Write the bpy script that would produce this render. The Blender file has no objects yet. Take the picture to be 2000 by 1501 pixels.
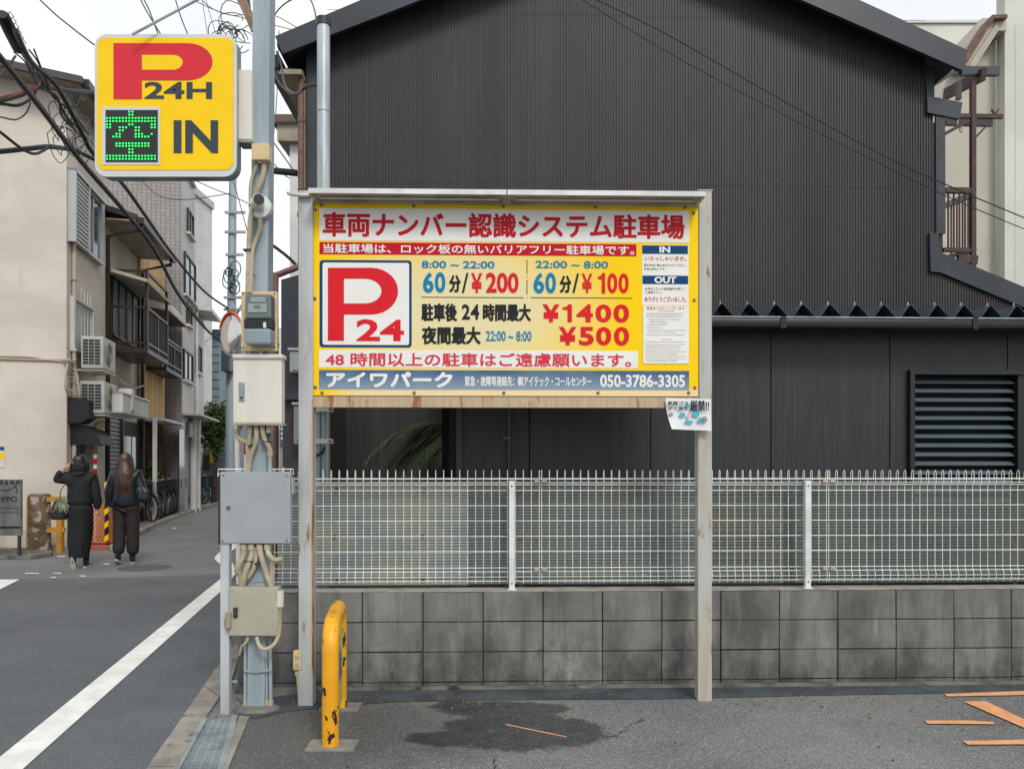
import bpy, bmesh, math, random
from mathutils import Vector, Matrix, noise
random.seed(7)
S = bpy.context.scene
COL = S.collection
R = math.radians
V = Vector

# ------------------------------------------------------------------ camera, sky, sun, exposure
cam = bpy.data.cameras.new('camera')
camo = bpy.data.objects.new('camera', cam)
COL.objects.link(camo)
CAM = V((0, 0, 1.5))
camo.location = CAM
camo.rotation_euler = (R(90), 0, 0)
cam.sensor_width = 36
cam.lens = 27.0
cam.shift_y = 0.0772
cam.clip_start = 0.05
cam.clip_end = 900
S.camera = camo

SUN_EL, SUN_AZ = R(42), R(158)          # high, behind the camera and a little to the right
wd = bpy.data.worlds.new('World')
S.world = wd
wd.use_nodes = True
nt = wd.node_tree
bg = nt.nodes['Background']
sky = nt.nodes.new('ShaderNodeTexSky')
sky.sky_type = 'NISHITA'
sky.sun_disc = False
sky.sun_elevation = SUN_EL
sky.sun_rotation = SUN_AZ
sky.dust_density = 3.0
hs = nt.nodes.new('ShaderNodeHueSaturation')
hs.inputs['Saturation'].default_value = 0.10
nt.links.new(sky.outputs[0], hs.inputs['Color'])
tc = nt.nodes.new('ShaderNodeTexCoord')
nz = nt.nodes.new('ShaderNodeTexNoise')
nz.inputs['Scale'].default_value = 3.2
nz.inputs['Detail'].default_value = 5
nt.links.new(tc.outputs['Generated'], nz.inputs['Vector'])
rp = nt.nodes.new('ShaderNodeValToRGB')
rp.color_ramp.elements[0].position = 0.3
rp.color_ramp.elements[0].color = (7.5, 7.75, 8.1, 1)
rp.color_ramp.elements[1].position = 0.75
rp.color_ramp.elements[1].color = (9.8, 9.85, 9.9, 1)
nt.links.new(nz.outputs[0], rp.inputs[0])
mx = nt.nodes.new('ShaderNodeMixRGB')
mx.inputs[0].default_value = 0.85
nt.links.new(hs.outputs[0], mx.inputs[1])
nt.links.new(rp.outputs[0], mx.inputs[2])
nt.links.new(mx.outputs[0], bg.inputs['Color'])
bg.inputs['Strength'].default_value = 0.1

sun = bpy.data.lights.new('sun', 'SUN')
sun.energy = 1.35
sun.angle = R(16)
sun.color = (1.0, 0.97, 0.92)
suno = bpy.data.objects.new('sun', sun)
COL.objects.link(suno)
suno.rotation_euler = (R(90) - SUN_EL, 0, R(180) - SUN_AZ)
suno.location = (0, -10, 30)

S.view_settings.view_transform = 'Standard'
S.view_settings.look = 'None'
S.view_settings.gamma = 1
S.view_settings.use_curve_mapping = False
S.view_settings.exposure = 0.36
S.render.engine = 'CYCLES'
S.cycles.use_denoising = True
S.cycles.max_bounces = 8
S.cycles.transparent_max_bounces = 16

# ------------------------------------------------------------------ materials
def lin(h):
    h = h.lstrip('#')
    o = []
    for i in (0, 2, 4):
        c = int(h[i:i + 2], 16) / 255
        o.append(c / 12.92 if c <= 0.04045 else ((c + 0.055) / 1.055) ** 2.4)
    return tuple(o)

def nodemat(name):
    m = bpy.data.materials.new(name)
    m.use_nodes = True
    n = m.node_tree.nodes
    return m, n, m.node_tree.links, n['Principled BSDF']

MATS = {}
def mat(name, c, c2=None, sc=3.0, st=(1, 1, 1), rough=0.6, metal=0.0, bump=0.0, bsc=60.0, lo=0.4, hi=0.62,
        rust=None, rustlo=0.62, rusthi=0.68, rustst=(1, 1, 1), rustsc=5, rand=0.0, detail=6, spec=0.4, coord='pos'):
    """weathered surface: base colour, a second colour through noise, optional rust or dirt patches, fine bump"""
    m, n, L, b = nodemat(name)
    c = lin(c) if isinstance(c, str) else c
    c2 = (lin(c2) if isinstance(c2, str) else c2) if c2 is not None else tuple(x * 0.86 for x in c)
    g = n.new('ShaderNodeNewGeometry') if coord == 'pos' else n.new('ShaderNodeTexCoord')
    src = g.outputs['Position'] if coord == 'pos' else g.outputs['Object']
    def noise_(scale, stretch, det=detail):
        mp = n.new('ShaderNodeMapping'); mp.inputs['Scale'].default_value = stretch
        L.new(src, mp.inputs['Vector'])
        t = n.new('ShaderNodeTexNoise'); t.inputs['Scale'].default_value = scale; t.inputs['Detail'].default_value = det
        t.inputs['Roughness'].default_value = 0.62
        L.new(mp.outputs[0], t.inputs['Vector'])
        return t
    def ramp(t, a, z):
        r = n.new('ShaderNodeMapRange'); r.inputs[1].default_value = a; r.inputs[2].default_value = z
        r.interpolation_type = 'SMOOTHSTEP'
        L.new(t.outputs[0], r.inputs[0]); return r
    t1 = noise_(sc, st)
    r1 = ramp(t1, lo, hi)
    mix = n.new('ShaderNodeMixRGB'); mix.inputs[1].default_value = (*c, 1); mix.inputs[2].default_value = (*c2, 1)
    L.new(r1.outputs[0], mix.inputs[0])
    out = mix.outputs[0]
    if rust is not None:
        rc = lin(rust) if isinstance(rust, str) else rust
        t2 = noise_(rustsc, rustst, 8)
        r2 = ramp(t2, rustlo, rusthi)
        m2 = n.new('ShaderNodeMixRGB'); m2.inputs[2].default_value = (*rc, 1)
        L.new(out, m2.inputs[1]); L.new(r2.outputs[0], m2.inputs[0]); out = m2.outputs[0]
    if rand:
        oi = n.new('ShaderNodeObjectInfo')
        mr = n.new('ShaderNodeMapRange'); mr.inputs[3].default_value = 1 - rand; mr.inputs[4].default_value = 1 + rand
        L.new(oi.outputs['Random'], mr.inputs[0])
        m3 = n.new('ShaderNodeMixRGB'); m3.blend_type = 'MULTIPLY'; m3.inputs[0].default_value = 1
        L.new(out, m3.inputs[1]); L.new(mr.outputs[0], m3.inputs[2]); out = m3.outputs[0]
    L.new(out, b.inputs['Base Color'])
    b.inputs['Roughness'].default_value = rough
    b.inputs['Metallic'].default_value = metal
    b.inputs['Specular IOR Level'].default_value = spec
    if bump:
        t3 = noise_(bsc, (1, 1, 1), 4)
        bp = n.new('ShaderNodeBump'); bp.inputs['Strength'].default_value = bump; bp.inputs['Distance'].default_value = 0.01
        L.new(t3.outputs[0], bp.inputs['Height']); L.new(bp.outputs[0], b.inputs['Normal'])
    MATS[name] = m
    return m

def flat(name, c, rough=0.5, metal=0.0, spec=0.4, k=1.0):
    m, n, L, b = nodemat(name)
    c = lin(c) if isinstance(c, str) else c
    t = n.new('ShaderNodeTexNoise'); t.inputs['Scale'].default_value = 9; t.inputs['Detail'].default_value = 5
    g = n.new('ShaderNodeNewGeometry'); L.new(g.outputs['Position'], t.inputs['Vector'])
    mx = n.new('ShaderNodeMixRGB')
    mx.inputs[1].default_value = (*[x * 0.9 * k for x in c], 1); mx.inputs[2].default_value = (*[min(1, x * 1.06 * k) for x in c], 1)
    L.new(t.outputs[0], mx.inputs[0]); L.new(mx.outputs[0], b.inputs['Base Color'])
    b.inputs['Roughness'].default_value = rough; b.inputs['Metallic'].default_value = metal
    b.inputs['Specular IOR Level'].default_value = spec
    MATS[name] = m
    return m

def emit(name, c, s):
    m, n, L, b = nodemat(name)
    b.inputs['Base Color'].default_value = (*c, 1)
    b.inputs['Emission Color'].default_value = (*c, 1)
    b.inputs['Emission Strength'].default_value = s
    return m

# ------------------------------------------------------------------ geometry helpers
class Frame:
    """local axes x (along), y (away), z (up); p() drops a photo point onto the plane y = w"""
    def __init__(s, origin, xdir):
        x = V((xdir[0], xdir[1], 0)).normalized()
        y = V((-x.y, x.x, 0))
        s.x, s.y = x, y
        s.M = Matrix(((x.x, y.x, 0, origin[0]), (x.y, y.y, 0, origin[1]), (0, 0, 1, origin[2] if len(origin) > 2 else 0), (0, 0, 0, 1)))
        s.I = s.M.inverted()
    def p(s, px, py, w=0.0):
        d = V(((px - 1000) / 1500, 1, -(py - 905) / 1500))
        P0 = s.M @ V((0, w, 0))
        t = (P0 - CAM).dot(s.y) / d.dot(s.y)
        return s.I @ (CAM + d * t)

WORLD = Frame((0, 0, 0), (1, 0))
def Wp(px, py, Y):
    return V(((px - 1000) / 1500 * Y, Y, 1.5 - (py - 905) * Y / 1500))
def G(px, py, z=0.0):
    Y = (1.5 - z) * 1500 / (py - 905)
    return V(((px - 1000) / 1500 * Y, Y, z))

ROOTM = {}
def wm(o):
    while o.parent is not None:
        o = o.parent
    return ROOTM.get(o.name, Matrix())

class MB:
    def __init__(s, frame=None):
        s.v = []; s.f = []; s.M = frame.M if frame is not None else Matrix()
    def add(s, pts, faces):
        n = len(s.v)
        s.v += [s.M @ V(p) for p in pts]
        s.f += [tuple(i + n for i in f) for f in faces]
        return s
    def box(s, x0, x1, y0, y1, z0, z1):
        return s.add([(x0, y0, z0), (x1, y0, z0), (x1, y1, z0), (x0, y1, z0), (x0, y0, z1), (x1, y0, z1), (x1, y1, z1), (x0, y1, z1)],
                     [(0, 3, 2, 1), (4, 5, 6, 7), (0, 1, 5, 4), (1, 2, 6, 5), (2, 3, 7, 6), (3, 0, 4, 7)])
    def rbox(s, x0, x1, y0, y1, z0, z1, b=0.006):
        """box with chamfered edges"""
        bm = bmesh.new()
        vs = [bm.verts.new(p) for p in [(x0, y0, z0), (x1, y0, z0), (x1, y1, z0), (x0, y1, z0), (x0, y0, z1), (x1, y0, z1), (x1, y1, z1), (x0, y1, z1)]]
        for f in [(0, 3, 2, 1), (4, 5, 6, 7), (0, 1, 5, 4), (1, 2, 6, 5), (2, 3, 7, 6), (3, 0, 4, 7)]:
            bm.faces.new([vs[i] for i in f])
        bmesh.ops.bevel(bm, geom=bm.edges[:], offset=b, segments=2, profile=0.6, affect='EDGES')
        bm.verts.index_update()
        s.add([v.co.copy() for v in bm.verts], [[v.index for v in f.verts] for f in bm.faces])
        bm.free()
        return s
    def prism(s, pts, off):
        """pts: outline in 3D (local); off: extrusion vector"""
        n = len(pts); off = V(off)
        P = [V(p) for p in pts]
        return s.add(P + [p + off for p in P], [tuple(range(n)), tuple(range(2 * n - 1, n - 1, -1))] +
                     [(i, i + n, (i + 1) % n + n, (i + 1) % n) for i in range(n)])
    def poly(s, pts):
        return s.add(pts, [tuple(range(len(pts)))])
    def bar(s, a, b, w, h=None, up=(0, 0, 1)):
        h = h or w
        a = V(a); b = V(b); d = (b - a).normalized(); u = V(up)
        if abs(d.dot(u)) > 0.95: u = V((0, 1, 0))
        r = d.cross(u).normalized(); u = r.cross(d)
        P = []
        for q in (a, b):
            for (i, j) in ((-1, -1), (1, -1), (1, 1), (-1, 1)):
                P.append(q + r * i * w / 2 + u * j * h / 2)
        return s.add(P, [(0, 1, 2, 3), (7, 6, 5, 4), (0, 4, 5, 1), (1, 5, 6, 2), (2, 6, 7, 3), (3, 7, 4, 0)])
    def tube(s, pts, r, n=6, caps=True):
        pts = [V(p) for p in pts]
        rs = r if isinstance(r, (list, tuple)) else [r] * len(pts)
        base = len(s.v); P = []; F = []
        prev = None
        for i, p in enumerate(pts):
            d = (pts[min(i + 1, len(pts) - 1)] - pts[max(i - 1, 0)])
            if d.length < 1e-9: d = V((0, 0, 1))
            d.normalize()
            if prev is None:
                u = V((0, 0, 1)) if abs(d.z) < 0.9 else V((1, 0, 0))
            else:
                u = prev
            u = (u - d * u.dot(d)).normalized()
            prev = u
            w = d.cross(u)
            for k in range(n):
                a = 2 * math.pi * k / n
                P.append(p + (u * math.cos(a) + w * math.sin(a)) * rs[i])
        for i in range(len(pts) - 1):
            for k in range(n):
                a = i * n + k; b = i * n + (k + 1) % n
                F.append((a, b, b + n, a + n))
        if caps:
            F.append(tuple(range(n - 1, -1, -1))); F.append(tuple(range((len(pts) - 1) * n, len(pts) * n)))
        return s.add(P, F)
    def loft(s, rings, n=16, cap=True):
        """rings: (cx, cy, z, rx, ry) ellipses"""
        P = []; F = []
        for (cx, cy, z, rx, ry) in rings:
            for k in range(n):
                a = 2 * math.pi * k / n
                P.append((cx + rx * math.cos(a), cy + ry * math.sin(a), z))
        for i in range(len(rings) - 1):
            for k in range(n):
                a = i * n + k; b = i * n + (k + 1) % n
                F.append((a, b, b + n, a + n))
        if cap:
            F.append(tuple(range(n - 1, -1, -1))); F.append(tuple(range((len(rings) - 1) * n, len(rings) * n)))
        return s.add(P, F)
    def ball(s, c, rx, ry=None, rz=None, n=10, m=7):
        ry = ry or rx; rz = rz or rx
        rings = []
        for i in range(m + 1):
            t = math.pi * i / m
            rings.append((c[0], c[1], c[2] - rz * math.cos(t), max(1e-4, rx * math.sin(t)), max(1e-4, ry * math.sin(t))))
        return s.loft(rings, n)
    def disc(s, c, r, axis='y', n=16, t=0.002):
        P = []
        for k in range(n):
            a = 2 * math.pi * k / n
            ca, sa = r * math.cos(a), r * math.sin(a)
            P.append((c[0] + ca, c[1], c[2] + sa) if axis == 'y' else ((c[0], c[1] + ca, c[2] + sa) if axis == 'x' else (c[0] + ca, c[1] + sa, c[2])))
        off = {'y': (0, -t, 0), 'x': (t, 0, 0), 'z': (0, 0, t)}[axis]
        return s.prism(P, off)
    def rrect(s, x0, x1, z0, z1, r, y, t, n=6):
        P = []
        for (cx, cz, a0) in ((x1 - r, z1 - r, 0), (x0 + r, z1 - r, 90), (x0 + r, z0 + r, 180), (x1 - r, z0 + r, 270)):
            for k in range(n + 1):
                a = R(a0 + 90 * k / n)
                P.append((cx + r * math.cos(a), y, cz + r * math.sin(a)))
        if t == 0: return s.poly(P)
        return s.prism(P, (0, t, 0))
    def merge(s, other):
        n = len(s.v); s.v += other.v; s.f += [tuple(i + n for i in f) for f in other.f]; return s
    def build(s, name, m, parent=None, smooth=False, kind=None, label=None):
        me = bpy.data.meshes.new(name)
        vv = s.v
        if parent is not None:
            I = wm(parent).inverted()
            vv = [I @ v for v in vv]
        me.from_pydata([tuple(v) for v in vv], [], s.f)
        bm = bmesh.new(); bm.from_mesh(me)
        bmesh.ops.recalc_face_normals(bm, faces=bm.faces[:])
        bm.to_mesh(me); bm.free()
        me.materials.append(m)
        if smooth:
            me.polygons.foreach_set('use_smooth', [True] * len(me.polygons))
            try: me.set_sharp_from_angle(angle=R(40))
            except Exception: pass
        o = bpy.data.objects.new(name, me)
        COL.objects.link(o)
        if parent is not None: o.parent = parent
        if kind: o['kind'] = kind
        if label: o['label'] = label
        return o

def thing(name, label, cat, loc=(0, 0, 0), rz=0.0, group=None, kind=None):
    o = bpy.data.objects.new(name, None)
    o.empty_display_size = 0.1
    COL.objects.link(o)
    o.location = loc; o.rotation_euler = (0, 0, rz)
    ROOTM[o.name] = Matrix.Translation(V(loc)) @ Matrix.Rotation(rz, 4, 'Z')
    o['label'] = label; o['category'] = cat
    if group: o['group'] = group
    if kind: o['kind'] = kind
    return o
def tag(o, label, cat, group=None):
    o['label'] = label; o['category'] = cat
    if group: o['group'] = group
    return o
def structure(o):
    o['kind'] = 'structure'; return o
def copy_tree(o, parent=None):
    c = o.copy(); COL.objects.link(c); c.parent = parent
    for ch in list(o.children): copy_tree(ch, c)
    return c
def inst(o, off):
    """a copy of a part, moved by off in its thing's frame, sharing its mesh"""
    c = o.copy(); COL.objects.link(c); c.location = o.location + V(off); return c
def smooth_pts(P, sub=6):
    P = [V(p) for p in P]
    if len(P) < 3: return P
    out = []
    for i in range(len(P) - 1):
        p0 = P[max(i - 1, 0)]; p1 = P[i]; p2 = P[i + 1]; p3 = P[min(i + 2, len(P) - 1)]
        for k in range(sub):
            t = k / sub
            out.append(0.5 * ((2 * p1) + (p2 - p0) * t + (2 * p0 - 5 * p1 + 4 * p2 - p3) * t * t + (3 * p1 - p0 - 3 * p2 + p3) * t ** 3))
    out.append(P[-1])
    return out

# lettering ---------------------------------------------------------
def glyphs(body, off=0.0):
    c = bpy.data.curves.new('lettering', 'FONT'); c.body = body; c.size = 1; c.offset = off; c.resolution_u = 3
    o = bpy.data.objects.new('lettering', c); COL.objects.link(o)
    dg = bpy.context.evaluated_depsgraph_get()
    me = bpy.data.meshes.new_from_object(o.evaluated_get(dg))
    vs = [(v.co.x, v.co.y) for v in me.vertices]; fs = [tuple(p.vertices) for p in me.polygons]
    bpy.data.objects.remove(o); bpy.data.curves.remove(c); bpy.data.meshes.remove(me)
    return vs, fs
def text(fr, body, box, w, m, parent, off=0.0, fat=0.0, name='lettering', vertical=False):
    """body fitted into the photo box (x0,y0,x1,y1) on the plane y=w of the frame; fat thickens strokes (share of height)"""
    x0, y0, x1, y1 = box
    a = fr.p(x0, y1, w); b = fr.p(x1, y0, w); top = fr.p(x0, y0, w)
    vs, fs = glyphs(body, off)
    mnx = min(v[0] for v in vs); mxx = max(v[0] for v in vs); mny = min(v[1] for v in vs); mxy = max(v[1] for v in vs)
    H = top.z - a.z; Wd = b.x - a.x
    f = fat * H
    kx = (Wd - 2 * f) / (mxx - mnx); ky = (H - 2 * f) / (mxy - mny)
    g = MB(fr)
    sh = [(0, 0)] if fat == 0 else [(0, 0), (f, 0), (-f, 0), (0, f), (0, -f), (f * .75, f * .75), (-f * .75, f * .75), (f * .75, -f * .75), (-f * .75, -f * .75)]
    for i, (dx, dz) in enumerate(sh):
        g.add([(a.x + f + (v[0] - mnx) * kx + dx, w - 0.00006 * i, a.z + f + (v[1] - mny) * ky + dz) for v in vs], fs)
    return g.build(name, m, parent)
def panel(fr, box, w, m, parent, name='panel', t=0.001, r=0.0, kind=None):
    x0, y0, x1, y1 = box
    a = fr.p(x0, y1, w); b = fr.p(x1, y0, w); top = fr.p(x0, y0, w)
    g = MB(fr)
    if r: g.rrect(a.x, b.x, a.z, top.z, r, w, t)
    else: g.box(a.x, b.x, w, w + t, a.z, top.z)
    return g.build(name, m, parent, kind=kind)
def digit_one(fr, box, w, m, parent):
    x0, y0, x1, y1 = box; W_ = x1 - x0; H_ = y1 - y0; st = W_ * .48
    P = [(x1 - st, y1), (x1, y1), (x1, y0), (x1 - st * .85, y0), (x1 - st * 1.05, y0 + H_ * .10), (x0 + W_ * .22, y0 + H_ * .155), (x0, y0 + H_ * .165), (x0, y0 + H_ * .31), (x1 - st, y0 + H_ * .31)]
    g = MB(fr); g.add([(fr.p(x, y, w).x, w, fr.p(x, y, w).z) for x, y in P], [(0, 1, 2, 3, 4, 8), (4, 5, 6, 7, 8)])
    return g.build('lettering', m, parent)
def letter_P(fr, w, m, parent, x0, y0, x1, y1, stem, hy0, hx1, hy1, by):
    """wide letter P with a D-shaped bowl, outline in photo px"""
    def q(x, y): return fr.p(x, y, w)
    n = 14
    cyo = (y0 + by) / 2; ro = (by - y0) / 2; rxo = ro * 1.35 if (x1 - x0) > 1.3 * (y1 - y0) else ro * 1.15
    cyi = (hy0 + hy1) / 2; ri = (hy1 - hy0) / 2; rxi = ri * 1.35
    outer = [(x0, y1), (x0, y0)]
    inner = [(stem, hy0)]
    for k in range(n + 1):
        a = -math.pi / 2 + math.pi * k / n
        outer.append((x1 - rxo + rxo * math.cos(a), cyo + ro * math.sin(a)))
        inner.append((hx1 - rxi + rxi * math.cos(a), cyi + ri * math.sin(a)))
    outer += [(stem, by), (stem, y1)]
    inner += [(stem, hy1)]
    c = bpy.data.curves.new('p', 'CURVE'); c.dimensions = '2D'; c.fill_mode = 'BOTH'
    for ring in (outer, inner):
        sp = c.splines.new('POLY'); sp.points.add(len(ring) - 1); sp.use_cyclic_u = True
        for i, (x, y) in enumerate(ring):
            l = q(x, y); sp.points[i].co = (l.x, l.z, 0, 1)
    o = bpy.data.objects.new('p', c); COL.objects.link(o)
    dg = bpy.context.evaluated_depsgraph_get()
    me = bpy.data.meshes.new_from_object(o.evaluated_get(dg))
    g = MB(fr); g.add([(v.co.x, w, v.co.y) for v in me.vertices], [tuple(p.vertices) for p in me.polygons])
    bpy.data.objects.remove(o); bpy.data.curves.remove(c); bpy.data.meshes.remove(me)
    return g.build('letter', m, parent)
# ------------------------------------------------------------------ palette
M_white = mat('white_paint', '#d9dcdc', '#c4c7c4', 4, rough=0.4, rust='#8a7a62', rustlo=0.66, rusthi=0.8, rustsc=9)
M_wire = mat('white_wire_coating', '#eceeea', '#dadcd6', 6, rough=0.35)
M_postpaint = mat('post_paint_grey', '#b4b7b8', '#a3a5a2', 3, (6, 6, .6), rough=0.45, rust='#8d6a48', rustlo=0.60, rusthi=0.72, rustsc=4, rustst=(5, 5, .8), bump=0.05)
M_rustpost = mat('rust_streaked_post_paint', '#adb0ac', '#a9a08e', 3, (4, 4, .5), rough=0.5, rust='#8a6040', rustlo=0.61, rusthi=0.70, rustsc=5, rustst=(3, 3, .9), bump=0.08)
M_bluesteel = mat('blue_grey_steel', '#9aa8af', '#89989f', 2.5, (3, 3, .3), rough=0.5, rust='#6c5f50', rustlo=0.66, rusthi=0.78, rustsc=6, rustst=(5, 5, .5), bump=0.05)
M_ivory = mat('ivory_cabinet_enamel', '#d3cfc5', '#c8c4b8', 2, (3, 3, .5), rough=0.35, rust='#9c8b70', rustlo=0.70, rusthi=0.82, rustsc=14)
M_greybox = mat('grey_cabinet_enamel', '#9ba1a4', '#92989c', 2, rough=0.4, rust='#7a7a74', rustlo=0.68, rusthi=0.8, rustsc=8)
M_beigebox = mat('beige_cabinet_enamel', '#aca899', '#a19d8d', 2, rough=0.4, rust='#77705c', rustlo=0.66, rusthi=0.8, rustsc=9)
M_conduit = mat('conduit_vinyl', '#b0a68e', '#9a9078', 6, rough=0.45, rust='#6e6656', rustlo=0.58, rusthi=0.8, rustsc=12)
M_meterboard = mat('cream_board', '#d3bd97', '#c8af86', 4, rough=0.6)
M_soffit = mat('soffit_board', '#968e7a', '#857d6b', 4, rough=0.7)
M_dark = flat('dark_plastic', '#2c2f33', 0.5)
M_blackrub = flat('black_rubber', '#15171a', 0.55)
M_glassy = flat('meter_glass', '#5b666a', 0.12, spec=0.7)
M_bluegrey = flat('blue_grey_plastic', '#84949a', 0.35)
M_galv = mat('galvanised_steel', '#a3abae', '#8d9598', 6, rough=0.38, metal=0.35, rust='#6d6a62', rustlo=0.64, rusthi=0.8, bump=0.05)
M_galvpole = mat('galvanised_pole_steel', '#b3bcc0', '#9ba5aa', 5, (4, 4, .5), rough=0.4, metal=0.3, rust='#8a7d68', rustlo=0.64, rusthi=0.8)
M_brownpipe = mat('brown_drainpipe', '#6d5148', '#5c433b', 4, rough=0.5)
M_rust = mat('rusted_steel', '#55413c', '#433a3b', 6, rough=0.8, rust='#6f4633', rustlo=0.55, rusthi=0.68, rustsc=12, bump=0.3)
M_bolt = flat('bolt_steel', '#7d7461', 0.45, 0.4)
M_clad = mat('brown_corrugated_cladding', '#3d393b', '#322e30', .9, (2.5, 2.5, .22), rough=0.5, spec=0.35, lo=.3, hi=.7, rust='#454142', rustlo=.55, rusthi=.8, rustsc=1.6, rustst=(5, 5, .25))
M_trim = mat('charcoal_metal_trim', '#32373e', '#2b2f36', 2, rough=0.42)
M_shed = mat('shed_roof_steel', '#46545c', '#3c484f', 3, rough=0.38, metal=0.1)
M_gutter = flat('black_gutter', '#17191c', 0.3, k=0.9)
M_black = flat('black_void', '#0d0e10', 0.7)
M_darkframe = flat('window_frame_black', '#1d1f22', 0.4)
M_slat = flat('smoked_glass_slat', '#566368', 0.45, spec=0.4)
M_stucco = mat('cream_stucco', '#d3cabf', '#c1b8ad', 0.7, (1, 1, 2.0), rough=0.85, bump=0.5, bsc=22, lo=0.3, hi=0.75, rust='#a79c8e', rustlo=0.55, rusthi=0.85, rustsc=1.4, rustst=(2, 2, .4))
M_stucco2 = mat('grey_stucco', '#c3bbad', '#a69e92', 0.9, (2, 2, .5), rough=0.85, bump=0.4, bsc=25, lo=0.35, hi=0.7)
M_yellowst = mat('ochre_stucco', '#c9a675', '#a88a63', 1.1, (2, 2, .5), rough=0.85, bump=0.3, bsc=25, lo=0.38, hi=0.7, rust='#5f5040', rustlo=0.62, rusthi=0.8, rustsc=1.3, rustst=(2, 2, .5))
M_beigewall = mat('beige_render', '#bdb9ab', '#b3afa1', 0.6, (1, 1, 1.5), rough=0.85, bump=0.35, bsc=20)
M_offwhite = mat('pale_render', '#cfcfcc', '#c2c2bf', 1, rough=0.8)
M_greyhouse = mat('blue_grey_siding', '#7b868f', '#6f7a83', 2, rough=0.6)
M_darkhouse = mat('dark_slate_siding', '#3b444b', '#343c43', 2, rough=0.6)
M_rooftile = mat('dark_roof_tile', '#3d3e42', '#333438', 6, rough=0.6, bump=0.2)
M_brownmetal = flat('dark_brown_aluminium', '#2a2523', 0.4)
M_pane = flat('window_pane', '#4e5a5e', 0.08, spec=0.9)
M_palepane = flat('frosted_pane', '#8d9599', 0.35)
M_curtain = flat('net_curtain', '#8e9493', 0.7)
M_alu = flat('aluminium_frame', '#a9adad', 0.35, 0.3)
M_acwhite = mat('air_conditioner_white', '#bdbcb2', '#adaba0', 5, rough=0.5, rust='#8c887c', rustlo=0.62, rusthi=0.8)
M_cable = flat('black_cable', '#1b1d20', 0.6)
M_cablegrey = flat('grey_cable', '#4c5054', 0.6)
M_cableorange = flat('orange_cable', '#8f4e33', 0.6)
M_cablegreen = flat('green_cable', '#41625c', 0.6)
M_cableivory = flat('ivory_cable', '#b9ac9b', 0.6)
M_leaf = mat('leaf_green', (0.035, 0.075, 0.02), (0.09, 0.15, 0.03), 3, rough=0.55, lo=0.35, hi=0.65)
M_leafpale = mat('leaf_yellow_green', (0.16, 0.2, 0.05), (0.07, 0.11, 0.03), 8, rough=0.55)
M_palm = mat('palm_frond_green', (0.03, 0.06, 0.02), (0.06, 0.08, 0.03), 4, rough=0.5)
M_palmdry = mat('dry_palm_frond', (0.12, 0.08, 0.035), (0.07, 0.06, 0.03), 5, rough=0.7)
M_bark = mat('bark', '#4a4038', '#37302a', 8, rough=0.9, bump=0.5)
M_yel = mat('chipped_yellow_paint', (0.80, 0.38, 0.015), (0.72, 0.33, 0.012), 3, rough=0.38, rust=(0.035, 0.018, 0.012), rustlo=0.595, rusthi=0.61, rustsc=13, rustst=(1.2, 1.2, .8), bump=0.05, coord='obj')
M_railyel = mat('rail_yellow_paint', '#b98428', '#a57422', 4, rough=0.55)
M_concrete = mat('kerb_concrete', '#98948a', '#74706a', 2.4, rough=0.9, bump=0.5, bsc=70, lo=0.35, hi=0.65, rust='#55534c', rustlo=0.54, rusthi=0.72, rustsc=5)
M_footing = mat('footing_concrete', '#77756e', '#55544f', 3, rough=0.9, bump=0.5, bsc=60, rust='#33332f', rustlo=0.55, rusthi=0.7, rustsc=6)
M_mortar = mat('mortar', '#3b3a37', '#2b2b29', 6, rough=0.95, bump=0.5)
M_redprint = flat('red_print', '#bd1626', 0.35, spec=0.12)
M_redpale = flat('faded_red_print', '#cf3b49', 0.35, spec=0.12)
M_redbright = flat('bright_red_print', '#d5222d', 0.35, spec=0.12)
M_white_print = flat('white_print', '#e4e3de', 0.35, spec=0.12)
M_cyan = flat('teal_blue_print', '#0f7fa8', 0.35, spec=0.12)
M_navy = flat('navy_print', '#12406f', 0.35, spec=0.12)
M_blackprint = flat('black_print', '#23272b', 0.4, spec=0.12)
M_greyprint = flat('grey_print', '#8f9090', 0.4, spec=0.12)
M_skin = flat('skin', '#b98d78', 0.5)

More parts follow.
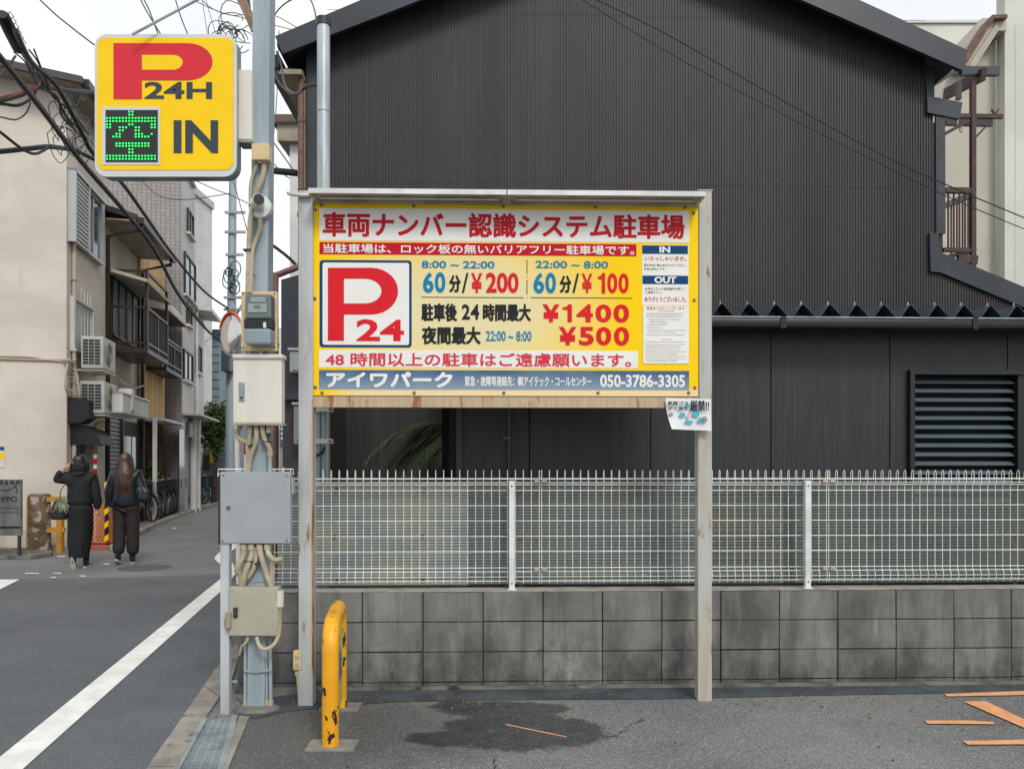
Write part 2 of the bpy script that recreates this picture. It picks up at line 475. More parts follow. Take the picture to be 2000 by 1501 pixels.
# concrete blocks: rain streaks, dark lower edges where moss grew
def block_mat():
    m, n, L, b = nodemat('concrete_block')
    g = n.new('ShaderNodeNewGeometry')
    def nz(sc, st, d=7, ro=0.62):
        mp = n.new('ShaderNodeMapping'); mp.inputs['Scale'].default_value = st
        L.new(g.outputs['Position'], mp.inputs[0])
        t = n.new('ShaderNodeTexNoise'); t.inputs['Scale'].default_value = sc; t.inputs['Detail'].default_value = d; t.inputs['Roughness'].default_value = ro
        L.new(mp.outputs[0], t.inputs['Vector']); return t.outputs[0]
    def mr(x, a, z, o0=0, o1=1):
        r = n.new('ShaderNodeMapRange'); r.inputs[1].default_value = a; r.inputs[2].default_value = z
        r.inputs[3].default_value = o0; r.inputs[4].default_value = o1; L.new(x, r.inputs[0]); return r.outputs[0]
    def mixc(f, a, c):
        k = n.new('ShaderNodeMixRGB'); L.new(f, k.inputs[0])
        if isinstance(a, tuple): k.inputs[1].default_value = (*a, 1)
        else: L.new(a, k.inputs[1])
        k.inputs[2].default_value = (*c, 1); return k.outputs[0]
    col = mixc(mr(nz(1.6, (1, 1, 1)), 0.35, 0.66), lin('#595856'), lin('#85847f'))
    col = mixc(mr(nz(9, (1, 1, .12)), 0.48, 0.70, 0, .7), col, lin('#4b4a48'))
    col = mixc(mr(nz(6, (1, 1, .16), 5), 0.53, 0.76, 0, .7), col, lin('#9d9c95'))
    # dirt that collects low on the wall
    sp = n.new('ShaderNodeSeparateXYZ'); L.new(g.outputs['Position'], sp.inputs[0])
    low = mr(sp.outputs['Z'], 0.45, -0.02, 0.0, 0.30)
    ad = n.new('ShaderNodeMath'); L.new(low, ad.inputs[0]); L.new(nz(7, (1, 1, .7), 10, 0.75), ad.inputs[1])
    col = mixc(mr(ad.outputs[0], 0.60, 0.88, 0, .85), col, lin('#343533'))
    oi = n.new('ShaderNodeObjectInfo')
    k = n.new('ShaderNodeMixRGB'); k.blend_type = 'MULTIPLY'; k.inputs[0].default_value = 1
    L.new(col, k.inputs[1]); L.new(mr(oi.outputs['Random'], 0, 1, .86, 1.08), k.inputs[2])
    L.new(k.outputs[0], b.inputs['Base Color'])
    b.inputs['Roughness'].default_value = 0.93
    bp = n.new('ShaderNodeBump'); bp.inputs['Strength'].default_value = 0.45; bp.inputs['Distance'].default_value = 0.006
    L.new(nz(90, (1, 1, 1), 4), bp.inputs['Height']); L.new(bp.outputs[0], b.inputs['Normal'])
    return m
M_block = block_mat()

def asphalt(name, c, c2, c3, wet=None, sc=1.0, cracks=None):
    m, n, L, b = nodemat(name)
    g = n.new('ShaderNodeNewGeometry')
    def nz(sc, d=6, ro=0.65):
        t = n.new('ShaderNodeTexNoise'); t.inputs['Scale'].default_value = sc; t.inputs['Detail'].default_value = d; t.inputs['Roughness'].default_value = ro
        L.new(g.outputs['Position'], t.inputs['Vector']); return t.outputs[0]
    def mr(x, a, z, o0=0, o1=1, sm=False):
        r = n.new('ShaderNodeMapRange'); r.inputs[1].default_value = a; r.inputs[2].default_value = z
        r.inputs[3].default_value = o0; r.inputs[4].default_value = o1
        if sm: r.interpolation_type = 'SMOOTHSTEP'
        L.new(x, r.inputs[0]); return r.outputs[0]
    def mixc(f, a, c):
        k = n.new('ShaderNodeMixRGB'); L.new(f, k.inputs[0])
        if isinstance(a, tuple): k.inputs[1].default_value = (*a, 1)
        else: L.new(a, k.inputs[1])
        k.inputs[2].default_value = (*c, 1); return k.outputs[0]
    def math_(op, a, bb):
        k = n.new('ShaderNodeMath'); k.operation = op
        for i, x in enumerate((a, bb)):
            if isinstance(x, (int, float)): k.inputs[i].default_value = x
            else: L.new(x, k.inputs[i])
        return k.outputs[0]
    col = mixc(mr(nz(0.8), 0.35, 0.65), c, c2)
    vo = n.new('ShaderNodeTexVoronoi'); vo.inputs['Scale'].default_value = 165
    L.new(g.outputs['Position'], vo.inputs['Vector'])
    sepc = n.new('ShaderNodeSeparateColor'); L.new(vo.outputs['Color'], sepc.inputs[0])
    col = mixc(mr(sepc.outputs[0], 0.74, 0.97, 0, 0.7), col, c3)
    col = mixc(mr(sepc.outputs[1], 0.7, 0.95, 0, 0.5), col, tuple(x * 0.45 for x in c))
    rough = mr(nz(3), 0.3, 0.7, 0.75, 0.95)
    if wet:
        sp = n.new('ShaderNodeSeparateXYZ'); L.new(g.outputs['Position'], sp.inputs[0])
        best = None
        for (cx, cy, rx, ry) in wet:
            dx = math_('DIVIDE', math_('SUBTRACT', sp.outputs['X'], cx), rx)
            dy = math_('DIVIDE', math_('SUBTRACT', sp.outputs['Y'], cy), ry)
            d = math_('SQRT', math_('ADD', math_('MULTIPLY', dx, dx), math_('MULTIPLY', dy, dy)), 0)
            e = math_('SUBTRACT', 1.0, d)
            best = e if best is None else math_('MAXIMUM', best, e)
        s1 = math_('ADD', best, math_('MULTIPLY', math_('SUBTRACT', nz(6, 10, 0.8), 0.5), 1.1))
        mk = math_('MULTIPLY', mr(s1, -0.06, 0.20, 0, 1, True), mr(nz(11, 8, .75), .3, .62, .72, 1.0))
        k = n.new('ShaderNodeMixRGB'); k.blend_type = 'MULTIPLY'; k.inputs[2].default_value = (.27, .285, .31, 1)
        L.new(mk, k.inputs[0]); L.new(col, k.inputs[1]); col = k.outputs[0]
        rough = math_('SUBTRACT', rough, math_('MULTIPLY', mk, 0.22))
        # the corner by the hoop guard is dirtier and still damp
        ddx = math_('DIVIDE', math_('SUBTRACT', sp.outputs['X'], -1.15), 1.15); ddy = math_('DIVIDE', math_('SUBTRACT', sp.outputs['Y'], 4.3), .9)
        dd_ = math_('ADD', math_('SQRT', math_('ADD', math_('MULTIPLY', ddx, ddx), math_('MULTIPLY', ddy, ddy)), 0), math_('MULTIPLY', math_('SUBTRACT', nz(2.5, 7, .7), .5), 1.2))
        k = n.new('ShaderNodeMixRGB'); k.blend_type = 'MULTIPLY'; k.inputs[2].default_value = (.60, .60, .61, 1)
        L.new(mr(dd_, .55, 1.15, 1, 0, True), k.inputs[0]); L.new(col, k.inputs[1]); col = k.outputs[0]
    if cracks:
        # wandering cracks: thin lines where a warped coordinate crosses a line segment
        sp2 = n.new('ShaderNodeSeparateXYZ'); L.new(g.outputs['Position'], sp2.inputs[0])
        wob = math_('MULTIPLY', math_('SUBTRACT', nz(9, 6, .7), 0.5), 0.16)
        for (ax, ay, bx, by) in cracks:
            ln = math.hypot(bx - ax, by - ay); ux, uy = (bx - ax) / ln, (by - ay) / ln
            rx = math_('SUBTRACT', sp2.outputs['X'], ax); ry = math_('SUBTRACT', sp2.outputs['Y'], ay)
            t = math_('ADD', math_('MULTIPLY', rx, ux), math_('MULTIPLY', ry, uy))
            dd = math_('ABSOLUTE', math_('ADD', math_('SUBTRACT', math_('MULTIPLY', rx, -uy), math_('MULTIPLY', ry, -ux)), wob), 0)
            near = mr(dd, 0.002, 0.006, 1, 0)
            inr = math_('MULTIPLY', mr(t, 0, 0.05), mr(t, ln - 0.05, ln, 1, 0))
            col = mixc(math_('MULTIPLY', near, inr), col, (.012, .012, .012))
    L.new(col, b.inputs['Base Color']); L.new(rough, b.inputs['Roughness'])
    b.inputs['Specular IOR Level'].default_value = 0.35
    bp = n.new('ShaderNodeBump'); bp.inputs['Strength'].default_value = 0.6; bp.inputs['Distance'].default_value = 0.004
    L.new(vo.outputs['Distance'], bp.inputs['Height']); L.new(bp.outputs[0], b.inputs['Normal'])
    return m
def gxy(px, py): g = G(px, py); return (g.x, g.y)
WET = [gxy(1010, 1428) + (.46, .33), gxy(885, 1442) + (.30, .13), gxy(1095, 1430) + (.27, .26), gxy(985, 1385) + (.44, .16), gxy(900, 1380) + (.2, .12)]
cr1 = gxy(1180, 1447) + gxy(1265, 1400); cr2 = gxy(965, 1475) + gxy(975, 1520)
M_lot = asphalt('parking_lot_asphalt', (.128, .128, .126), (.20, .20, .195), (.40, .40, .39), WET, cracks=[cr1, cr2])
rk1 = gxy(150, 1115) + gxy(380, 1090)
M_road = asphalt('road_asphalt_old', (.14, .142, .142), (.195, .197, .197), (.30, .30, .30), cracks=[rk1])
M_patch = asphalt('road_asphalt_new', (.085, .094, .103), (.122, .131, .141), (.20, .205, .21))
M_seal = mat('bitumen_seal', '#4a5054', '#3c4145', 4, rough=0.7, bump=0.3, rust='#6e6e6a', rustlo=0.6, rusthi=0.8)
M_line = mat('white_road_paint', '#e6e6e2', '#d6d6d1', 5, rough=0.7, rust='#8b8c8a', rustlo=0.63, rusthi=0.72, rustsc=20)
M_orangeline = mat('orange_road_paint', '#e2a577', '#d89a6c', 9, rough=0.85, rust='#8a7a6c', rustlo=0.56, rusthi=0.78, rustsc=40, spec=.15)

# ------------------------------------------------------------------ frames of the place
WF = Frame((0, 5.13), (1, .032))            # block wall: y=0 is its front face
BFX = (612 - 1000) / 1500 * 4.76
BF = Frame((BFX, 4.76), (2.37, .058))       # sign board face
PF = Frame((-2.2, 4.58), (1, 0.0))          # hanging parking sign face
CC = (-8.12, 14.0)
SF = Frame(CC, (-.2211, .9752))             # left house fronts along the street; +y goes into the houses
HF = Frame((0, 8.5), (1, .032))             # gable house front
KF = Frame((0, 5.75), (1, .032))            # black shed front

# ------------------------------------------------------------------ ground
structure(MB().poly([(-260, -60, -.03), (260, -60, -.03), (260, 420, -.03), (-260, 420, -.03)]).build('ground', M_road))
kerb_r = [G(289, 1501), G(430, 1296), G(463, 1257)]
def ext(a, b, k): return a + (b - a) * k
k0 = ext(kerb_r[1], kerb_r[0], 3.2); k1 = ext(G(300, 1100), G(300, 1100), 0)
structure(MB().poly([(-60, -4, -.004), (k0.x + .4, -4, -.004), (k0.x + .4, k0.y, -.004), (-1.3, 4.6, -.004), (-1.3, 60, -.004), (-60, 60, -.004)]).build('road', M_road))
patch = [(40, 1130), (120, 1129.5), (430, 1121.5), (520, 1119)]
pp = [G(*q, .0) for q in patch]
structure(MB().poly([pp[0], pp[1], pp[2], (-2.0, pp[3].y, 0), (-1.95, 6.2, 0), G(470, 1262), G(440, 1310), G(368, 1405), G(300, 1501), (k0.x + .1, k0.y, 0), (k0.x + .1, -4, 0), (-9, -4, 0), (-9, G(0, 1149).y - 1.3, 0), G(0, 1150)]).build('road_patch', M_patch))
# painted line along the street with its zigzag
zz = .004
L_up = [G(-40, 1509, zz), G(430, 1130, zz), G(447, 1110, zz), G(426, 1098, zz), G(418, 1090, zz), G(424, 1082, zz), G(446, 1064, zz), G(500, 1024, zz)]
L_lo = [G(520, 1024, zz), G(468, 1064, zz), G(438, 1086, zz), G(456, 1101, zz), G(460, 1120, zz), G(450, 1132, zz), G(430, 1155, zz), G(35, 1509, zz)]
structure(MB().poly([V(p) for p in L_up + L_lo]).build('white_line', M_line))
structure(MB().poly([G(0, 1131, zz), G(38, 1131, zz), G(0, 1150, zz), G(-80, 1190, zz), G(-80, 1131, zz)]).build('white_marking', M_line))
for (x0, x1, y) in ((49, 76, 1119), (104, 120, 1119), (99, 110, 1127), (155, 168, 1124), (202, 214, 1101), (112, 128, 1086), (336, 344, 1031)):
    structure(MB().poly([G(x0, y - .8, zz), G(x1, y - .8, zz), G(x1, y + .9, zz), G(x0, y + .9, zz)]).build('white_marking', M_line))
# kerb of the lot: concrete strip with joints
def strip(pl, pr, z0, z1, name, m, kind='structure'):
    g = MB()
    n = len(pl)
    P = [V((p.x, p.y, z)) for z in (z0, z1) for p in pl + pr[::-1]]
    N = 2 * n
    g.add(P, [tuple(range(N - 1, -1, -1)), tuple(range(N, 2 * N))] + [(i, (i + 1) % N, (i + 1) % N + N, i + N) for i in range(N)])
    o = g.build(name, m); structure(o); return o
ka = [k0, G(289, 1501), G(358, 1400), G(430, 1296), G(463, 1257)]
kb = [k0 + V((.3, .0, 0)), G(346, 1501), G(402, 1402), G(452, 1330), G(475, 1262)]
def seg(i, t0, t1):
    return [ext(ka[i], ka[i + 1], t0), ext(ka[i], ka[i + 1], t1)], [ext(kb[i], kb[i + 1], t0), ext(kb[i], kb[i + 1], t1)]
for i, n_ in ((0, 4), (1, 2), (2, 2), (3, 1)):
    for j in range(n_):
        a, b = seg(i, (j + .012) / n_, (j + .988) / n_)
        strip(a, b, -.03, .012 + .003 * ((i + j) % 2), 'kerb', M_concrete)
# lot surface, to the right of the grating
gc_ = ext(G(455, 1400), G(428, 1501), 1.9)
lotL = [gc_ + V((.05, 0, 0)), G(438, 1501), G(464, 1440), G(478, 1402), G(545, 1372)]
structure(MB().poly([V((p.x, p.y, .004)) for p in lotL] + [(-1.4, 5.3, .004), (12, 5.75, .004), (12, -4, .004), (gc_.x + .05, -4, .004)]).build('parking_lot', M_lot))
strip([gc_ + V((.03, 0, 0)), G(431, 1501), G(454, 1436), G(468, 1400)], [gc_ + V((.10, 0, 0)), G(446, 1501), G(472, 1440), G(487, 1402)], -.02, .012, 'concrete_strip', M_concrete)
# smooth bitumen seal along the foot of the wall
def sealp(px, py): return G(px, py, .008)
structure(MB().poly([sealp(*q) for q in [(462, 1398), (500, 1402), (560, 1388), (640, 1380), (760, 1370), (960, 1366), (1300, 1364), (1600, 1357), (2050, 1349)]] +
                    [WF.M @ V((3.9, -.02, .008)), WF.M @ V((-1.2, -.02, .008)), V((-1.7, 4.85, .008))]).build('bitumen_seal', M_seal))
# concrete collar round the steel pole
bl = MB(); ring = []
P0 = G(500, 1388)
for k in range(14):
    a = 2 * math.pi * k / 14
    ring.append((P0.x + (.14 + .02 * math.sin(3 * a)) * math.cos(a), P0.y + (.09 + .01 * math.cos(2 * a)) * math.sin(a)))
bl.add([(x, y, .0) for x, y in ring] + [(P0.x + (x - P0.x) * .8, P0.y + (y - P0.y) * .8, .03) for x, y in ring], [tuple(range(14, 28))] + [(i, (i + 1) % 14, (i + 1) % 14 + 14, i + 14) for i in range(14)])
structure(bl.build('concrete_collar', M_footing, smooth=True))
# orange bay markings
for q in ([(1845, 1354), (2060, 1346), (2060, 1355), (1850, 1359)], [(1882, 1369), (1925, 1368), (2060, 1432), (2060, 1446)],
          [(1806, 1406), (1895, 1406), (1942, 1409), (1940, 1413), (1812, 1412)], [(1881, 1446), (1975, 1444), (2050, 1440), (2060, 1452), (1890, 1453)]):
    structure(MB().poly([G(x, y, .012) for x, y in q]).build('orange_marking', M_orangeline))
g = MB(); a, b = G(988, 1414, .009), G(1106, 1438, .009)
tag(MB().bar(a, b, .006, .004).build('orange_stick', M_orangeline), 'thin orange strip lying in the damp patch of asphalt', 'stick')
rg = random.Random(12); g = MB()
for k in range(420):
    x = rg.uniform(-1.9, 4.2); y = 5.0 - abs(rg.gauss(0, .35)) + .03 * x if rg.random() < .6 else rg.uniform(3.2, 4.9); z_ = rg.uniform(.003, .008)
    if x < -1.2 and y < 4.3: continue
    g.loft([(x, y, .0, z_, z_ * .8), (x, y, .008 + z_ * .7, z_ * .6, z_ * .5)], 5)
tag(g.build('grit', M_footing, kind='stuff'), 'grey grit and pebbles scattered over the car park asphalt', 'grit')
M_dead = mat('dead_leaf', '#8a7048', '#5d4a30', 9, rough=.8)
for k, (px, py) in enumerate(((840, 1377), (915, 1372), (1105, 1394), (1440, 1372), (1700, 1398), (700, 1420))):
    q = G(px, py, .012); a = rg.uniform(0, 3); u = V((math.cos(a), math.sin(a), .1)) * .02; w = V((-math.sin(a), math.cos(a), .25)) * .009
    tag(MB().add([q - u, q + w, q + u, q - w], [(0, 1, 2), (0, 2, 3)]).build('fallen_leaf', M_dead), ['dead leaf by the wall foot above the damp patch', 'second dead leaf by the wall foot, nearer the damp patch centre', 'dead leaf at the upper right rim of the damp patch', 'dead leaf just right of the right sign post', 'dead leaf lying left of the orange bay lines', 'dead leaf right of the yellow hoop guard'][k], 'leaf', 'dead leaves on the asphalt')
# manhole
mh = G(283, 1108)
structure(MB().disc((mh.x, mh.y, -.003), .36, 'z', 28, .005).build('manhole_cover', mat('cast_iron', '#5a5c5d', '#484a4b', 30, rough=0.7, bump=1.0, bsc=30)))

# ------------------------------------------------------------------ drain grating
dg_a, dg_b = G(352, 1501), G(405, 1405)
dg_c, dg_d = G(428, 1501), G(455, 1400)
gt = thing('drain_grating', 'galvanised steel drain grating set between the kerb and the car park', 'grating', (dg_b.x, dg_b.y, 0))
ext_a = ext(dg_b, dg_a, 1.9); ext_c = ext(dg_d, dg_c, 1.9)
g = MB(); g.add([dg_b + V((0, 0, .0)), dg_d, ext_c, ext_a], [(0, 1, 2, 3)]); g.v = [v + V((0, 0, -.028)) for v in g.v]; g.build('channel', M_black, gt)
MB().bar(dg_b + V((-.012, 0, .004)), ext_a + V((-.012, 0, .004)), .03, .02).build('frame', M_galv, gt)
MB().bar(dg_d + V((.012, 0, .004)), ext_c + V((.012, 0, .004)), .034, .02).build('frame', M_galv, gt)
N_ = 74
for i in range(N_):
    t = (i + .5) / N_
    MB().bar(ext(dg_b, ext_a, t), ext(dg_d, ext_c, t), .0055, .008).build('bar', M_galv, gt)
for t in (.25, .5, .75):
    MB().bar(ext(dg_b, dg_d, t) - V((0, 0, .008)), ext(ext_a, ext_c, t) - V((0, 0, .008)), .006, .02).build('cross_bar', M_galv, gt)

# ------------------------------------------------------------------ block wall
XL = WF.p(463, 1300).x
wall = thing('block_wall', 'low grey concrete block wall under the white mesh fence', 'wall', WF.M @ V((0, 0, 0)), math.atan(.032))
MB(WF).box(XL + .012, 7.3, .010, .140, -.12, .640).build('mortar_core', M_mortar, wall)
MB(WF).box(XL, 7.3, -.045, .006, -.05, .022).build('footing', M_footing, wall)
xs0 = WF.p(708, 1200).x
edges = [XL] + [xs0 + .4 * k for k in range(-2, 21) if xs0 + .4 * k > XL + .06]
protos = []
for s_ in range(4):
    g = MB(WF); w2, h2 = .1965, .0965
    g.rbox(xs0 + .2 - w2, xs0 + .2 + w2, 0, .15, .546 - h2, .546 + h2, .004 + .001 * s_)
    protos.append(g)
def mkblock(x0, x1, z0, z1):
    g = MB(WF); g.rbox(x0 + .0035, x1 - .0035, 0, .15, z0 + .0035, z1 - .0035, .004)
    return g.build('block', M_block, wall)
master = None
rows = [(.446, .646), (.246, .446), (.046, .246)]
for zi, (z0, z1) in enumerate(rows):
    for i in range(len(edges) - 1):
        x0, x1 = edges[i], edges[i + 1]
        if x1 > 7.3: continue
        full = abs((x1 - x0) - .4) < .001
        if full and master is None:
            master = mkblock(x0, x1, z0, z1); mpos = (x0, z0); o = master
        elif full:
            o = inst(master, (x0 - mpos[0], 0, z0 - mpos[1]))
        else:
            o = mkblock(x0, x1, z0, z1)
        o.location.y += random.uniform(-.004, .004); o.location.z += random.uniform(-.002, .002)
        o.rotation_euler.z = random.uniform(-.002, .002)
for i in range(len(edges) - 1):
    if edges[i + 1] < 7.3: mkblock(edges[i], edges[i + 1], -.154, .046)
M_cap = mat('wall_top_mortar', '#a19e95', '#8a877f', 8, rough=0.9, bump=.4)
g = MB(WF); g.box(XL, 7.3, -.002, .152, .646, .652); g.build('top_mortar', M_cap, wall)

# ------------------------------------------------------------------ white mesh fence
zs = [1.395, 1.372, 1.357, 1.318, 1.215, 1.112, 1.008, .905, .795, .768, .705]
fence = thing('mesh_fence', 'white welded wire mesh fence standing on the block wall', 'fence', WF.M @ V((0, .05, .646)), math.atan(.032))
xl = WF.p(528, 1000).x; xe = 7.2
pitch = 15.35 / 1500 * 5.19
xj = [WF.p(1057, 1000).x, WF.p(1626, 1000).x, WF.p(1626, 1000).x + 1.98, xe]
def prof(z):   # the wires bow towards the street at top and bottom
    if z > 1.357: return .075 - (z - 1.357) * .2
    return .075
start = xl
for pi, x_end in enumerate(xj):
    g = MB(WF)
    n_ = int((x_end - start) / pitch)
    for k in range(n_ + 1):
        x = start + .008 + k * (x_end - start - .016) / max(1, n_)
        r = .0023
        prof_pts = [(x, .075, .690), (x, .060, .735), (x, .075, .780), (x, .075, 1.345), (x, .060, 1.378), (x, .060, 1.44), (x, .071, 1.456), (x, .086, 1.446), (x, .088, 1.388)]
        if pi == 0 and False: pass
        g.tube(prof_pts, r, 4)
    for z in zs:
        y = .062 if z in (1.372,) else (.058 if z in (1.395, .735) else .0725)
        g.tube([(start, y, z), (x_end, y, z)], .0029, 5)
    g.tube([(start, .088, 1.40), (x_end, .088, 1.40)], .002, 5)
    g.tube([(start, .060, .735), (x_end, .060, .735)], .002, 5)
    g.build('wire_mesh', M_wire, fence, kind='stuff')
    start = x_end
for px in (1000, 1581):
    x = WF.p(px, 1050).x
    g = MB(WF); g.rbox(x - .019, x + .019, .018, .05, .655, 1.385, .004); g.box(x - .03, x + .03, .01, .06, .653, .659)
    g.build('fence_post', M_white, fence)
    for z in (.70, 1.35): MB(WF).disc((x, .0175, z), .006, 'y', 8, .004).build('bolt', M_bolt, fence)
for xx in (WF.p(1581, 1050).x + 1.98,):
    g = MB(WF); g.rbox(xx - .019, xx + .019, .018, .05, .655, 1.385, .004); g.build('fence_post', M_white, fence)
for x in xj[:3]:
    for z in (1.383, .782):
        for s in (-1, 1):
            MB(WF).rbox(x + s * .026 - .017, x + s * .026 + .017, .045, .063, z - .014, z + .014, .004).build('clamp', M_conduit, fence)

# ------------------------------------------------------------------ translucent corrugated sheets behind the fence
def sheetmat(name, c, c2, transp):
    m, n, L, b = nodemat(name)
    g = n.new('ShaderNodeNewGeometry')
    mp = n.new('ShaderNodeMapping'); mp.inputs['Scale'].default_value = (1.5, 1.5, 3); L.new(g.outputs['Position'], mp.inputs[0])
    t = n.new('ShaderNodeTexNoise'); t.inputs['Scale'].default_value = 1.6; t.inputs['Detail'].default_value = 8; L.new(mp.outputs[0], t.inputs['Vector'])
    r = n.new('ShaderNodeMapRange'); r.inputs[1].default_value = .35; r.inputs[2].default_value = .65; L.new(t.outputs[0], r.inputs[0])
    k = n.new('ShaderNodeMixRGB'); k.inputs[1].default_value = (*lin(c), 1); k.inputs[2].default_value = (*lin(c2), 1); L.new(r.outputs[0], k.inputs[0])
    L.new(k.outputs[0], b.inputs['Base Color']); b.inputs['Roughness'].default_value = .25
    tr = n.new('ShaderNodeBsdfTransparent'); tr.inputs[0].default_value = (.93, .95, .9, 1)
    ms = n.new('ShaderNodeMixShader')
    mr = n.new('ShaderNodeMapRange'); mr.inputs[1].default_value = .3; mr.inputs[2].default_value = .7; mr.inputs[3].default_value = transp + .12; mr.inputs[4].default_value = transp - .12
    L.new(t.outputs[0], mr.inputs[0]); L.new(mr.outputs[0], ms.inputs[0])
    L.new(b.outputs[0], ms.inputs[1]); L.new(tr.outputs[0], ms.inputs[2])
    L.new(ms.outputs[0], n['Material Output'].inputs['Surface'])
    return m
screen = thing('sheet_screen', 'dirty translucent corrugated plastic sheets fixed on rusty posts behind the mesh fence', 'screen', WF.M @ V((0, .2, .6)), math.atan(.032))
M_sh = [sheetmat('clouded_sheet', '#aeb1a2', '#8b9395', .18), sheetmat('clear_sheet', '#989e96', '#798386', .36), sheetmat('clear_sheet_two', '#8c8f80', '#6c7671', .38), sheetmat('clear_sheet_three', '#888f86', '#687475', .38)]
def sheet(x0, x1, w, m):
    g = MB(WF); P = []; n_ = 290; z0, z1 = .660, 1.362
    for i in range(n_ + 1):
        z = z0 + (z1 - z0) * i / n_
        y = w + .005 * math.sin(2 * math.pi * z / .0205)
        P += [(x0, y, z), (x1, y, z)]
    g.add(P, [(2 * i, 2 * i + 1, 2 * i + 3, 2 * i + 2) for i in range(n_)])
    return g.build('sheet', m, screen, smooth=True)
X = lambda px, w=.17: WF.p(px, 1000, w).x
sheet(xl, X(915), .172, M_sh[0]); sheet(X(908), X(1368), .186, M_sh[1]); sheet(X(1360), X(1530), .172, M_sh[2]); sheet(X(1522), 7.1, .186, M_sh[3])
for px in (660, 829, 990, 1018, 1365, 1505, 1537, 1705, 1980):
    x = WF.p(px, 1000, .22).x
    MB(WF).box(x - .016, x + .016, .205, .235, .30, 1.33).build('rusty_post', M_rust, screen)
    for z in (1.322, 1.0, .70):
        MB(WF).disc((x + random.uniform(-.01, .01), .160, z + random.uniform(-.008, .008)), .011, 'y', 7, .012).build('bolt', M_rust, screen)
for z in (.72, 1.32):
    MB(WF).box(xl, 7.1, .196, .2045, z - .012, z + .012).build('rail', M_rust, screen)

# ------------------------------------------------------------------ gable house
house = thing('gable_house', 'tall gabled house clad in dark brown corrugated metal behind the sign board', 'house', HF.M @ V((0, 0, 0)), math.atan(.032))
def hp(px, py, w=0): return HF.p(px, py, w)
def top_px(x):
    t = min(105 + 6 - .39 * (x - 552), .437 * (x - 1565) + 6 if x > 1214 else 1e9) if False else None
    if x <= 1214: t = 105 - .39 * (x - 552) - 8
    else: t = .437 * (x - 1565) - 8
    if x > 1808 and x <= 1822: t = max(t, 140)
    if x > 1822: t = 500 + (x - 1840) * .4 if x > 1840 else 240
    return t
g = MB(HF)
xA = hp(598, 500).x; xB = hp(2040, 500).x
pit = .031; prof_ = [(0, 0), (.30, 0), (.42, -.010), (.88, -.010), (1.0, 0)]
P = []; F = []
x = xA
def zat(xm, top=True):
    px = 1000 + xm * HF.x.x / (8.5 + xm * HF.x.y) * 1500
    if top: return hp(px, top_px(px)).z
    return 2.2 if px > 862 + 30 else -.05
cols = []
while x < xB:
    for (a, d) in prof_[:-1]:
        cols.append((x + a * pit, d))
    x += pit
for (cx, d) in cols:
    P += [(cx, d, zat(cx, False)), (cx, d, zat(cx, True))]
F = [(2 * i, 2 * i + 2, 2 * i + 3, 2 * i + 1) for i in range(len(cols) - 1)]
g.add(P, F); g.build('cladding', M_clad, house)
def hpoly(pts, w, t, name, m=M_trim):
    g = MB(HF); g.prism([(hp(px, py, w).x, w, hp(px, py, w).z) for px, py in pts], (0, t, 0)); return g.build(name, m, house)
# barge boards, trims
hpoly([(537, 71), (1214, -215), (1214, -153), (552, 105)], -.30, .05, 'barge_board')
hpoly([(1214, -215), (1890, 98), (1881, 138), (1214, -153)], -.30, .05, 'barge_board')
hpoly([(598, 84), (622, 76), (622, 1170), (598, 1170)], -.03, .025, 'corner_trim')
hpoly([(1808, 130), (1825, 131), (1825, 222), (1812, 222)], -.03, .03, 'corner_trim')
hpoly([(1828, 222), (1846, 222), (1847, 456), (1829, 456)], -.03, .03, 'corner_trim')
hpoly([(1811, 187), (1880, 200), (1875, 232), (1812, 220)], -.05, .05, 'edge_flashing')
hpoly([(1816, 455), (1834, 455), (1836, 492), (2060, 585), (2060, 625), (1838, 532), (1818, 530)], -.05, .05, 'edge_flashing')
g = MB(HF)
for py in (-60, 10, 57, 130, 218, 305, 350, 455, 520, 566):
    for k in range(17):
        px = 660 + k * 70 + (py * 7) % 23; q = hp(px, py)
        if py > top_px(px) + 20 and px < 1800: g.disc((q.x + .02 * math.sin(k * 5 + py), -.011, q.z + .01 * math.sin(k * 3)), .0045, 'y', 6, .004)
g.build('screws', M_bolt, house, kind='stuff')
for py in (352, 20):
    q0_, q1_ = hp(640, py), hp(1806, py); MB(HF).box(q0_.x, q1_.x, -.0125, -.0104, q0_.z - .004, q0_.z).build('sheet_lap', M_clad, house)
# body behind the cladding, roof planes with overhang
zr = hp(1214, -212, -.26).z; zl = hp(541, 76, -.26).z; xr = hp(1214, 0, -.26).x; xle = hp(541, 80, -.26).x; xre = hp(1886, 120, -.26).x; zre = hp(1886, 101, -.26).z
xw0 = xA; xw1 = hp(1815, 300).x
gb = MB(HF); gb.prism([(xw0, .03, -.05), (xw1, .03, -.05), (xw1, .03, zre - .3), (xr, .03, zr - .6), (xw0, .03, zl - .25)], (0, 8.5, 0)); gb.build('rear_wall', M_trim, house)
for (xa, za, xb, zb) in ((xle, zl, xr, zr), (xr, zr, xre, zre)):
    g = MB(HF); g.prism([(xa, -.26, za - .08), (xb, -.26, zb - .08), (xb, -.26, zb - .02), (xa, -.26, za - .02)], (0, 9.2, 0)); g.build('roof', M_rooftile, house)
# eave gutter, soffit and brackets on the left
g = MB(HF); g.box(xle - .12, xle + .02, -.25, 8.8, zl - .30, zl - .16); g.build('gutter', M_gutter, house)
g = MB(HF); g.box(xle - .02, xA - .002, -.20, 8.8, zl - .34, zl - .29); g.build('soffit', M_soffit, house)
g = MB(HF); g.box(xA - .05, xA - .006, -.02, 8.5, -.05, zl - .34); g.build('side_wall', mat('tan_render', '#a8997a', '#98896b', 2, rough=.9), house)
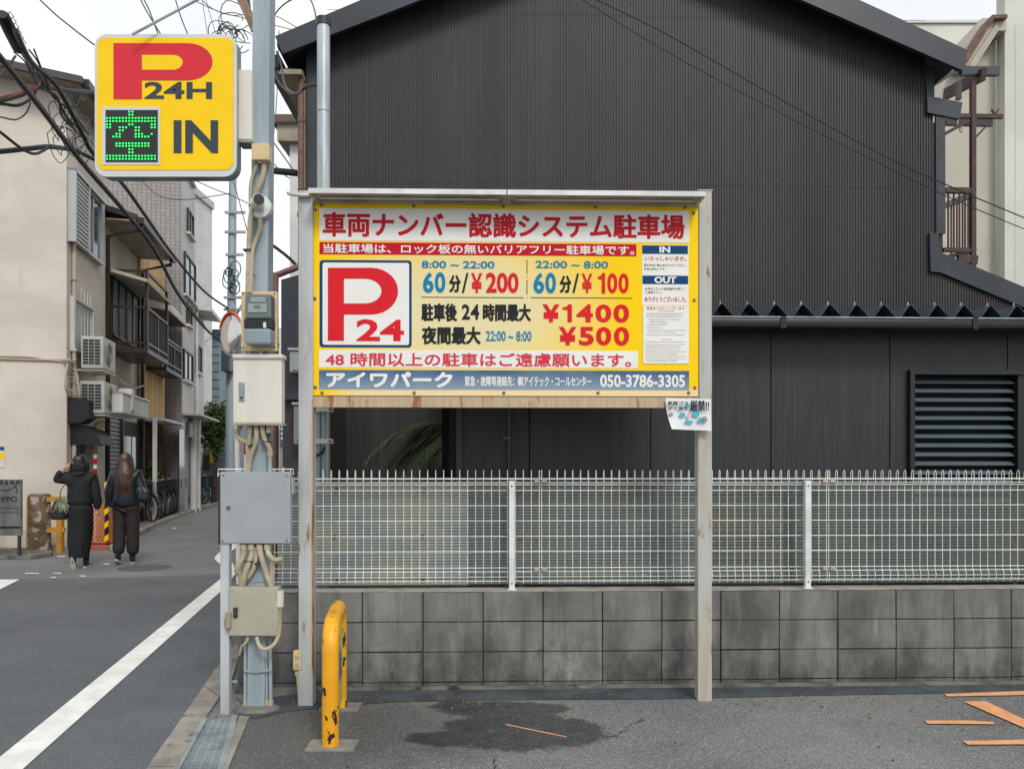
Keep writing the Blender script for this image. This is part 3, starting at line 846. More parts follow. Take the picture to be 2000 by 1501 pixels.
# downpipe
pts = [(545, 128, -.12), (548, 138, -.12), (585, 142, -.10), (588, 155, -.10), (588, 300, -.10), (588, 505, -.10), (584, 520, -.11), (545, 536, -.16), (538, 548, -.17), (538, 700, -.17), (538, 1130, -.17)]
MB(HF).tube(smooth_pts([hp(a, b, w) for a, b, w in pts], 3), .034, 10).build('downpipe', M_brownpipe, house, smooth=True)
for py in (236, 420):
    q = hp(588, py, -.10); MB(HF).tube([q - V((0, 0, .02)), q + V((0, 0, .02))], .042, 10).build('pipe_clip', M_brownpipe, house)
# dark annex standing off the corner
an = thing('annex', 'dark charcoal side porch beside the brown downpipe', 'porch', HF.M @ V((hp(570, 900).x, -1.2, 0)), math.atan(.032))
g = MB(HF); g.prism([(hp(549, 546, -1.2).x, -1.2, hp(549, 546, -1.2).z), (hp(549, 780, -1.2).x, -1.2, hp(549, 780, -1.2).z), (hp(600, 780, -1.2).x, -1.2, hp(600, 780, -1.2).z), (hp(600, 532, -1.2).x, -1.2, hp(600, 532, -1.2).z)], (0, 1.1, 0)); g.build('upper_box', M_trim, an)
g = MB(HF); g.box(hp(552, 900, -1.1).x, hp(640, 900, -1.1).x, -1.1, -.15, -.03, hp(552, 780, -1.1).z - .002); g.build('base', M_clad, an)
def wallbox(name, label, x0, y0, x1, y1, w, d, m):
    t = thing(name, label, 'meter box', HF.M @ V((hp(x0, y1, w).x, w, hp(x0, y1, w).z)), math.atan(.032))
    a = hp(x0, y1, w); b = hp(x1, y0, w)
    MB(HF).rbox(a.x, b.x, w, w + d, a.z, b.z, .015).build('casing', m, t)
    MB(HF).rbox(a.x + .03, b.x - .03, w - .012, w, a.z + (b.z - a.z) * .1, a.z + (b.z - a.z) * .68, .004).build('door', m, t)
    MB(HF).box(a.x - .01, b.x + .01, w - .02, w + d, b.z, b.z + .02).build('lid', M_alu, t)
wallbox('meter_box', 'grey meter box with a pale lid on the porch wall left of the sign post', 565, 684, 604, 727, -1.36, .15, M_greybox)
wallbox('meter_box', 'grey green box lower on the porch wall under the other meter box', 573, 790, 604, 868, -1.26, .15, mat('grey_green_box', '#7c8480', '#70776f', 3, rough=.5))
# ------------------------------------------------------------------ silver conduit pole
sp_ = thing('steel_pole', 'silver galvanised pole with a black cap in front of the gable', 'pole', WF.M @ V((WF.p(632, 900, .5).x, .5, 0)), math.atan(.032))
cx = WF.p(632, 900, .5).x; zt = WF.p(632, 52, .5).z
MB(WF).tube([(cx, .5, -.03), (cx, .5, 2.2), (cx, .5, zt)], .047, 16).build('shaft', M_galvpole, sp_, smooth=True)
MB(WF).tube([(cx, .5, zt - .0), (cx, .5, zt + .055)], .053, 16).build('cap', M_dark, sp_, smooth=True)
z = WF.p(632, 218, .5).z; MB(WF).tube([(cx, .5, z - .006), (cx, .5, z + .006)], .051, 16).build('band', M_galv, sp_)
for py in (800, 862):
    z = WF.p(632, py, .44).z
    g = MB(WF); g.rbox(cx - .085, cx + .085, .39, .445, z - .018, z + .018, .005); g.build('clamp', M_ivory, sp_)
    MB(WF).disc((cx + .072, .39, z), .011, 'y', 8, .02).build('bolt', M_bolt, sp_)
for dx, r in ((-.022, .018), (.016, .017)):
    MB(WF).tube([(cx + dx, .43, WF.p(0, 800, .4).z), (cx + dx, .43, -.02)], r, 8).build('conduit', M_bluesteel, sp_, smooth=True)
MB(WF).tube(smooth_pts([(cx + .02, .42, WF.p(0, 872, .4).z), (cx + .01, .40, WF.p(0, 884, .4).z), (cx - .04, .40, WF.p(0, 889, .4).z), (cx - .10, .42, WF.p(0, 884, .4).z)], 4), .009, 6).build('hose', M_blackrub, sp_, smooth=True)

# ------------------------------------------------------------------ black shed with folded plate roof
def shedmat():
    m, n, L, b = nodemat('black_wood_grain_siding')
    g = n.new('ShaderNodeNewGeometry')
    mp = n.new('ShaderNodeMapping'); mp.inputs['Scale'].default_value = (14, 14, .55); L.new(g.outputs['Position'], mp.inputs[0])
    w = n.new('ShaderNodeTexNoise'); w.inputs['Scale'].default_value = 2.2; w.inputs['Detail'].default_value = 6; w.inputs['Distortion'].default_value = 1.2
    L.new(mp.outputs[0], w.inputs['Vector'])
    r = n.new('ShaderNodeValToRGB'); e = r.color_ramp.elements
    e[0].position = .35; e[0].color = (*lin('#181b1e'), 1); e[1].position = .75; e[1].color = (*lin('#282c30'), 1)
    L.new(w.outputs[0], r.inputs[0])
    mp2 = n.new('ShaderNodeMapping'); mp2.inputs['Scale'].default_value = (60, 60, 1.2); L.new(g.outputs['Position'], mp2.inputs[0])
    w2 = n.new('ShaderNodeTexNoise'); w2.inputs['Scale'].default_value = 1.5; w2.inputs['Detail'].default_value = 3; L.new(mp2.outputs[0], w2.inputs['Vector'])
    r2 = n.new('ShaderNodeMapRange'); r2.inputs[1].default_value = .58; r2.inputs[2].default_value = .75; r2.inputs[4].default_value = .32; L.new(w2.outputs[0], r2.inputs[0])
    k = n.new('ShaderNodeMixRGB'); k.inputs[2].default_value = (*lin('#43494d'), 1); L.new(r2.outputs[0], k.inputs[0]); L.new(r.outputs[0], k.inputs[1])
    L.new(k.outputs[0], b.inputs['Base Color']); b.inputs['Roughness'].default_value = .5
    bp = n.new('ShaderNodeBump'); bp.inputs['Strength'].default_value = .25; bp.inputs['Distance'].default_value = .004
    L.new(w.outputs[0], bp.inputs['Height']); L.new(bp.outputs[0], b.inputs['Normal'])
    return m
M_siding = shedmat()
shed = thing('black_shed', 'low black wood grain shed with a saw tooth metal roof behind the fence', 'shed', KF.M @ V((KF.p(862, 900).x, 0, 0)), math.atan(.032))
kx = lambda px, w=0: KF.p(px, 800, w).x
zg = KF.p(1600, 622, -.25).z           # gutter top
xs = [kx(890)] + [kx(1034) + .915 * k for k in range(0, 12)]
x_end = kx(862) + 7.6
wx0, wx1, wz1 = kx(1772), kx(2010), KF.p(1800, 723).z
for i in range(len(xs) - 1):
    a, b = xs[i] + .004, min(xs[i + 1], x_end) - .004
    if a > x_end: break
    segs = [(a, b, -.05, zg - .06)]
    if b > wx0 and a < wx1:
        segs = []
        if a < wx0: segs.append((a, wx0, -.05, wz1))
        if b > wx1: segs.append((wx1, b, -.05, wz1))
        segs.append((a, b, wz1, zg - .06))
    g = MB(KF)
    for (p, q, z0, z1) in segs: g.box(p, q, 0, .02, z0, z1)
    g.build('siding_panel', M_siding, shed)
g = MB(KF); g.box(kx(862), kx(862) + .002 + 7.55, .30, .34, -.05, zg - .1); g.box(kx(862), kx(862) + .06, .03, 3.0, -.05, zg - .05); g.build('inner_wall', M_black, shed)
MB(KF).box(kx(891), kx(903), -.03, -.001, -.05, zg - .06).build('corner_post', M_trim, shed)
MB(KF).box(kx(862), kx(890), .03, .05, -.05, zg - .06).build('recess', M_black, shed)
MB(KF).tube([(kx(994), -.03, -.05), (kx(994), -.03, zg - .1)], .016, 8).build('drainpipe', M_trim, shed)
MB(KF).box(kx(982), kx(996), -.055, -.02, KF.p(0, 857).z, KF.p(0, 852).z).build('pipe_bracket', M_shed, shed)
# gutter
g = MB(KF); g.rbox(kx(862), x_end, -.30, -.16, zg - .075, zg - .004, .02); g.build('gutter', M_gutter, shed, smooth=True)
MB(KF).box(kx(862), x_end, -.305, -.297, zg - .004, zg + .004).build('gutter_lip', M_galv, shed)
for px in (1530, 1905): MB(KF).box(kx(px, -.3) - .02, kx(px, -.3) + .02, -.307, -.15, zg - .079, zg + .006).build('gutter_joint', M_gutter, shed)
# folded roof ribs
px_p = 54.2 / 1500 * 5.5
xpk = KF.p(1410, 600, -.24).x
i0 = int((kx(862) - xpk) / px_p) ; n_r = int((x_end - xpk) / px_p)
hR = .098
g = MB(KF); y0r, y1r = -.24, 3.2
rib = MB(KF)
rib.prism([(xpk - px_p / 2, y0r, zg + .004), (xpk - px_p / 2 + .018, y0r, zg + .004), (xpk - .008, y0r, zg + .004 + hR), (xpk + .008, y0r, zg + .004 + hR), (xpk + px_p / 2 - .002, y0r, zg + .004), (xpk + px_p / 2 - .002, y0r, zg + .007),
           (xpk + .010, y0r, zg + .008 + hR), (xpk - .010, y0r, zg + .008 + hR), (xpk - px_p / 2 + .016, y0r, zg + .007), (xpk - px_p / 2, y0r, zg + .007)], (0, 3.4, .10))
rib0 = rib.build('roof_rib', M_shed, shed)
cl = MB(KF); cl.poly([(xpk - px_p / 2 + .02, -.11, zg + .004), (xpk + px_p / 2 - .004, -.11, zg + .004), (xpk, -.11, zg + hR)]); cl0 = cl.build('end_closure', M_trim, shed)
bb = MB(KF); bb.tube([(xpk, -.20, zg + hR), (xpk, -.20, zg + hR + .035)], .005, 6); bb.tube([(xpk, -.20, zg + hR + .006), (xpk, -.20, zg + hR + .012)], .014, 8); bt0 = bb.build('bolt', M_galv, shed)
for k in range(i0, n_r + 1):
    if k == 0: continue
    for o in (rib0, cl0, bt0): inst(o, (k * px_p, 0, 0))
MB(KF).box(kx(862), x_end, -.10, .0, zg - .06, zg + .003).build('eave_beam', M_trim, shed)
# louvred window
win = thing('louvre_window', 'black framed window with horizontal smoked glass louvre slats in the shed wall', 'window', KF.M @ V((wx0, 0, 1.0)), math.atan(.032))
fw = .035
g = MB(KF); zb = 1.0
g.box(wx0, wx1, -.045, .05, wz1 - fw, wz1); g.box(wx0, wx0 + fw, -.045, .05, zb, wz1 - fw); g.box(kx(1985), kx(1985) + .05, -.02, .05, zb, wz1 - fw); g.box(wx0, wx1, -.045, .05, zb - .03, zb)
g.build('frame', M_darkframe, win)
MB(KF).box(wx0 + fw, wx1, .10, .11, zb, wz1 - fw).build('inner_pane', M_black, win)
zt_ = KF.p(1800, 740).z
for k in range(14):
    z = zt_ - k * .0695
    if z - .05 < zb: break
    MB(KF).prism([(wx0 + fw + .004, .005, z - .030), (wx0 + fw + .004, .050, z), (wx0 + fw + .004, .055, z - .004), (wx0 + fw + .004, .010, z - .034)], (kx(1983) - wx0 - fw - .004, 0, 0)).build('slat', M_slat, win)
MB(KF).box(wx1 - .03, wx1 + .8, -.02, .04, -.05, wz1).build('side_panel', M_siding, win)
# ------------------------------------------------------------------ big price board
brd = thing('sign_board', 'big yellow car park price board on two square posts under a white hood', 'sign', BF.M @ V((0, 0, 0)), math.atan2(.058, 2.37))
bp = lambda px, py, w=0: BF.p(px, py, w)
def boardmat():
    m, n, L, b = nodemat('board_yellow_print')
    tcn = n.new('ShaderNodeTexCoord'); sp = n.new('ShaderNodeSeparateXYZ'); L.new(tcn.outputs['Object'], sp.inputs[0])
    # printed fade: cream in the middle, full yellow towards the right and the edges
    cx = bp(880, 600).x; cz = bp(0, 600).z
    def mth(op, a, bb):
        k = n.new('ShaderNodeMath'); k.operation = op
        for i, x in enumerate((a, bb)):
            if isinstance(x, (int, float)): k.inputs[i].default_value = x
            else: L.new(x, k.inputs[i])
        return k.outputs[0]
    dx = mth('DIVIDE', mth('SUBTRACT', sp.outputs['X'], cx + .1), 1.15); dz = mth('DIVIDE', mth('SUBTRACT', sp.outputs['Z'], cz), .72)
    d = mth('SQRT', mth('ADD', mth('MULTIPLY', dx, dx), mth('MULTIPLY', dz, dz)), 0)
    r = n.new('ShaderNodeValToRGB'); e = r.color_ramp.elements
    e[0].position = .32; e[0].color = (*lin('#e0d3a4'), 1); e[1].position = .86; e[1].color = (*lin('#f4ca00'), 1)
    x = r.color_ramp.elements.new(.6); x.color = (*lin('#ebd072'), 1)
    L.new(d, r.inputs[0])
    # sun-bleached bottom edge
    k = n.new('ShaderNodeMixRGB'); k.inputs[2].default_value = (*lin('#e8cfa0'), 1)
    q = n.new('ShaderNodeMapRange'); zb = bp(0, 760).z; q.inputs[1].default_value = zb + .02; q.inputs[2].default_value = zb - .005; L.new(sp.outputs['Z'], q.inputs[0])
    q2 = n.new('ShaderNodeMapRange'); q2.inputs[1].default_value = bp(628, 700).x; q2.inputs[2].default_value = bp(700, 700).x; L.new(sp.outputs['X'], q2.inputs[0])
    L.new(mth('MULTIPLY', q.outputs[0], q2.outputs[0]), k.inputs[0]); L.new(r.outputs[0], k.inputs[1])
    L.new(k.outputs[0], b.inputs['Base Color']); b.inputs['Roughness'].default_value = .4; b.inputs['Specular IOR Level'].default_value = .15
    return m
def bandmat():
    m, n, L, b = nodemat('blue_gradient_print')
    tcn = n.new('ShaderNodeTexCoord'); sp = n.new('ShaderNodeSeparateXYZ'); L.new(tcn.outputs['Object'], sp.inputs[0])
    q = n.new('ShaderNodeMapRange'); q.inputs[1].default_value = bp(0, 760).z; q.inputs[2].default_value = bp(0, 724).z; L.new(sp.outputs['Z'], q.inputs[0])
    r = n.new('ShaderNodeValToRGB'); e = r.color_ramp.elements
    e[0].color = (*lin('#7f97ab'), 1); e[1].color = (*lin('#2f5579'), 1); L.new(q.outputs[0], r.inputs[0])
    t = n.new('ShaderNodeTexNoise'); t.inputs['Scale'].default_value = 4; L.new(tcn.outputs['Object'], t.inputs['Vector'])
    k = n.new('ShaderNodeMixRGB'); k.inputs[2].default_value = (*lin('#8a9aa6'), 1); L.new(r.outputs[0], k.inputs[1])
    q3 = n.new('ShaderNodeMapRange'); q3.inputs[1].default_value = .45; q3.inputs[2].default_value = .75; q3.inputs[4].default_value = .4; L.new(t.outputs[0], q3.inputs[0]); L.new(q3.outputs[0], k.inputs[0])
    L.new(k.outputs[0], b.inputs['Base Color']); b.inputs['Roughness'].default_value = .4
    return m
M_board = boardmat(); M_band = bandmat()
a = bp(612, 772); b = bp(1364, 772); zt = bp(612, 397).z; zb = bp(612, 772).z
MB(BF).box(a.x, b.x, 0, .03, zb, zt).build('face', M_board, brd)
# posts
pw = .088
lx = bp(598.5, 900).x; rx = bp(1379, 900).x
for x, zz_ in ((lx, bp(0, 368).z), (rx, bp(1379, 370).z)):
    bk = .045 if x > 1 else 0
    g = MB(BF); g.rbox(x - pw / 2, x + pw / 2, -.022 + bk, -.022 + bk + pw, -.02, zz_, .004); o = g.build('post', M_rustpost if x > 1 else M_postpaint, brd)
    g = MB(BF); g.box(x - pw / 2 - .004, x + pw / 2 + .004, -.026 + bk, -.018 + bk + pw, zz_, zz_ + .006); g.build('post_cap', M_rust if x < 1 else M_postpaint, brd)
# rust run on the inner right edge of the left post, bottom rail, side channels
MB(BF).box(lx + pw / 2 - .006, lx + pw / 2 + .001, -.0232, .02, .2, 1.9).build('rust_streak', mat('rust_run', '#a98a68', '#b39b7d', 3, (6, 6, .4), rough=.7, rust='#8a5a30', rustlo=.5, rusthi=.62, rustst=(4, 4, .6)), brd)
M_rail = mat('bottom_rail_paint', '#b9a78a', '#ae987c', 3, (30, 1, 1), rough=.6, rust='#94602f', rustlo=.55, rusthi=.66, rustsc=6, rustst=(2.5, 1, .5))
zr0 = bp(612, 795).z
MB(BF).box(lx + pw / 2, rx - pw / 2, -.006, .05, zr0, zb - .002).build('bottom_rail', M_rail, brd)
MB(BF).box(lx + pw / 2, rx - pw / 2, -.007, -.006, zb - .006, zb - .002).build('rail_edge', M_rust, brd)
MB(BF).box(b.x, rx - pw / 2, -.002, .02, zb, zt).build('side_channel', M_rust, brd)
# hood with lamp housing
hz = zt + .0; x0h, x1h = bp(603, 380, -.17).x, bp(1377, 380, -.17).x
xm = bp(990, 390, -.17).x
M_hood_in = mat('hood_underside', '#b9b4a3', '#a29c8a', 5, rough=.6, rust='#5a5648', rustlo=.56, rusthi=.7, rustsc=5, rustst=(1, 4, 1))
zf = bp(603, 377, -.18).z
for (p, q) in ((x0h, xm - .003), (xm + .003, x1h)):
    MB(BF).box(p, q, -.182, -.178, zf, zf + .030).build('hood_lip', M_white, brd)
    MB(BF).box(p, q, -.178, .03, zf + .012, zf + .029).build('hood_top', M_hood_in, brd)
    MB(BF).box(p, p + .022, -.178, 0, zf - .001, zf + .012).build('hood_bracket', M_hood_in, brd)
    MB(BF).box(q - .022, q, -.178, 0, zf - .001, zf + .012).build('hood_bracket', M_hood_in, brd)
    MB(BF).tube([(p + .05, -.09, zf + .003), (q - .05, -.09, zf + .003)], .008, 8).build('lamp_tube', M_ivory, brd, smooth=True)
MB(BF).box(a.x, b.x, -.028, .0, zt - .004, zf + .012).build('hood_back', M_hood_in, brd)
MB(BF).box(bp(588, 360, -.02).x, bp(612, 360).x, -.03, .07, zf + .031, zf + .045).build('rust_plate', mat('orange_rust', '#a2622f', '#8a4f28', 9, rough=.9), brd)
pp_ = [bp(608, 380, -.05), bp(592, 381, -.05), bp(575, 380, -.03), bp(563, 377, .05)]
MB(BF).tube(smooth_pts(pp_, 4), .012, 8).build('conduit_end', M_ivory, brd, smooth=True)
# bolts round the face
bn = MB(BF)
b0 = None
for (px, py) in ((628, 400), (808, 402), (983, 403), (1163, 404), (1338, 405), (616, 409), (615, 583), (616, 756), (1355, 416), (1356, 586), (1357, 757), (629, 767), (809, 767), (984, 767), (1168, 767), (1345, 767)):
    q = bp(px, py, -.001)
    g = MB(BF); g.disc((q.x, -.0005, q.z), .0105, 'y', 10, .004); g.disc((q.x, -.0045, q.z), .006, 'y', 6, .005)
    g.build('bolt', M_bolt, brd)
# panels
T = .0012
w1, w2 = -.0015, -.0030
panel(BF, (624, 406, 1346, 469), w1, M_white_print, brd, 'title_panel')
text(BF, '車両ナンバー認識システム駐車場', (630, 413.5, 1337, 462), w2, M_redprint, brd, fat=.030)
panel(BF, (624, 472.6, 1243, 496.5), w1, M_redprint, brd, 'red_band')
text(BF, '当駐車場は、ロック板の無いバリアフリー駐車場です。', (631, 475.5, 1239, 494), w2, M_white_print, brd, fat=.022)
panel(BF, (624, 507.5, 804, 678), w1, M_navy, brd, 'logo_border', r=.02)
panel(BF, (630, 512.5, 799, 673), w1 - .0012, M_white_print, brd, 'logo_panel', r=.014)
letter_P(BF, -.0042, M_redbright, brd, 640.3, 522.8, 777.5, 665.3, 671.8, 544.3, 745, 592.5, 614.2)
text(BF, '2', (696, 623, 742, 666), -.0042, M_redbright, brd, off=.03); text(BF, '4', (742, 624, 789, 666), -.0042, M_redbright, brd, off=.03)
text(BF, '8:00 ~ 22:00', (823.5, 509, 966, 523.5), w2, M_cyan, brd, off=.022)
text(BF, '6', (826, 531, 847, 572), w2, M_cyan, brd, off=.03); text(BF, '0', (849, 531, 870, 572), w2, M_cyan, brd, off=.03)
text(BF, '分', (877, 537, 900, 571), w2, M_blackprint, brd, fat=.035)
text(BF, '/', (902, 533, 915, 572), w2, M_blackprint, brd, off=.012)
text(BF, '¥', (920, 533, 942, 572), w2, M_redbright, brd, off=.025)
text(BF, '200', (949, 532, 1013, 572), w2, M_redbright, brd, off=.03)
text(BF, '22:00 ~ 8:00', (1046, 509, 1188, 523.5), w2, M_cyan, brd, off=.022)
text(BF, '6', (1042, 532, 1063, 573), w2, M_cyan, brd, off=.03); text(BF, '0', (1065, 532, 1086, 573), w2, M_cyan, brd, off=.03)
text(BF, '分', (1093, 538, 1116, 572), w2, M_blackprint, brd, fat=.035)
text(BF, '/', (1118, 534, 1131, 572), w2, M_blackprint, brd, off=.012)
text(BF, '¥', (1136, 534, 1157, 572), w2, M_redbright, brd, off=.025)
digit_one(BF, (1168, 533, 1182, 573), w2, M_redbright, brd); text(BF, '0', (1186, 533, 1206, 573), w2, M_redbright, brd, off=.03); text(BF, '0', (1208, 533, 1228, 573), w2, M_redbright, brd, off=.03)
panel(BF, (823, 579.5, 1023, 581), w1, M_blackprint, brd, 'rule'); panel(BF, (1037, 580.5, 1234, 582), w1, M_blackprint, brd, 'rule')
for y0, y1 in ((507, 535), (540, 542), (547, 575), (580, 582)): panel(BF, (1028.5, y0, 1030, y1), w1, M_blackprint, brd, 'rule')
text(BF, '駐車後', (823, 592, 893, 627), w2, M_blackprint, brd, fat=.034)
text(BF, '2', (902, 594, 918, 624), w2, M_blackprint, brd, off=.03); text(BF, '4', (919, 594, 936, 624), w2, M_blackprint, brd, off=.03)
text(BF, '時間最大', (943, 593, 1037, 627), w2, M_blackprint, brd, fat=.034)
text(BF, '¥', (1059, 594, 1093, 629), w2, M_redbright, brd, off=.035); digit_one(BF, (1099, 594, 1117, 629), w2, M_redbright, brd); text(BF, '4', (1126, 594, 1158, 629), w2, M_redbright, brd, off=.035); text(BF, '0', (1163, 594, 1194, 629.5), w2, M_redbright, brd, off=.035); text(BF, '0', (1198, 594, 1229, 630), w2, M_redbright, brd, off=.035)
text(BF, '夜間最大', (823.5, 637, 939, 672), w2, M_blackprint, brd, fat=.034)
text(BF, '22:00 ~ 8:00', (949, 646, 1038, 666), w2, M_cyan, brd, off=.02)
text(BF, '¥', (1091, 638, 1126, 674), w2, M_redbright, brd, off=.035); text(BF, '5', (1131, 638, 1160, 674.5), w2, M_redbright, brd, off=.035); text(BF, '0', (1164, 638, 1194, 674.5), w2, M_redbright, brd, off=.035); text(BF, '0', (1199, 638, 1229, 675), w2, M_redbright, brd, off=.035)
panel(BF, (623, 683, 1246, 717), w1, M_white_print, brd, 'notice_band')
text(BF, '48 時間以上の駐車はご遠慮願います。', (636, 688, 1233, 715), w2, M_redpale, brd, fat=.024)
panel(BF, (623, 722, 1346, 760), w1, M_band, brd, 'contact_band')
text(BF, 'アイワパーク', (637, 725.5, 884, 756.5), w2, M_white_print, brd, fat=.05)
text(BF, '緊急・故障等連絡先：㈱アイテック・コールセンター', (908, 734, 1155, 754), w2, M_white_print, brd, fat=.018)
text(BF, '050-3786-3305', (1172, 731, 1338, 756), w2, M_white_print, brd, off=.028)
panel(BF, (1254, 478, 1345, 596), w1, M_white_print, brd, 'guide_panel')
panel(BF, (1254.5, 479, 1343.5, 495.5), w2, M_navy, brd, 'header')
text(BF, 'IN', (1288, 481, 1309, 493.5), -.0045, M_white_print, brd, off=.04)
text(BF, 'いらっしゃいませ。', (1260, 500, 1340, 509), w2, M_redpale, brd, fat=.01)
text(BF, '車を枠内に車止めまで入れて下さい。', (1258, 515, 1340, 520.3), w2, M_blackprint, brd)
text(BF, '料金は後払いです。', (1258, 522.5, 1300, 527.5), w2, M_blackprint, brd)
panel(BF, (1255, 538, 1344, 554.5), w2, M_navy, brd, 'header')
text(BF, 'OUT', (1278, 540, 1321, 553), -.0045, M_white_print, brd, off=.04)
text(BF, 'お停めになった車室番号を押して', (1260, 561, 1339, 566.5), w2, M_blackprint, brd)
text(BF, 'ご精算下さい。', (1260, 568.5, 1294, 573.5), w2, M_blackprint, brd)
text(BF, 'ありがとうございました。', (1259, 579, 1341, 589), w2, M_redpale, brd, fat=.008)
panel(BF, (1256, 597, 1345.5, 710), -.0042, M_white_print, brd, 'notice_sheet', r=.006)
text(BF, '毎度ありがとうございます', (1263, 598.5, 1337, 604.5), -.0056, M_redpale, brd)
for i, (y, x0, x1, red) in enumerate([(607.5, 1286, 1316, 1), (612, 1262, 1336, 0), (615, 1262, 1330, 0), (619, 1262, 1334, 0), (624, 1266, 1328, 0), (628, 1268, 1300, 0), (631.5, 1268, 1306, 0), (635, 1264, 1300, 0), (640, 1264, 1292, 0), (645, 1264, 1338, 0), (649, 1266, 1320, 0), (654, 1262, 1336, 0), (663, 1291, 1313, 1),
                                      (668, 1260, 1338, 0), (673, 1260, 1338, 0), (677.5, 1260, 1330, 0), (682, 1262, 1326, 0), (686.5, 1260, 1338, 0), (691, 1260, 1324, 0), (695.5, 1262, 1336, 0), (700, 1260, 1338, 0), (704.5, 1262, 1322, 0)]):
    g = MB(BF); x = x0
    while x < x1:
        wd_ = random.uniform(1.0, 4.5); p = bp(x, y); q = bp(min(x + wd_, x1), y)
        g.box(p.x, q.x, -.0056, -.0052, p.z - .0014, p.z + .0014); x += wd_ + random.uniform(.5, 1.2)
    g.build('small_print', M_redpale if red else M_greyprint, brd, kind='stuff')
# curling notice taped to the right post
nf = Frame(BF.M @ V((rx, -.027, 0)), (2.37, .058))
stk = thing('paper_notice', 'curled white notice about litter stuck to the right post of the board', 'notice', nf.M @ V((0, 0, nf.p(1379, 808).z)), math.atan2(.058, 2.37))
P = []; n_ = 8
for j in range(n_ + 1):
    for i in range(n_ + 1):
        u, v = i / n_, j / n_
        pxl = 1300 + (14 * max(0, v - .15) ** 1.6 if True else 0); pxr = 1388 + 2 * v
        q = nf.p(pxl + (pxr - pxl) * u, 777 + 62 * v + u * 2 - (1 - u) * 1 * v)
        P.append((q.x, -.004 * (1 - u) - .03 * max(0, .5 - u) * v * (v) , q.z))
g = MB(nf); g.add(P, [(j * (n_ + 1) + i, j * (n_ + 1) + i + 1, (j + 1) * (n_ + 1) + i + 1, (j + 1) * (n_ + 1) + i) for j in range(n_) for i in range(n_)])
g.build('sheet', flat('notice_paper', '#dfe1e2', .4), stk, smooth=True)
wn = -.022
text(nf, '家庭ゴミ', (1304, 783, 1344, 791), wn, M_blackprint, stk, fat=.03)
text(nf, 'ポイ捨て', (1304, 793, 1344, 801), wn, M_blackprint, stk, fat=.03)
text(nf, '厳禁!!', (1348, 781, 1385, 803), wn, M_blackprint, stk, fat=.02)
M_teal = flat('teal_print', '#2fb3c8', .4); M_pinkp = flat('pink_print', '#d9b3b0', .4)
for (px, py, ax, ay, mm) in ((1341, 792, 5, 4, M_teal), (1331, 810, 6, 5, M_teal), (1358, 808, 7, 6, M_teal), (1344, 824, 9, 3.5, M_teal), (1367, 820, 6, 5, M_teal), (1374, 819, 6, 6, M_greyprint), (1343, 812, 4, 5, M_pinkp), (1309, 809, 5, 3, M_greyprint)):
    g = MB(nf); c = nf.p(px, py); P = []
    for k in range(10):
        a_ = 2 * math.pi * k / 10; q = nf.p(px + ax * math.cos(a_) * (1 + .15 * math.sin(3 * a_)), py + ay * math.sin(a_)); P.append((q.x, -.019 - .0003 * (px % 7), q.z))
    g.poly(P).build('print_shape', mm, stk)

# ------------------------------------------------------------------ steel pole with its boxes
PX = lambda px, py, w=0: WORLD.p(px, py, w)
pole = thing('steel_column', 'blue grey square steel column carrying the boxes at the lot corner', 'pole', G(500, 1388))
Yp = 4.66
def wbox(px0, py0, px1, py1, y0, y1, b=.006):
    a = PX(px0, py1, y0); c = PX(px1, py0, y0); g = MB(); g.rbox(a.x, c.x, y0, y1, a.z, c.z, b); return g
hw = .052
bx, tx = PX(499.5, 1388, Yp).x, PX(511, -60, Yp).x; zt_ = PX(511, -60, Yp).z
g = MB()
P = [(bx - hw, Yp, 0), (bx + hw, Yp, 0), (bx + hw, Yp + .104, 0), (bx - hw, Yp + .104, 0), (tx - hw, Yp, zt_), (tx + hw, Yp, zt_), (tx + hw, Yp + .104, zt_), (tx - hw, Yp + .104, zt_)]
g.add(P, [(0, 3, 2, 1), (4, 5, 6, 7), (0, 1, 5, 4), (1, 2, 6, 5), (2, 3, 7, 6), (3, 0, 4, 7)]); g.build('column', M_bluesteel, pole)
def polex(z): return bx + (tx - bx) * z / zt_
for py in (1310,):
    z = PX(0, py, Yp).z; g = MB(); g.tube(smooth_pts([(polex(z) - .07, Yp - .006, z + .004), (polex(z), Yp - .012, z - .004), (polex(z) + .1, Yp - .012, z + .01)], 3), .005, 6); g.build('tie_band', M_bluesteel, pole)
for (pa, pb, y0_, r) in ((479, 479, 1245, .010), (519, 521, 1245, .009), (527.5, 529, 1245, .011)):
    a = PX(pa, y0_, Yp + .02); b = PX(pb, 1370, Yp + .02)
    MB().tube([a, (a + b) / 2, b], r, 8).build('conduit', M_bluesteel, pole, smooth=True)
    MB().tube([b + V((0, 0, .01)), b - V((0, 0, .035))], r * 1.5, 8).build('coupling', M_conduit, pole, smooth=True)
    MB().tube([b - V((0, 0, .035)), V((b.x + .02, b.y, .0))], r * .8, 8).build('cable_tail', M_conduit, pole, smooth=True)
def conduit(pts, r=.014, nm='conduit', m=None, par=pole, sub=5):
    MB().tube(smooth_pts([PX(*q) for q in pts], sub), r, 8).build(nm, m or M_conduit, par, smooth=True)
def socket(px, py, Y, r=.02, l=.03, par=pole):
    a = PX(px, py, Y); MB().tube([a, a - V((0, 0, l))], r, 10).build('coupling', M_conduit, par, smooth=True)
Yc = Yp - .03
conduit([(517, 312, Yc), (513, 345, Yc), (498, 385, Yc - .01), (489, 430, Yc - .01), (486, 500, Yc - .01), (484, 572, Yc - .01)], .016)
conduit([(503, 320, Yc), (492, 350, Yc), (489, 380, Yc), (491, 460, Yc), (493, 530, Yc), (491, 572, Yc)], .011)
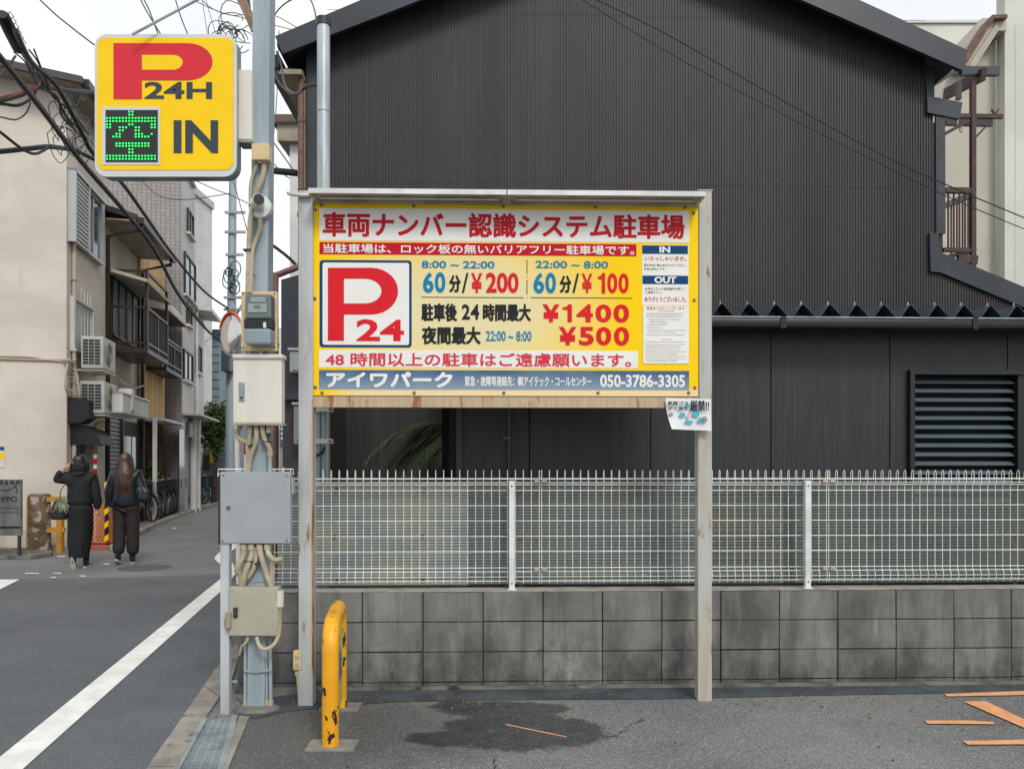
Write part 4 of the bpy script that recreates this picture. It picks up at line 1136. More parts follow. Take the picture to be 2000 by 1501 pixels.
conduit([(508, 430, Yc), (508, 445, Yc), (500, 468, Yc), (493, 492, Yc - .02), (490, 540, Yc - .02), (488, 572, Yc - .02)], .013)
for p, q in ((489, 490), ):
    z = PX(0, q, Yc).z; MB().box(PX(478, 490, Yc).x, PX(494, 490, Yc).x, Yc - .035, Yc + .02, z - .004, z + .004).build('strap', M_dark, pole)
# between meter board and cabinet, cabinet and grey box, grey box and small box
for q in ((478, 686, 478, 695), (510, 686, 510, 695)):
    conduit([(q[0], q[1] - 6, Yc), (q[0], q[3], Yc)], .012)
for x in (488, 501, 513, 525): socket(x, 829, Yc, .017, .05)
conduit([(470, 829, Yc + .03), (463, 845, Yc + .03), (468, 857, Yc + .03), (482, 864, Yc + .02), (492, 868, Yc + .02)], .016, m=M_conduit)
conduit([(488, 840, Yc), (487, 856, Yc), (485, 880, Yc), (482, 925, Yc)], .013)
conduit([(501, 840, Yc - .01), (500, 862, Yc - .01), (490, 890, Yc - .01), (484, 925, Yc - .01)], .015)
conduit([(513, 840, Yc - .01), (516, 856, Yc - .01), (526, 875, Yc - .01), (527, 892, Yc)], .014)
conduit([(525, 840, Yc + .02), (527, 865, Yc + .02), (526, 890, Yc + .02)], .010, m=M_brownpipe)
socket(527, 880, Yc, .018, .03)
conduit([(527, 888, Yc), (527, 925, Yc)], .013, m=M_galv)
for x in (476, 491, 507, 522): socket(x, 1062, Yc, .021, .034)
conduit([(476, 1068, Yc), (475, 1085, Yc), (463, 1110, Yc - .02), (470, 1125, Yc), (473, 1150, Yc)], .018)
conduit([(491, 1068, Yc), (491, 1085, Yc), (480, 1115, Yc - .02), (472, 1150, Yc - .02)], .017)
conduit([(502, 1068, Yc + .01), (501, 1085, Yc + .01), (495, 1110, Yc), (484, 1128, Yc)], .014)
conduit([(507, 1068, Yc - .01), (510, 1085, Yc - .01), (520, 1118, Yc - .01), (531, 1150, Yc - .01)], .017)
conduit([(522, 1068, Yc), (524, 1080, Yc - .01), (534, 1092, Yc - .03), (546, 1092, Yc - .05), (551, 1089, Yc - .05)], .016)
conduit([(546, 1094, Yc - .03), (533, 1100, Yc - .02), (531, 1120, Yc - .01), (530, 1150, Yc)], .015)
conduit([(552, 1160, Yc - .02), (547, 1190, Yc - .03), (545, 1235, Yc - .03), (535, 1258, Yc - .05), (519, 1267, Yc - .06), (507, 1261, Yc - .05), (501, 1243, Yc - .04)], .012)
conduit([(485, 1243, Yc - .03), (480, 1255, Yc - .03), (472, 1262, Yc - .02), (468, 1278, Yc)], .008)
MB().tube([PX(547, 1153, Yc - .03), PX(547, 1184, Yc - .03)], .022, 10).build('cable_gland', M_ivory, pole, smooth=True)
MB().tube([PX(446, 1195, Yc - .05), PX(446, 1225, Yc - .05)], .018, 10).build('cable_gland', M_conduit, pole, smooth=True)
conduit([(446, 1200, Yc - .05), (441, 1212, Yc - .04), (446, 1228, Yc - .04)], .011)
for (x0_, x1_, y_) in ((477, 493, 1096), (497, 512, 1100), (484, 497, 870), (486, 496, 400), (511, 524, 862), (480, 494, 535)):
    a_ = PX(x0_, y_, Yc - .022); b_ = PX(x1_, y_ + 1, Yc - .022); MB().rbox(a_.x, b_.x, Yc - .024, Yc + .02, a_.z - .004, a_.z + .004, .001).build('cable_tie', M_dark, pole)
g = wbox(480, 1134, 523, 1136.5, Yp - .005, Yp, .001); g.build('strap', M_galv, pole)

# cream junction box near the lamp sign
jb = thing('junction_box', 'small cream junction box on the column below the hanging sign', 'junction box', PX(509, 312, Yp - .06))
wbox(491, 280, 525, 312, Yp - .07, Yp - .003, .006).build('casing', M_meterboard, jb)
MB().tube([PX(508, 313, Yp - .04), PX(508, 320, Yp - .04)], .017, 10).build('coupling', M_conduit, jb, smooth=True)
# dome camera
cm = thing('security_camera', 'white bullet security camera on a round base on the column', 'camera', PX(508, 405, Yp - .03))
c = PX(508, 404, Yp - .03)
MB().disc((c.x, Yp - .005, c.z), .068, 'y', 28, .035).build('base', M_white, cm, smooth=True)
MB().tube([V((c.x - .008, Yp - .035, c.z + .004)), V((c.x + .012, Yp - .12, c.z + .002))], [.038, .034], 18).build('neck', M_white, cm, smooth=True)
MB().tube([V((c.x + .004, Yp - .09, c.z + .002)), V((c.x + .045, Yp - .19, c.z - .01))], .034, 18).build('body', M_ivory, cm, smooth=True)
MB().tube([V((c.x + .0452, Yp - .1905, c.z - .01)), V((c.x + .047, Yp - .195, c.z - .0105))], .030, 18).build('lens', M_dark, cm, smooth=True)
socket(508, 423, Yp - .02, .016, .04)
# electricity meter board
mbd = thing('electric_meter', 'electricity meter on a cream wooden backboard above the ivory cabinet', 'meter', PX(507, 686, Yp - .05))
wbox(471, 569, 541, 685, Yp - .045, Yp - .02, .004).build('backboard', M_meterboard, mbd)
wbox(478, 574, 529, 622, Yp - .135, Yp - .045, .01).build('meter_body', M_glassy, mbd)
wbox(489, 580, 519, 590, Yp - .142, Yp - .134, .001).build('rating_plate', M_palepane, mbd)
wbox(484, 592, 521, 610, Yp - .141, Yp - .134, .001).build('dial_face', flat('meter_face', '#8f9794', .3), mbd)
wbox(496, 595, 508, 601, Yp - .146, Yp - .14, .001).build('display', flat('display_grey', '#6d746a', .3), mbd)
wbox(476, 622, 530, 641, Yp - .125, Yp - .045, .006).build('terminal_strip', M_dark, mbd)
wbox(477, 641, 528, 672, Yp - .15, Yp - .045, .014).build('terminal_cover', M_bluegrey, mbd)
for k in range(7): wbox(481 + k * 6.4, 626, 484 + k * 6.4, 637, Yp - .127, Yp - .124, .0005).build('terminal', M_blackrub, mbd)
wbox(514, 629, 519, 640, Yp - .14, Yp - .125, .001).build('seal', M_white, mbd)
for (x, y) in ((475, 573), (536, 574), (475, 679), (536, 679), (534, 637)):
    q = PX(x, y, Yp - .0455); MB().disc((q.x, q.y, q.z), .006, 'y', 8, .004).build('screw', M_bolt, mbd)
# ivory cabinet
Yb = 4.585
cab = thing('ivory_cabinet', 'tall ivory electrical cabinet with a chrome handle on the column', 'cabinet', PX(503, 828, Yb))
wbox(454.5, 697, 550, 827, Yb, Yb + .074, .01).build('door', M_ivory, cab)
wbox(453, 691, 552, 700, Yb - .015, Yb + .074, .01).build('lid', M_ivory, cab)
wbox(466, 746, 477, 783, Yb - .008, Yb + .001, .003).build('handle_plate', M_galv, cab)
wbox(468.5, 749, 474.5, 775, Yb - .016, Yb - .006, .004).build('handle', M_bluegrey, cab)
wbox(469, 776, 474, 779, Yb - .011, Yb - .006, .001).build('lock', M_dark, cab)
wbox(453, 827.3, 553, 830, Yb, Yb + .074, .002).build('base_edge', M_conduit, cab)
# grey square box
Yg = 4.60
gb_ = thing('grey_box', 'large square grey metal box with a round lock fixed before the column', 'cabinet', PX(498, 1060, Yg))
wbox(430, 921, 567, 1061, Yg, Yg + .02, .005).build('door', M_greybox, gb_)
wbox(431, 923, 568, 1062, Yg + .022, Yg + .058, .006).build('casing', M_greybox, gb_)
wbox(426, 921, 430.5, 1062, Yg + .01, Yg + .056, .001).build('side_flange', M_dark, gb_)
q = PX(446.5, 991, Yg - .001); MB().disc((q.x, q.y, q.z), .012, 'y', 16, .006).build('lock', M_bolt, gb_, smooth=True); MB().disc((q.x, q.y - .0062, q.z), .005, 'y', 8, .001).build('keyhole', M_blackrub, gb_)
for (x, y) in ((436, 928), (560, 928), (435, 1056), (560, 1055)):
    q = PX(x, y, Yg - .0005); MB().disc((q.x, q.y, q.z), .006, 'y', 8, .003).build('screw', M_bolt, gb_)
wbox(569, 932, 572, 964, Yg + .01, Yg + .05, .002).build('hinge', M_greybox, gb_)
# thin wire bracket round the top of the grey box
wr = thing('wire_bracket', 'thin white wire rail running just above the grey box', 'bracket', PX(498, 916, 4.7))
g = MB(); g.tube([PX(426, 930, 4.6), PX(426, 916, 4.6), PX(573, 916, 4.75), PX(573, 926, 4.75)], .003, 5)
g.tube([PX(426, 925, 4.6), PX(573, 925, 4.75)], .002, 5)
for x in (469, 531, 554): g.tube([PX(x, 912, 4.7), PX(x, 930, 4.7)], .0025, 5)
g.build('wire', M_wire, wr)
# small beige box
Ys = 4.585
sb = thing('beige_box', 'small beige metal box with a black latch low on the column', 'cabinet', PX(496, 1242, Ys))
wbox(447, 1147, 543, 1241, Ys, Ys + .018, .004).build('door', M_beigebox, sb)
wbox(447, 1146, 544, 1242, Ys + .02, Ys + .074, .004).build('casing', M_beigebox, sb)
wbox(455, 1186, 463.5, 1206, Ys - .01, Ys, .004).build('latch', M_dark, sb)
q = PX(459.2, 1198, Ys - .0102); MB().disc((q.x, q.y, q.z), .003, 'y', 8, .001).build('keyhole', M_galv, sb)
for y in (1157, 1217): wbox(538.5, y, 540, y + 13, Ys - .003, Ys, .0005).build('hinge', M_conduit, sb)
# white steel post to the left
wp = thing('white_post', 'slim white steel post left of the column', 'post', G(438.5, 1393))
a = G(438.5, 1393); g = MB(); g.rbox(a.x - .0265, a.x + .0265, a.y, a.y + .05, -.02, PX(0, 1062, a.y).z + .02, .005)
g.build('shaft', mat('whitish_post_paint', '#b9bec2', '#aab0b3', 3, (4, 4, .5), rough=.45, rust='#8f8a78', rustlo=.55, rusthi=.8, rustsc=3, rustst=(4, 4, .6)), wp)
g = MB(); q = PX(455, 1331, a.y + .1); g.tube([q - V((.012, 0, 0)), q + V((.028, 0, 0))], .010, 8); g.build('stub_pipe', M_galv, wp)
# outlet box beside the left post
ob = thing('socket_box', 'cream double socket box with its conduit beside the left sign post', 'socket', G(580, 1376))
Yo = 4.78
wbox(572, 1271, 588, 1308, Yo - .05, Yo, .006).build('casing', M_meterboard, ob)
for y in (1283, 1298): q = PX(580, y, Yo - .0505); MB().disc((q.x, q.y, q.z), .013, 'y', 14, .004).build('socket_cap', M_conduit, ob, smooth=True)
MB().tube([PX(580.5, 1308, Yo - .02), PX(580.5, 1318, Yo - .02)], .015, 10).build('coupling', M_conduit, ob, smooth=True)
MB().tube([PX(581, 1316, Yo - .02), PX(584, 1350, Yo - .02), PX(584.5, 1376, Yo - .02)], .010, 8).build('conduit', M_conduit, ob, smooth=True)
MB().tube([PX(583, 1271, Yo - .01), PX(583, 1150, Yo + .1)], .004, 6).build('cable', M_cablegrey, ob, smooth=True)

# ------------------------------------------------------------------ hanging parking sign
ps = thing('parking_sign', 'hanging yellow parking lamp sign with a red P and green light display', 'sign', PF.p(325, 345))
Y0 = 0.0
pq = lambda px, py, w=0: PF.p(px, py, w)
a = pq(185, 345); b = pq(462, 67)
M_psframe = flat('sign_frame_white', '#c9cbcc', .35); M_psside = mat('sign_case_side', '#8f9494', '#767a79', 5, rough=.45, rust='#4b4a46', rustlo=.56, rusthi=.7)
g = MB(PF); g.rrect(a.x, b.x, a.z, b.z, .075, .012, .065); g.build('case', M_psside, ps, smooth=True)
g = MB(PF); g.rrect(a.x, b.x, a.z, b.z, .075, 0, .011); g.build('frame', M_psframe, ps, smooth=True)
M_psyel = flat('sign_yellow', '#f3c814', .3, spec=.2)
panel(PF, (189.5, 74, 456, 332), -.003, M_psyel, ps, 'face', t=.002, r=.05)
a2 = pq(189, 333); b2 = pq(457, 73)
M_pred = flat('sign_red', '#cf2f3c', .3, spec=.2)
letter_P(PF, -.005, M_pred, ps, 221.5, 84.5, 415, 194, 277, 106.5, 357, 136.5, 157)
M_pdark = flat('sign_dark', '#2d3a42', .3)
text(PF, '24H', (282, 160, 414, 193), -.006, M_pdark, ps, off=.025)
text(PF, 'IN', (339, 235, 426, 299), -.006, M_pdark, ps, off=.035)
panel(PF, (199, 209, 312, 322), -.006, M_psframe, ps, 'display_frame', t=.002)
panel(PF, (206, 215, 308, 316.5), -.0085, flat('display_black', '#1c2421', .35), ps, 'display', t=.002)
rowsy = [660, 678, 697, 715, 735, 752, 770, 790, 806, 845, 860, 880, 898, 918, 936]
pat = ["       XX       ", "       XX       ", "XXXXXXXXXXXXXXXX", "XXXXXXXXXXXXXXXX", "XX     XX     XX", "XX  XXX  XX   XX", "    XX   XX     ", "   XX    XXX  X ", "  XXX    XXXXX  ",
       "   XXXXXXXXXXX  ", "   XXXXXXXXXXX  ", "       XX       ", "       XX       ", "XXXXXXXXXXXXXXXX", "XXXXXXXXXXXXXXXX"]
g = MB(PF); g2 = MB(PF)
for y, row in zip(rowsy, pat):
    for i, ch in enumerate(row):
        q = pq((632 + i * 18.7) / 3.002, y / 3.002)
        if ch == 'X': g.disc((q.x, -.009, q.z), .0054, 'y', 8, .002)
g.build('light_dots', emit('green_led', (.01, .80, .10), 1.25), ps, kind='stuff')
# mounting box to the column
wbox(463, 136, 491, 272, 4.615, Yp + .06, .004).build('mounting_box', M_ivory, ps)
wbox(463, 272.3, 491, 278, 4.615, Yp + .06, .002).build('mounting_base', M_psside, ps)
br = MB(); br.tube([PX(258, 68, 4.5), PX(400, -8, 4.6), PX(470, -46, 4.66)], .008, 8); br.build('stay_rod', M_galv, ps, smooth=True)

# ------------------------------------------------------------------ yellow hoop guard
fg = G(645.5, 1460); rg = G(663, 1384)
hoop = thing('hoop_guard', 'chipped yellow steel hoop guard with two legs on concrete pads', 'bollard', ((fg.x + rg.x) / 2, (fg.y + rg.y) / 2, 0))
d = V((rg.x - fg.x, rg.y - fg.y, 0)); Ld = d.length; d.normalize()
ht = .642; rr = .13
pts = [fg + V((0, 0, -.02)), fg + V((0, 0, .3)), fg + V((0, 0, ht - rr))]
for k in range(1, 9):
    t = math.pi / 2 * k / 8; pts.append(fg + d * (rr - rr * math.cos(t)) + V((0, 0, ht - rr + rr * math.sin(t))))
for k in range(0, 9):
    t = math.pi / 2 * k / 8; pts.append(rg - d * (rr - rr * math.sin(t)) + V((0, 0, ht - rr + rr * math.cos(t))))
pts += [rg + V((0, 0, .3)), rg + V((0, 0, -.02))]
MB().tube(pts, .044, 24).build('hoop', M_yel, hoop, smooth=True)
for q, sx, sy in ((fg, .135, .085), (rg, .125, .08)):
    g = MB(); g.rbox(q.x - sx * .9, q.x + sx, q.y - sy * .7, q.y + sy, -.02, .018, .006); g.build('pad', M_concrete, hoop)
# printed sheet fixed inside the hoop
nrm = V((d.y, -d.x, 0))
def hm(s, z): return fg + d * s + nrm * .02 + V((0, 0, z))
M_hs = flat('hoop_sheet_yellow', '#cfc65a', .35)
P = [hm(.03, .10), hm(Ld - .05, .10), hm(Ld - .05, .48), hm(Ld - .14, .57), hm(.14, .57), hm(.03, .48)]
g = MB(); g.prism(P, nrm * .004); g.build('sheet', M_hs, hoop)
M_hb = flat('hoop_sheet_blue', '#3d6b8f', .35)
for (s0, s1, z0, z1, mm) in ((.18, .5, .26, .36, M_hb), (.22, .46, .36, .43, M_hb), (.1, .3, .45, .50, M_redpale), (.12, .2, .2, .5, M_white_print)):
    g = MB(); g.prism([hm(s0, z0) + nrm * .0045, hm(s1, z0) + nrm * .0045, hm(s1 - .04, z1) + nrm * .0045, hm(s0 + .04, z1) + nrm * .0045], nrm * .001); g.build('print_shape', mm, hoop)
# ------------------------------------------------------------------ houses along the street on the left
sp4 = lambda px, py, w=0: SF.p(px, py, w)
def sbox(px0, py0, px1, py1, w0, w1, g=None, b=0):
    """box on the street fronts: px0/px1 read on the plane w0; heights read at px0 (near end)"""
    a = sp4(px0, py1, w0); c = sp4(px1, py0, w0); t = sp4(px0, py0, w0)
    g = g or MB(SF)
    (g.rbox if b else g.box)(a.x, c.x, w0, w1, a.z, t.z, *([b] if b else [])); return g
SRZ = math.atan2(.9752, -.2211)
s0, s1, s2, s3 = 0.0, sp4(205, 900).x, sp4(278, 900).x, sp4(326, 900).x
# ---- cream corner house
LC = V((CC[0], CC[1], 0)); e0 = V((-.88, -.5, 0)).normalized()
AF = Frame((CC[0] + e0.x * 6, CC[1] + e0.y * 6), (-e0.x, -e0.y))      # its end wall that faces the crossing
ap = lambda px, py, w=0: AF.p(px, py, w)
b1 = thing('cream_house', 'tall cream rendered house on the street corner behind the two women', 'house', LC, SRZ)
S1w = SF.M @ V((s1, 0, 0)); S1b = SF.M @ V((s1, 8, 0)); Lf = LC + e0 * 6; Lb = Lf + V((-.9752, -.2211, 0)) * 5 + V((-.2211, .9752, 0)) * 2
H1 = 8.28
foot = [LC, S1w, S1b, Lb, Lf]
MB().prism([V((p.x, p.y, -.03)) for p in foot], (0, 0, H1 + .03)).build('wall', M_stucco, b1)
MB().prism([V((p.x, p.y, -.029)) + n_ for p, n_ in zip([LC, LC, Lf, Lf], [V((.0, 0, 0)), V((.012, -.02, 0)), V((.012, -.02, 0)), V((0, 0, 0))])], (0, 0, .36)).build('plinth', M_stucco2, b1)
o_ = .42
out = [LC + V((.42, -.25, 0)), S1w + V((.42, .1, 0)), S1b, Lb, Lf + V((.1, -.5, 0))]
MB().prism([V((p.x, p.y, H1)) for p in out], (0, 0, .05)).build('soffit', M_soffit, b1)
g = MB(); g.prism([V((p.x, p.y, H1 + .052)) for p in out], (0, 0, .10)); g.build('roof', M_rooftile, b1)
g = MB(); g.bar(out[0] + V((.07, -.02, H1 + .02)), out[1] + V((.07, 0, H1 + .02)), .13, .14); g.bar(out[0] + V((.07, -.08, H1 + .02)), out[4] + V((0, -.08, H1 + .02)), .07, .10); g.build('gutter', M_brownmetal, b1)
# windows of the corner house
def window(px0, py0, px1, py1, parent, frame_m=M_alu, pane_m=M_pane, shutter=0.0, w=0, split=1):
    a = sp4(px0, py1, w); c = sp4(px1, py0, w); t = sp4(px0, py0, w); x0, x1, z0, z1 = a.x, c.x, a.z, t.z
    f = .05
    g = MB(SF); g.box(x0, x1, w - .07, w + .02, z1 - f, z1); g.box(x0, x1, w - .10, w + .02, z0, z0 + f); g.box(x0, x0 + f, w - .07, w + .02, z0 + f, z1 - f); g.box(x1 - f, x1, w - .07, w + .02, z0 + f, z1 - f)
    xs_ = x0 + (x1 - x0) * shutter
    for k in range(split): 
        xx = xs_ + (x1 - xs_) * (k + 1) / (split + 1); g.box(xx - .025, xx + .025, w - .055, w, z0 + f, z1 - f)
    fr = g.build('window', frame_m, parent)
    MB(SF).box(max(x0 + f, xs_), x1 - f, w - .03, w - .012, z0 + f, z1 - f).build('pane', pane_m, fr)
    if shutter:
        g = MB(SF); g.box(x0 - .06, x0 - .0, w - .14, w, z0 - .02, z1 + .06); g.box(xs_, xs_ + .03, w - .14, w, z0, z1 + .04); g.box(x0, xs_, w - .03, w - .001, z0, z1); g.box(x0 - .06, x1 + .04, w - .14, w, z1, z1 + .05); g.build('shutter_box', M_alu, fr)
        n_ = 16
        for k in range(n_):
            z = z0 + (z1 - z0) * (k + .5) / n_; MB(SF).box(x0 + .01, xs_ - .01, w - .11, w - .05, z - .03, z + .006).build('shutter_slat', M_offwhite, fr)
    return fr
wn1 = window(134, 334, 193, 470, b1, shutter=.42)
w2_ = window(137, 577, 177, 685, b1, frame_m=M_offwhite, pane_m=M_palepane, split=0)
a = sp4(138, 685); c = sp4(176, 577)
for k in range(6):
    x = a.x + (c.x - a.x) * (k + .5) / 6; MB(SF).box(x - .006, x + .006, -.045, -.03, a.z + .05, c.z - .0).build('window_bar', M_offwhite, w2_)
# drain pipe and cables on the corner
MB(SF).tube([(.25, -.05, sp4(140, 330).z), (.25, -.05, .3)], .035, 8).build('downpipe', M_cableivory, b1, smooth=True)
for z in (6.2, 4.9, 3.4): MB(SF).box(.20, .30, -.1, 0, z, z + .02).build('pipe_clip', M_alu, b1)
cabs = thing('wall_cables', 'ivory cables running round the corner of the cream house', 'cable', SF.M @ V((.2, -.1, 3.3)), 0)
def apt(px, py, w=-.03): return AF.M @ ap(px, py, w)
def spt(px, py, w=-.05): return SF.M @ sp4(px, py, w)
MB().tube(smooth_pts([apt(-60, 692), apt(0, 695), apt(60, 697), apt(85, 702), apt(120, 702), spt(131, 704), spt(150, 712), spt(170, 720), spt(187, 733), spt(197, 730)], 4), .022, 6).build('cable', M_cableivory, cabs, smooth=True)
MB().tube(smooth_pts([apt(-60, 695), apt(0, 700), apt(60, 702), apt(120, 705), spt(134, 715), spt(146, 726), spt(150, 738), spt(165, 742), spt(180, 739), spt(196, 733)], 4), .018, 6).build('cable', M_cableivory, cabs, smooth=True)
for k in range(4):
    cc = spt(139, 742 + 3 * k); g = MB()
    g.tube([cc + V((.10 * math.cos(t) * (1 + .1 * k), .05, .20 * math.sin(t) - .04 * k)) for t in [2 * math.pi * i / 14 for i in range(15)]], .012, 5); g.build('cable_loop', M_cableivory, cabs, smooth=True)
MB().tube(smooth_pts([spt(135, 700), spt(127, 740), spt(130, 765), spt(140, 775)], 4), .014, 6).build('cable', M_cableivory, cabs, smooth=True)
# black speaker-like box and awning
bb_ = thing('wall_box', 'black plastic box hung on the cream house wall above the little awning', 'box', SF.M @ sp4(130, 822), SRZ)
a = sp4(130, 820, -.30); c = sp4(163, 777, -.30)
g = MB(SF); g.prism([(.05, 0, a.z), (.05, -.22, a.z), (.05, -.36, a.z + .10), (.05, -.36, c.z - .05), (.05, -.28, c.z + .0), (.05, 0, c.z + .03)], (.45, 0, 0)); g.build('casing', M_blackrub, bb_)
for k in range(4): MB(SF).box(.12 + k * .09, .15 + k * .09, -.366, -.36, a.z + .12, c.z - .07).build('rib', M_dark, bb_)
aw = thing('door_awning', 'small black curved awning over the side door of the cream house', 'awning', SF.M @ V((.7, 0, 2.2)), SRZ)
x0, x1 = sp4(143, 866, -.05).x, sp4(172, 866, -.05).x; zt4 = sp4(146, 828, -.05).z; zb4 = sp4(146, 866, -.3).z
P = []
for k in range(7):
    t = math.pi / 2 * k / 6; P.append((-.52 * math.sin(t), zt4 - (zt4 - zb4) * (1 - math.cos(t))))
g = MB(SF)
g.add([(x, y, z) for (y, z) in P for x in (x0, x1)], [(2 * i, 2 * i + 1, 2 * i + 3, 2 * i + 2) for i in range(6)])
g.prism([(x0, y, z) for y, z in P] + [(x0, 0, zb4)], (.012, 0, 0)); g.prism([(x1 - .012, y, z) for y, z in P] + [(x1 - .012, 0, zb4)], (.012, 0, 0))
g.build('hood', M_blackrub, aw)
MB(SF).box(x0 + .05, x1 - .05, -.03, -.002, -.02, zt4 - .35).build('door', mat('grey_green_door', '#6d706a', '#5c5f59', 3, rough=.6), aw)
# beige duct and a pale box beneath
dk = thing('wall_duct', 'beige bent duct pipe rising by the roller shutter', 'duct', SF.M @ V((sp4(187, 900).x, -.15, 0)), SRZ)
MB().tube(smooth_pts([spt(200, 827, -.35), spt(191, 829, -.3), spt(187, 840, -.25), spt(185, 870, -.2), spt(185, 960, -.15), spt(184, 1030, -.12)], 4), .055, 10).build('pipe', M_meterboard, dk, smooth=True)
pb = thing('pale_cupboard', 'tall pale green cupboard standing between the duct and the shutter', 'cupboard', SF.M @ V((sp4(192, 900).x, -.2, 0)), SRZ)
sbox(190, 845, 203, 940, -.25, -.02).build('cupboard_body', mat('pale_green_panel', '#b4b5a2', '#a5a692', 2, rough=.6), pb)
sbox(190, 942, 203, 1040, -.22, -.02).build('cupboard_base', M_stucco2, pb)
# ---- narrow grey house with balcony
b2 = thing('grey_house', 'narrow grey rendered house with a black balcony and a dark eave', 'house', SF.M @ V((s1, .1, 0)), SRZ)
yb2 = .12
H2 = 6.75
MB(SF).box(s1 + .005, s2, yb2, 8, -.03, H2).build('wall', M_stucco2, b2)
MB(SF).prism([(s1 + .02, -.62, H2 - .02), (s1 + .02, -.62, H2 + .10), (s1 + .02, 3.5, H2 + 1.1), (s1 + .02, 3.5, H2 + .98)], (s2 - s1 + .1, 0, 0)).build('roof', M_rooftile, b2)
MB(SF).box(s1 + .03, s2 + .1, -.60, yb2 - .002, H2 - .06, H2 - .022).build('soffit', M_soffit, b2)
g = MB(SF); g.box(s1 + .02, s2 + .2, -.76, -.625, H2 - .10, H2 + .03); g.build('gutter', M_brownmetal, b2)
for q, xx in ((s1 + .15, 0), (s2 - .05, 0)):
    g = MB(SF); g.tube([(q, -.69, H2 - .1), (q, -.69, H2 - .2), (q - .0, -.02, H2 - .38), (q, -.02, .2)], .045, 8); g.build('downpipe', M_brownmetal, b2, smooth=True)
# upper window + canopy + balcony
wa = window(214, 537, 268, 655, b2, frame_m=M_brownmetal, pane_m=M_curtain, split=3, w=yb2)
a = sp4(215, 520, -.1); zc_ = sp4(250, 530, -.5).z
MB(SF).prism([(s1 + .35, yb2, zc_ + .22), (s1 + .35, -.75, zc_ - .02), (s1 + .35, -.75, zc_ - .08), (s1 + .35, yb2, zc_ + .14)], (s2 - s1 - .6, 0, 0)).build('canopy', M_beigewall, b2)
def balcony(x0, x1, w0, w1, z0, z1, zt, name_parent, lattice=True):
    g = MB(SF); g.box(x0, x1, w0, w1, z0, z0 + .10); g.build('balcony_floor', M_brownmetal, name_parent)
    g = MB(SF)
    for (x, y) in ((x0 + .03, w0 + .03), (x1 - .03, w0 + .03), ((x0 + x1) / 2, w0 + .03)):
        g.bar((x, y, z0 + .1), (x, y, zt if x != (x0 + x1) / 2 else z1), .06)
    for z in (z1, z0 + .22): g.bar((x0, w0 + .03, z), (x1, w0 + .03, z), .06, .05); g.bar((x0 + .03, w0, z), (x0 + .03, w1, z), .05, .05)
    g.bar((x0, w0 + .03, zt), (x1, w0 + .03, zt), .06); g.bar((x0 + .03, w0, zt), (x0 + .03, w1, zt), .05)
    r = g.build('balcony_rail', M_brownmetal, name_parent)
    n_ = int((x1 - x0) / .12)
    proto = None
    for k in range(n_):
        x = x0 + (x1 - x0) * (k + .5) / n_
        if proto is None: proto = MB(SF).bar((x, w0 + .03, z0 + .12), (x, w0 + .03, z1), .022).build('baluster', M_brownmetal, name_parent); xp = x
        else: inst(proto, (x - xp, 0, 0))
    for k in range(5):
        y = w0 + (w1 - w0) * (k + .5) / 5; MB(SF).bar((x0 + .03, y, z0 + .12), (x0 + .03, y, z1), .022).build('baluster', M_brownmetal, name_parent)
    MB(SF).box(x0 + .05, x1 - .05, w0 + .05, w0 + .056, z0 + .2, z1 - .05).build('balcony_screen', mat('smoke_screen_' + name_parent.name, '#37302c', '#241f1d', 5, rough=.5), name_parent)
xa_ = sp4(240, 700, -.75).x; xb_ = sp4(277, 700, 0).x
za = sp4(262, 690, -.6).z
balcony(s1 + .55, s2 - .55, -.72, yb2, 3.95, 4.95, 5.75, b2)
# shop front: sign box, roller shutter, dark door
sg = thing('shop_light_box', 'blank white shop light box over the roller shutter', 'sign box', SF.M @ sp4(235, 812, -.5), SRZ)
a = sp4(240, 806, -.75); t = sp4(240, 768, -.75); xe_ = sp4(291, 815, -.75).x
MB(SF).rbox(a.x, xe_, -.75, -.25, a.z + .0, t.z, .02).build('casing', M_offwhite, sg)
MB(SF).box(a.x - .01, xe_ + .01, -.77, -.24, t.z + .001, t.z + .03).build('lid', M_alu, sg)
sh_ = thing('roller_shutter', 'closed grey roller shutter of the little shop', 'shutter', SF.M @ V((s1 + .1, 0, 0)), SRZ)
x0, x1 = sp4(207, 900, .05).x, sp4(236, 900, .05).x; zs_ = sp4(210, 812, .05).z
g = MB(SF); P = []; n_ = 27
for i in range(n_ * 2 + 1):
    z = 0.02 + (zs_ - .02) * i / (n_ * 2); P += [(x0 + .05, .06 + (.022 if i % 2 else -.012), z), (x1, .06 + (.022 if i % 2 else -.012), z)]
g.add(P, [(2 * i, 2 * i + 1, 2 * i + 3, 2 * i + 2) for i in range(n_ * 2)]); g.build('curtain', mat('shutter_grey', '#8d9092', '#7d8082', 4, rough=.4), sh_)
g = MB(SF); g.box(x0, x0 + .05, .0, .11, -.02, zs_); g.box(x1, x1 + .05, .0, .11, -.02, zs_); g.build('guide_rail', M_brownmetal, sh_)
de = thing('dark_entrance', 'dark recessed shop entrance with glass door beside the roller shutter', 'entrance', SF.M @ V((x1 + .2, 0, 0)), SRZ)
xd1 = s2 - .05
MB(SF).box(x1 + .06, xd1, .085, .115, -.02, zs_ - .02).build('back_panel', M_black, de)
MB(SF).box(x1 + .12, x1 + .85, .04, .08, -.02, 2.15).build('door', M_pane, de)
MB(SF).box(x1 + .95, x1 + 1.35, .04, .08, .9, 2.15).build('pane', M_pane, de)
MB(SF).bar((s2 - .4, -.38, -.02), (s2 - .4, -.38, sp4(270, 815, -.4).z + .1), .09).build('white_pillar', M_offwhite, de)
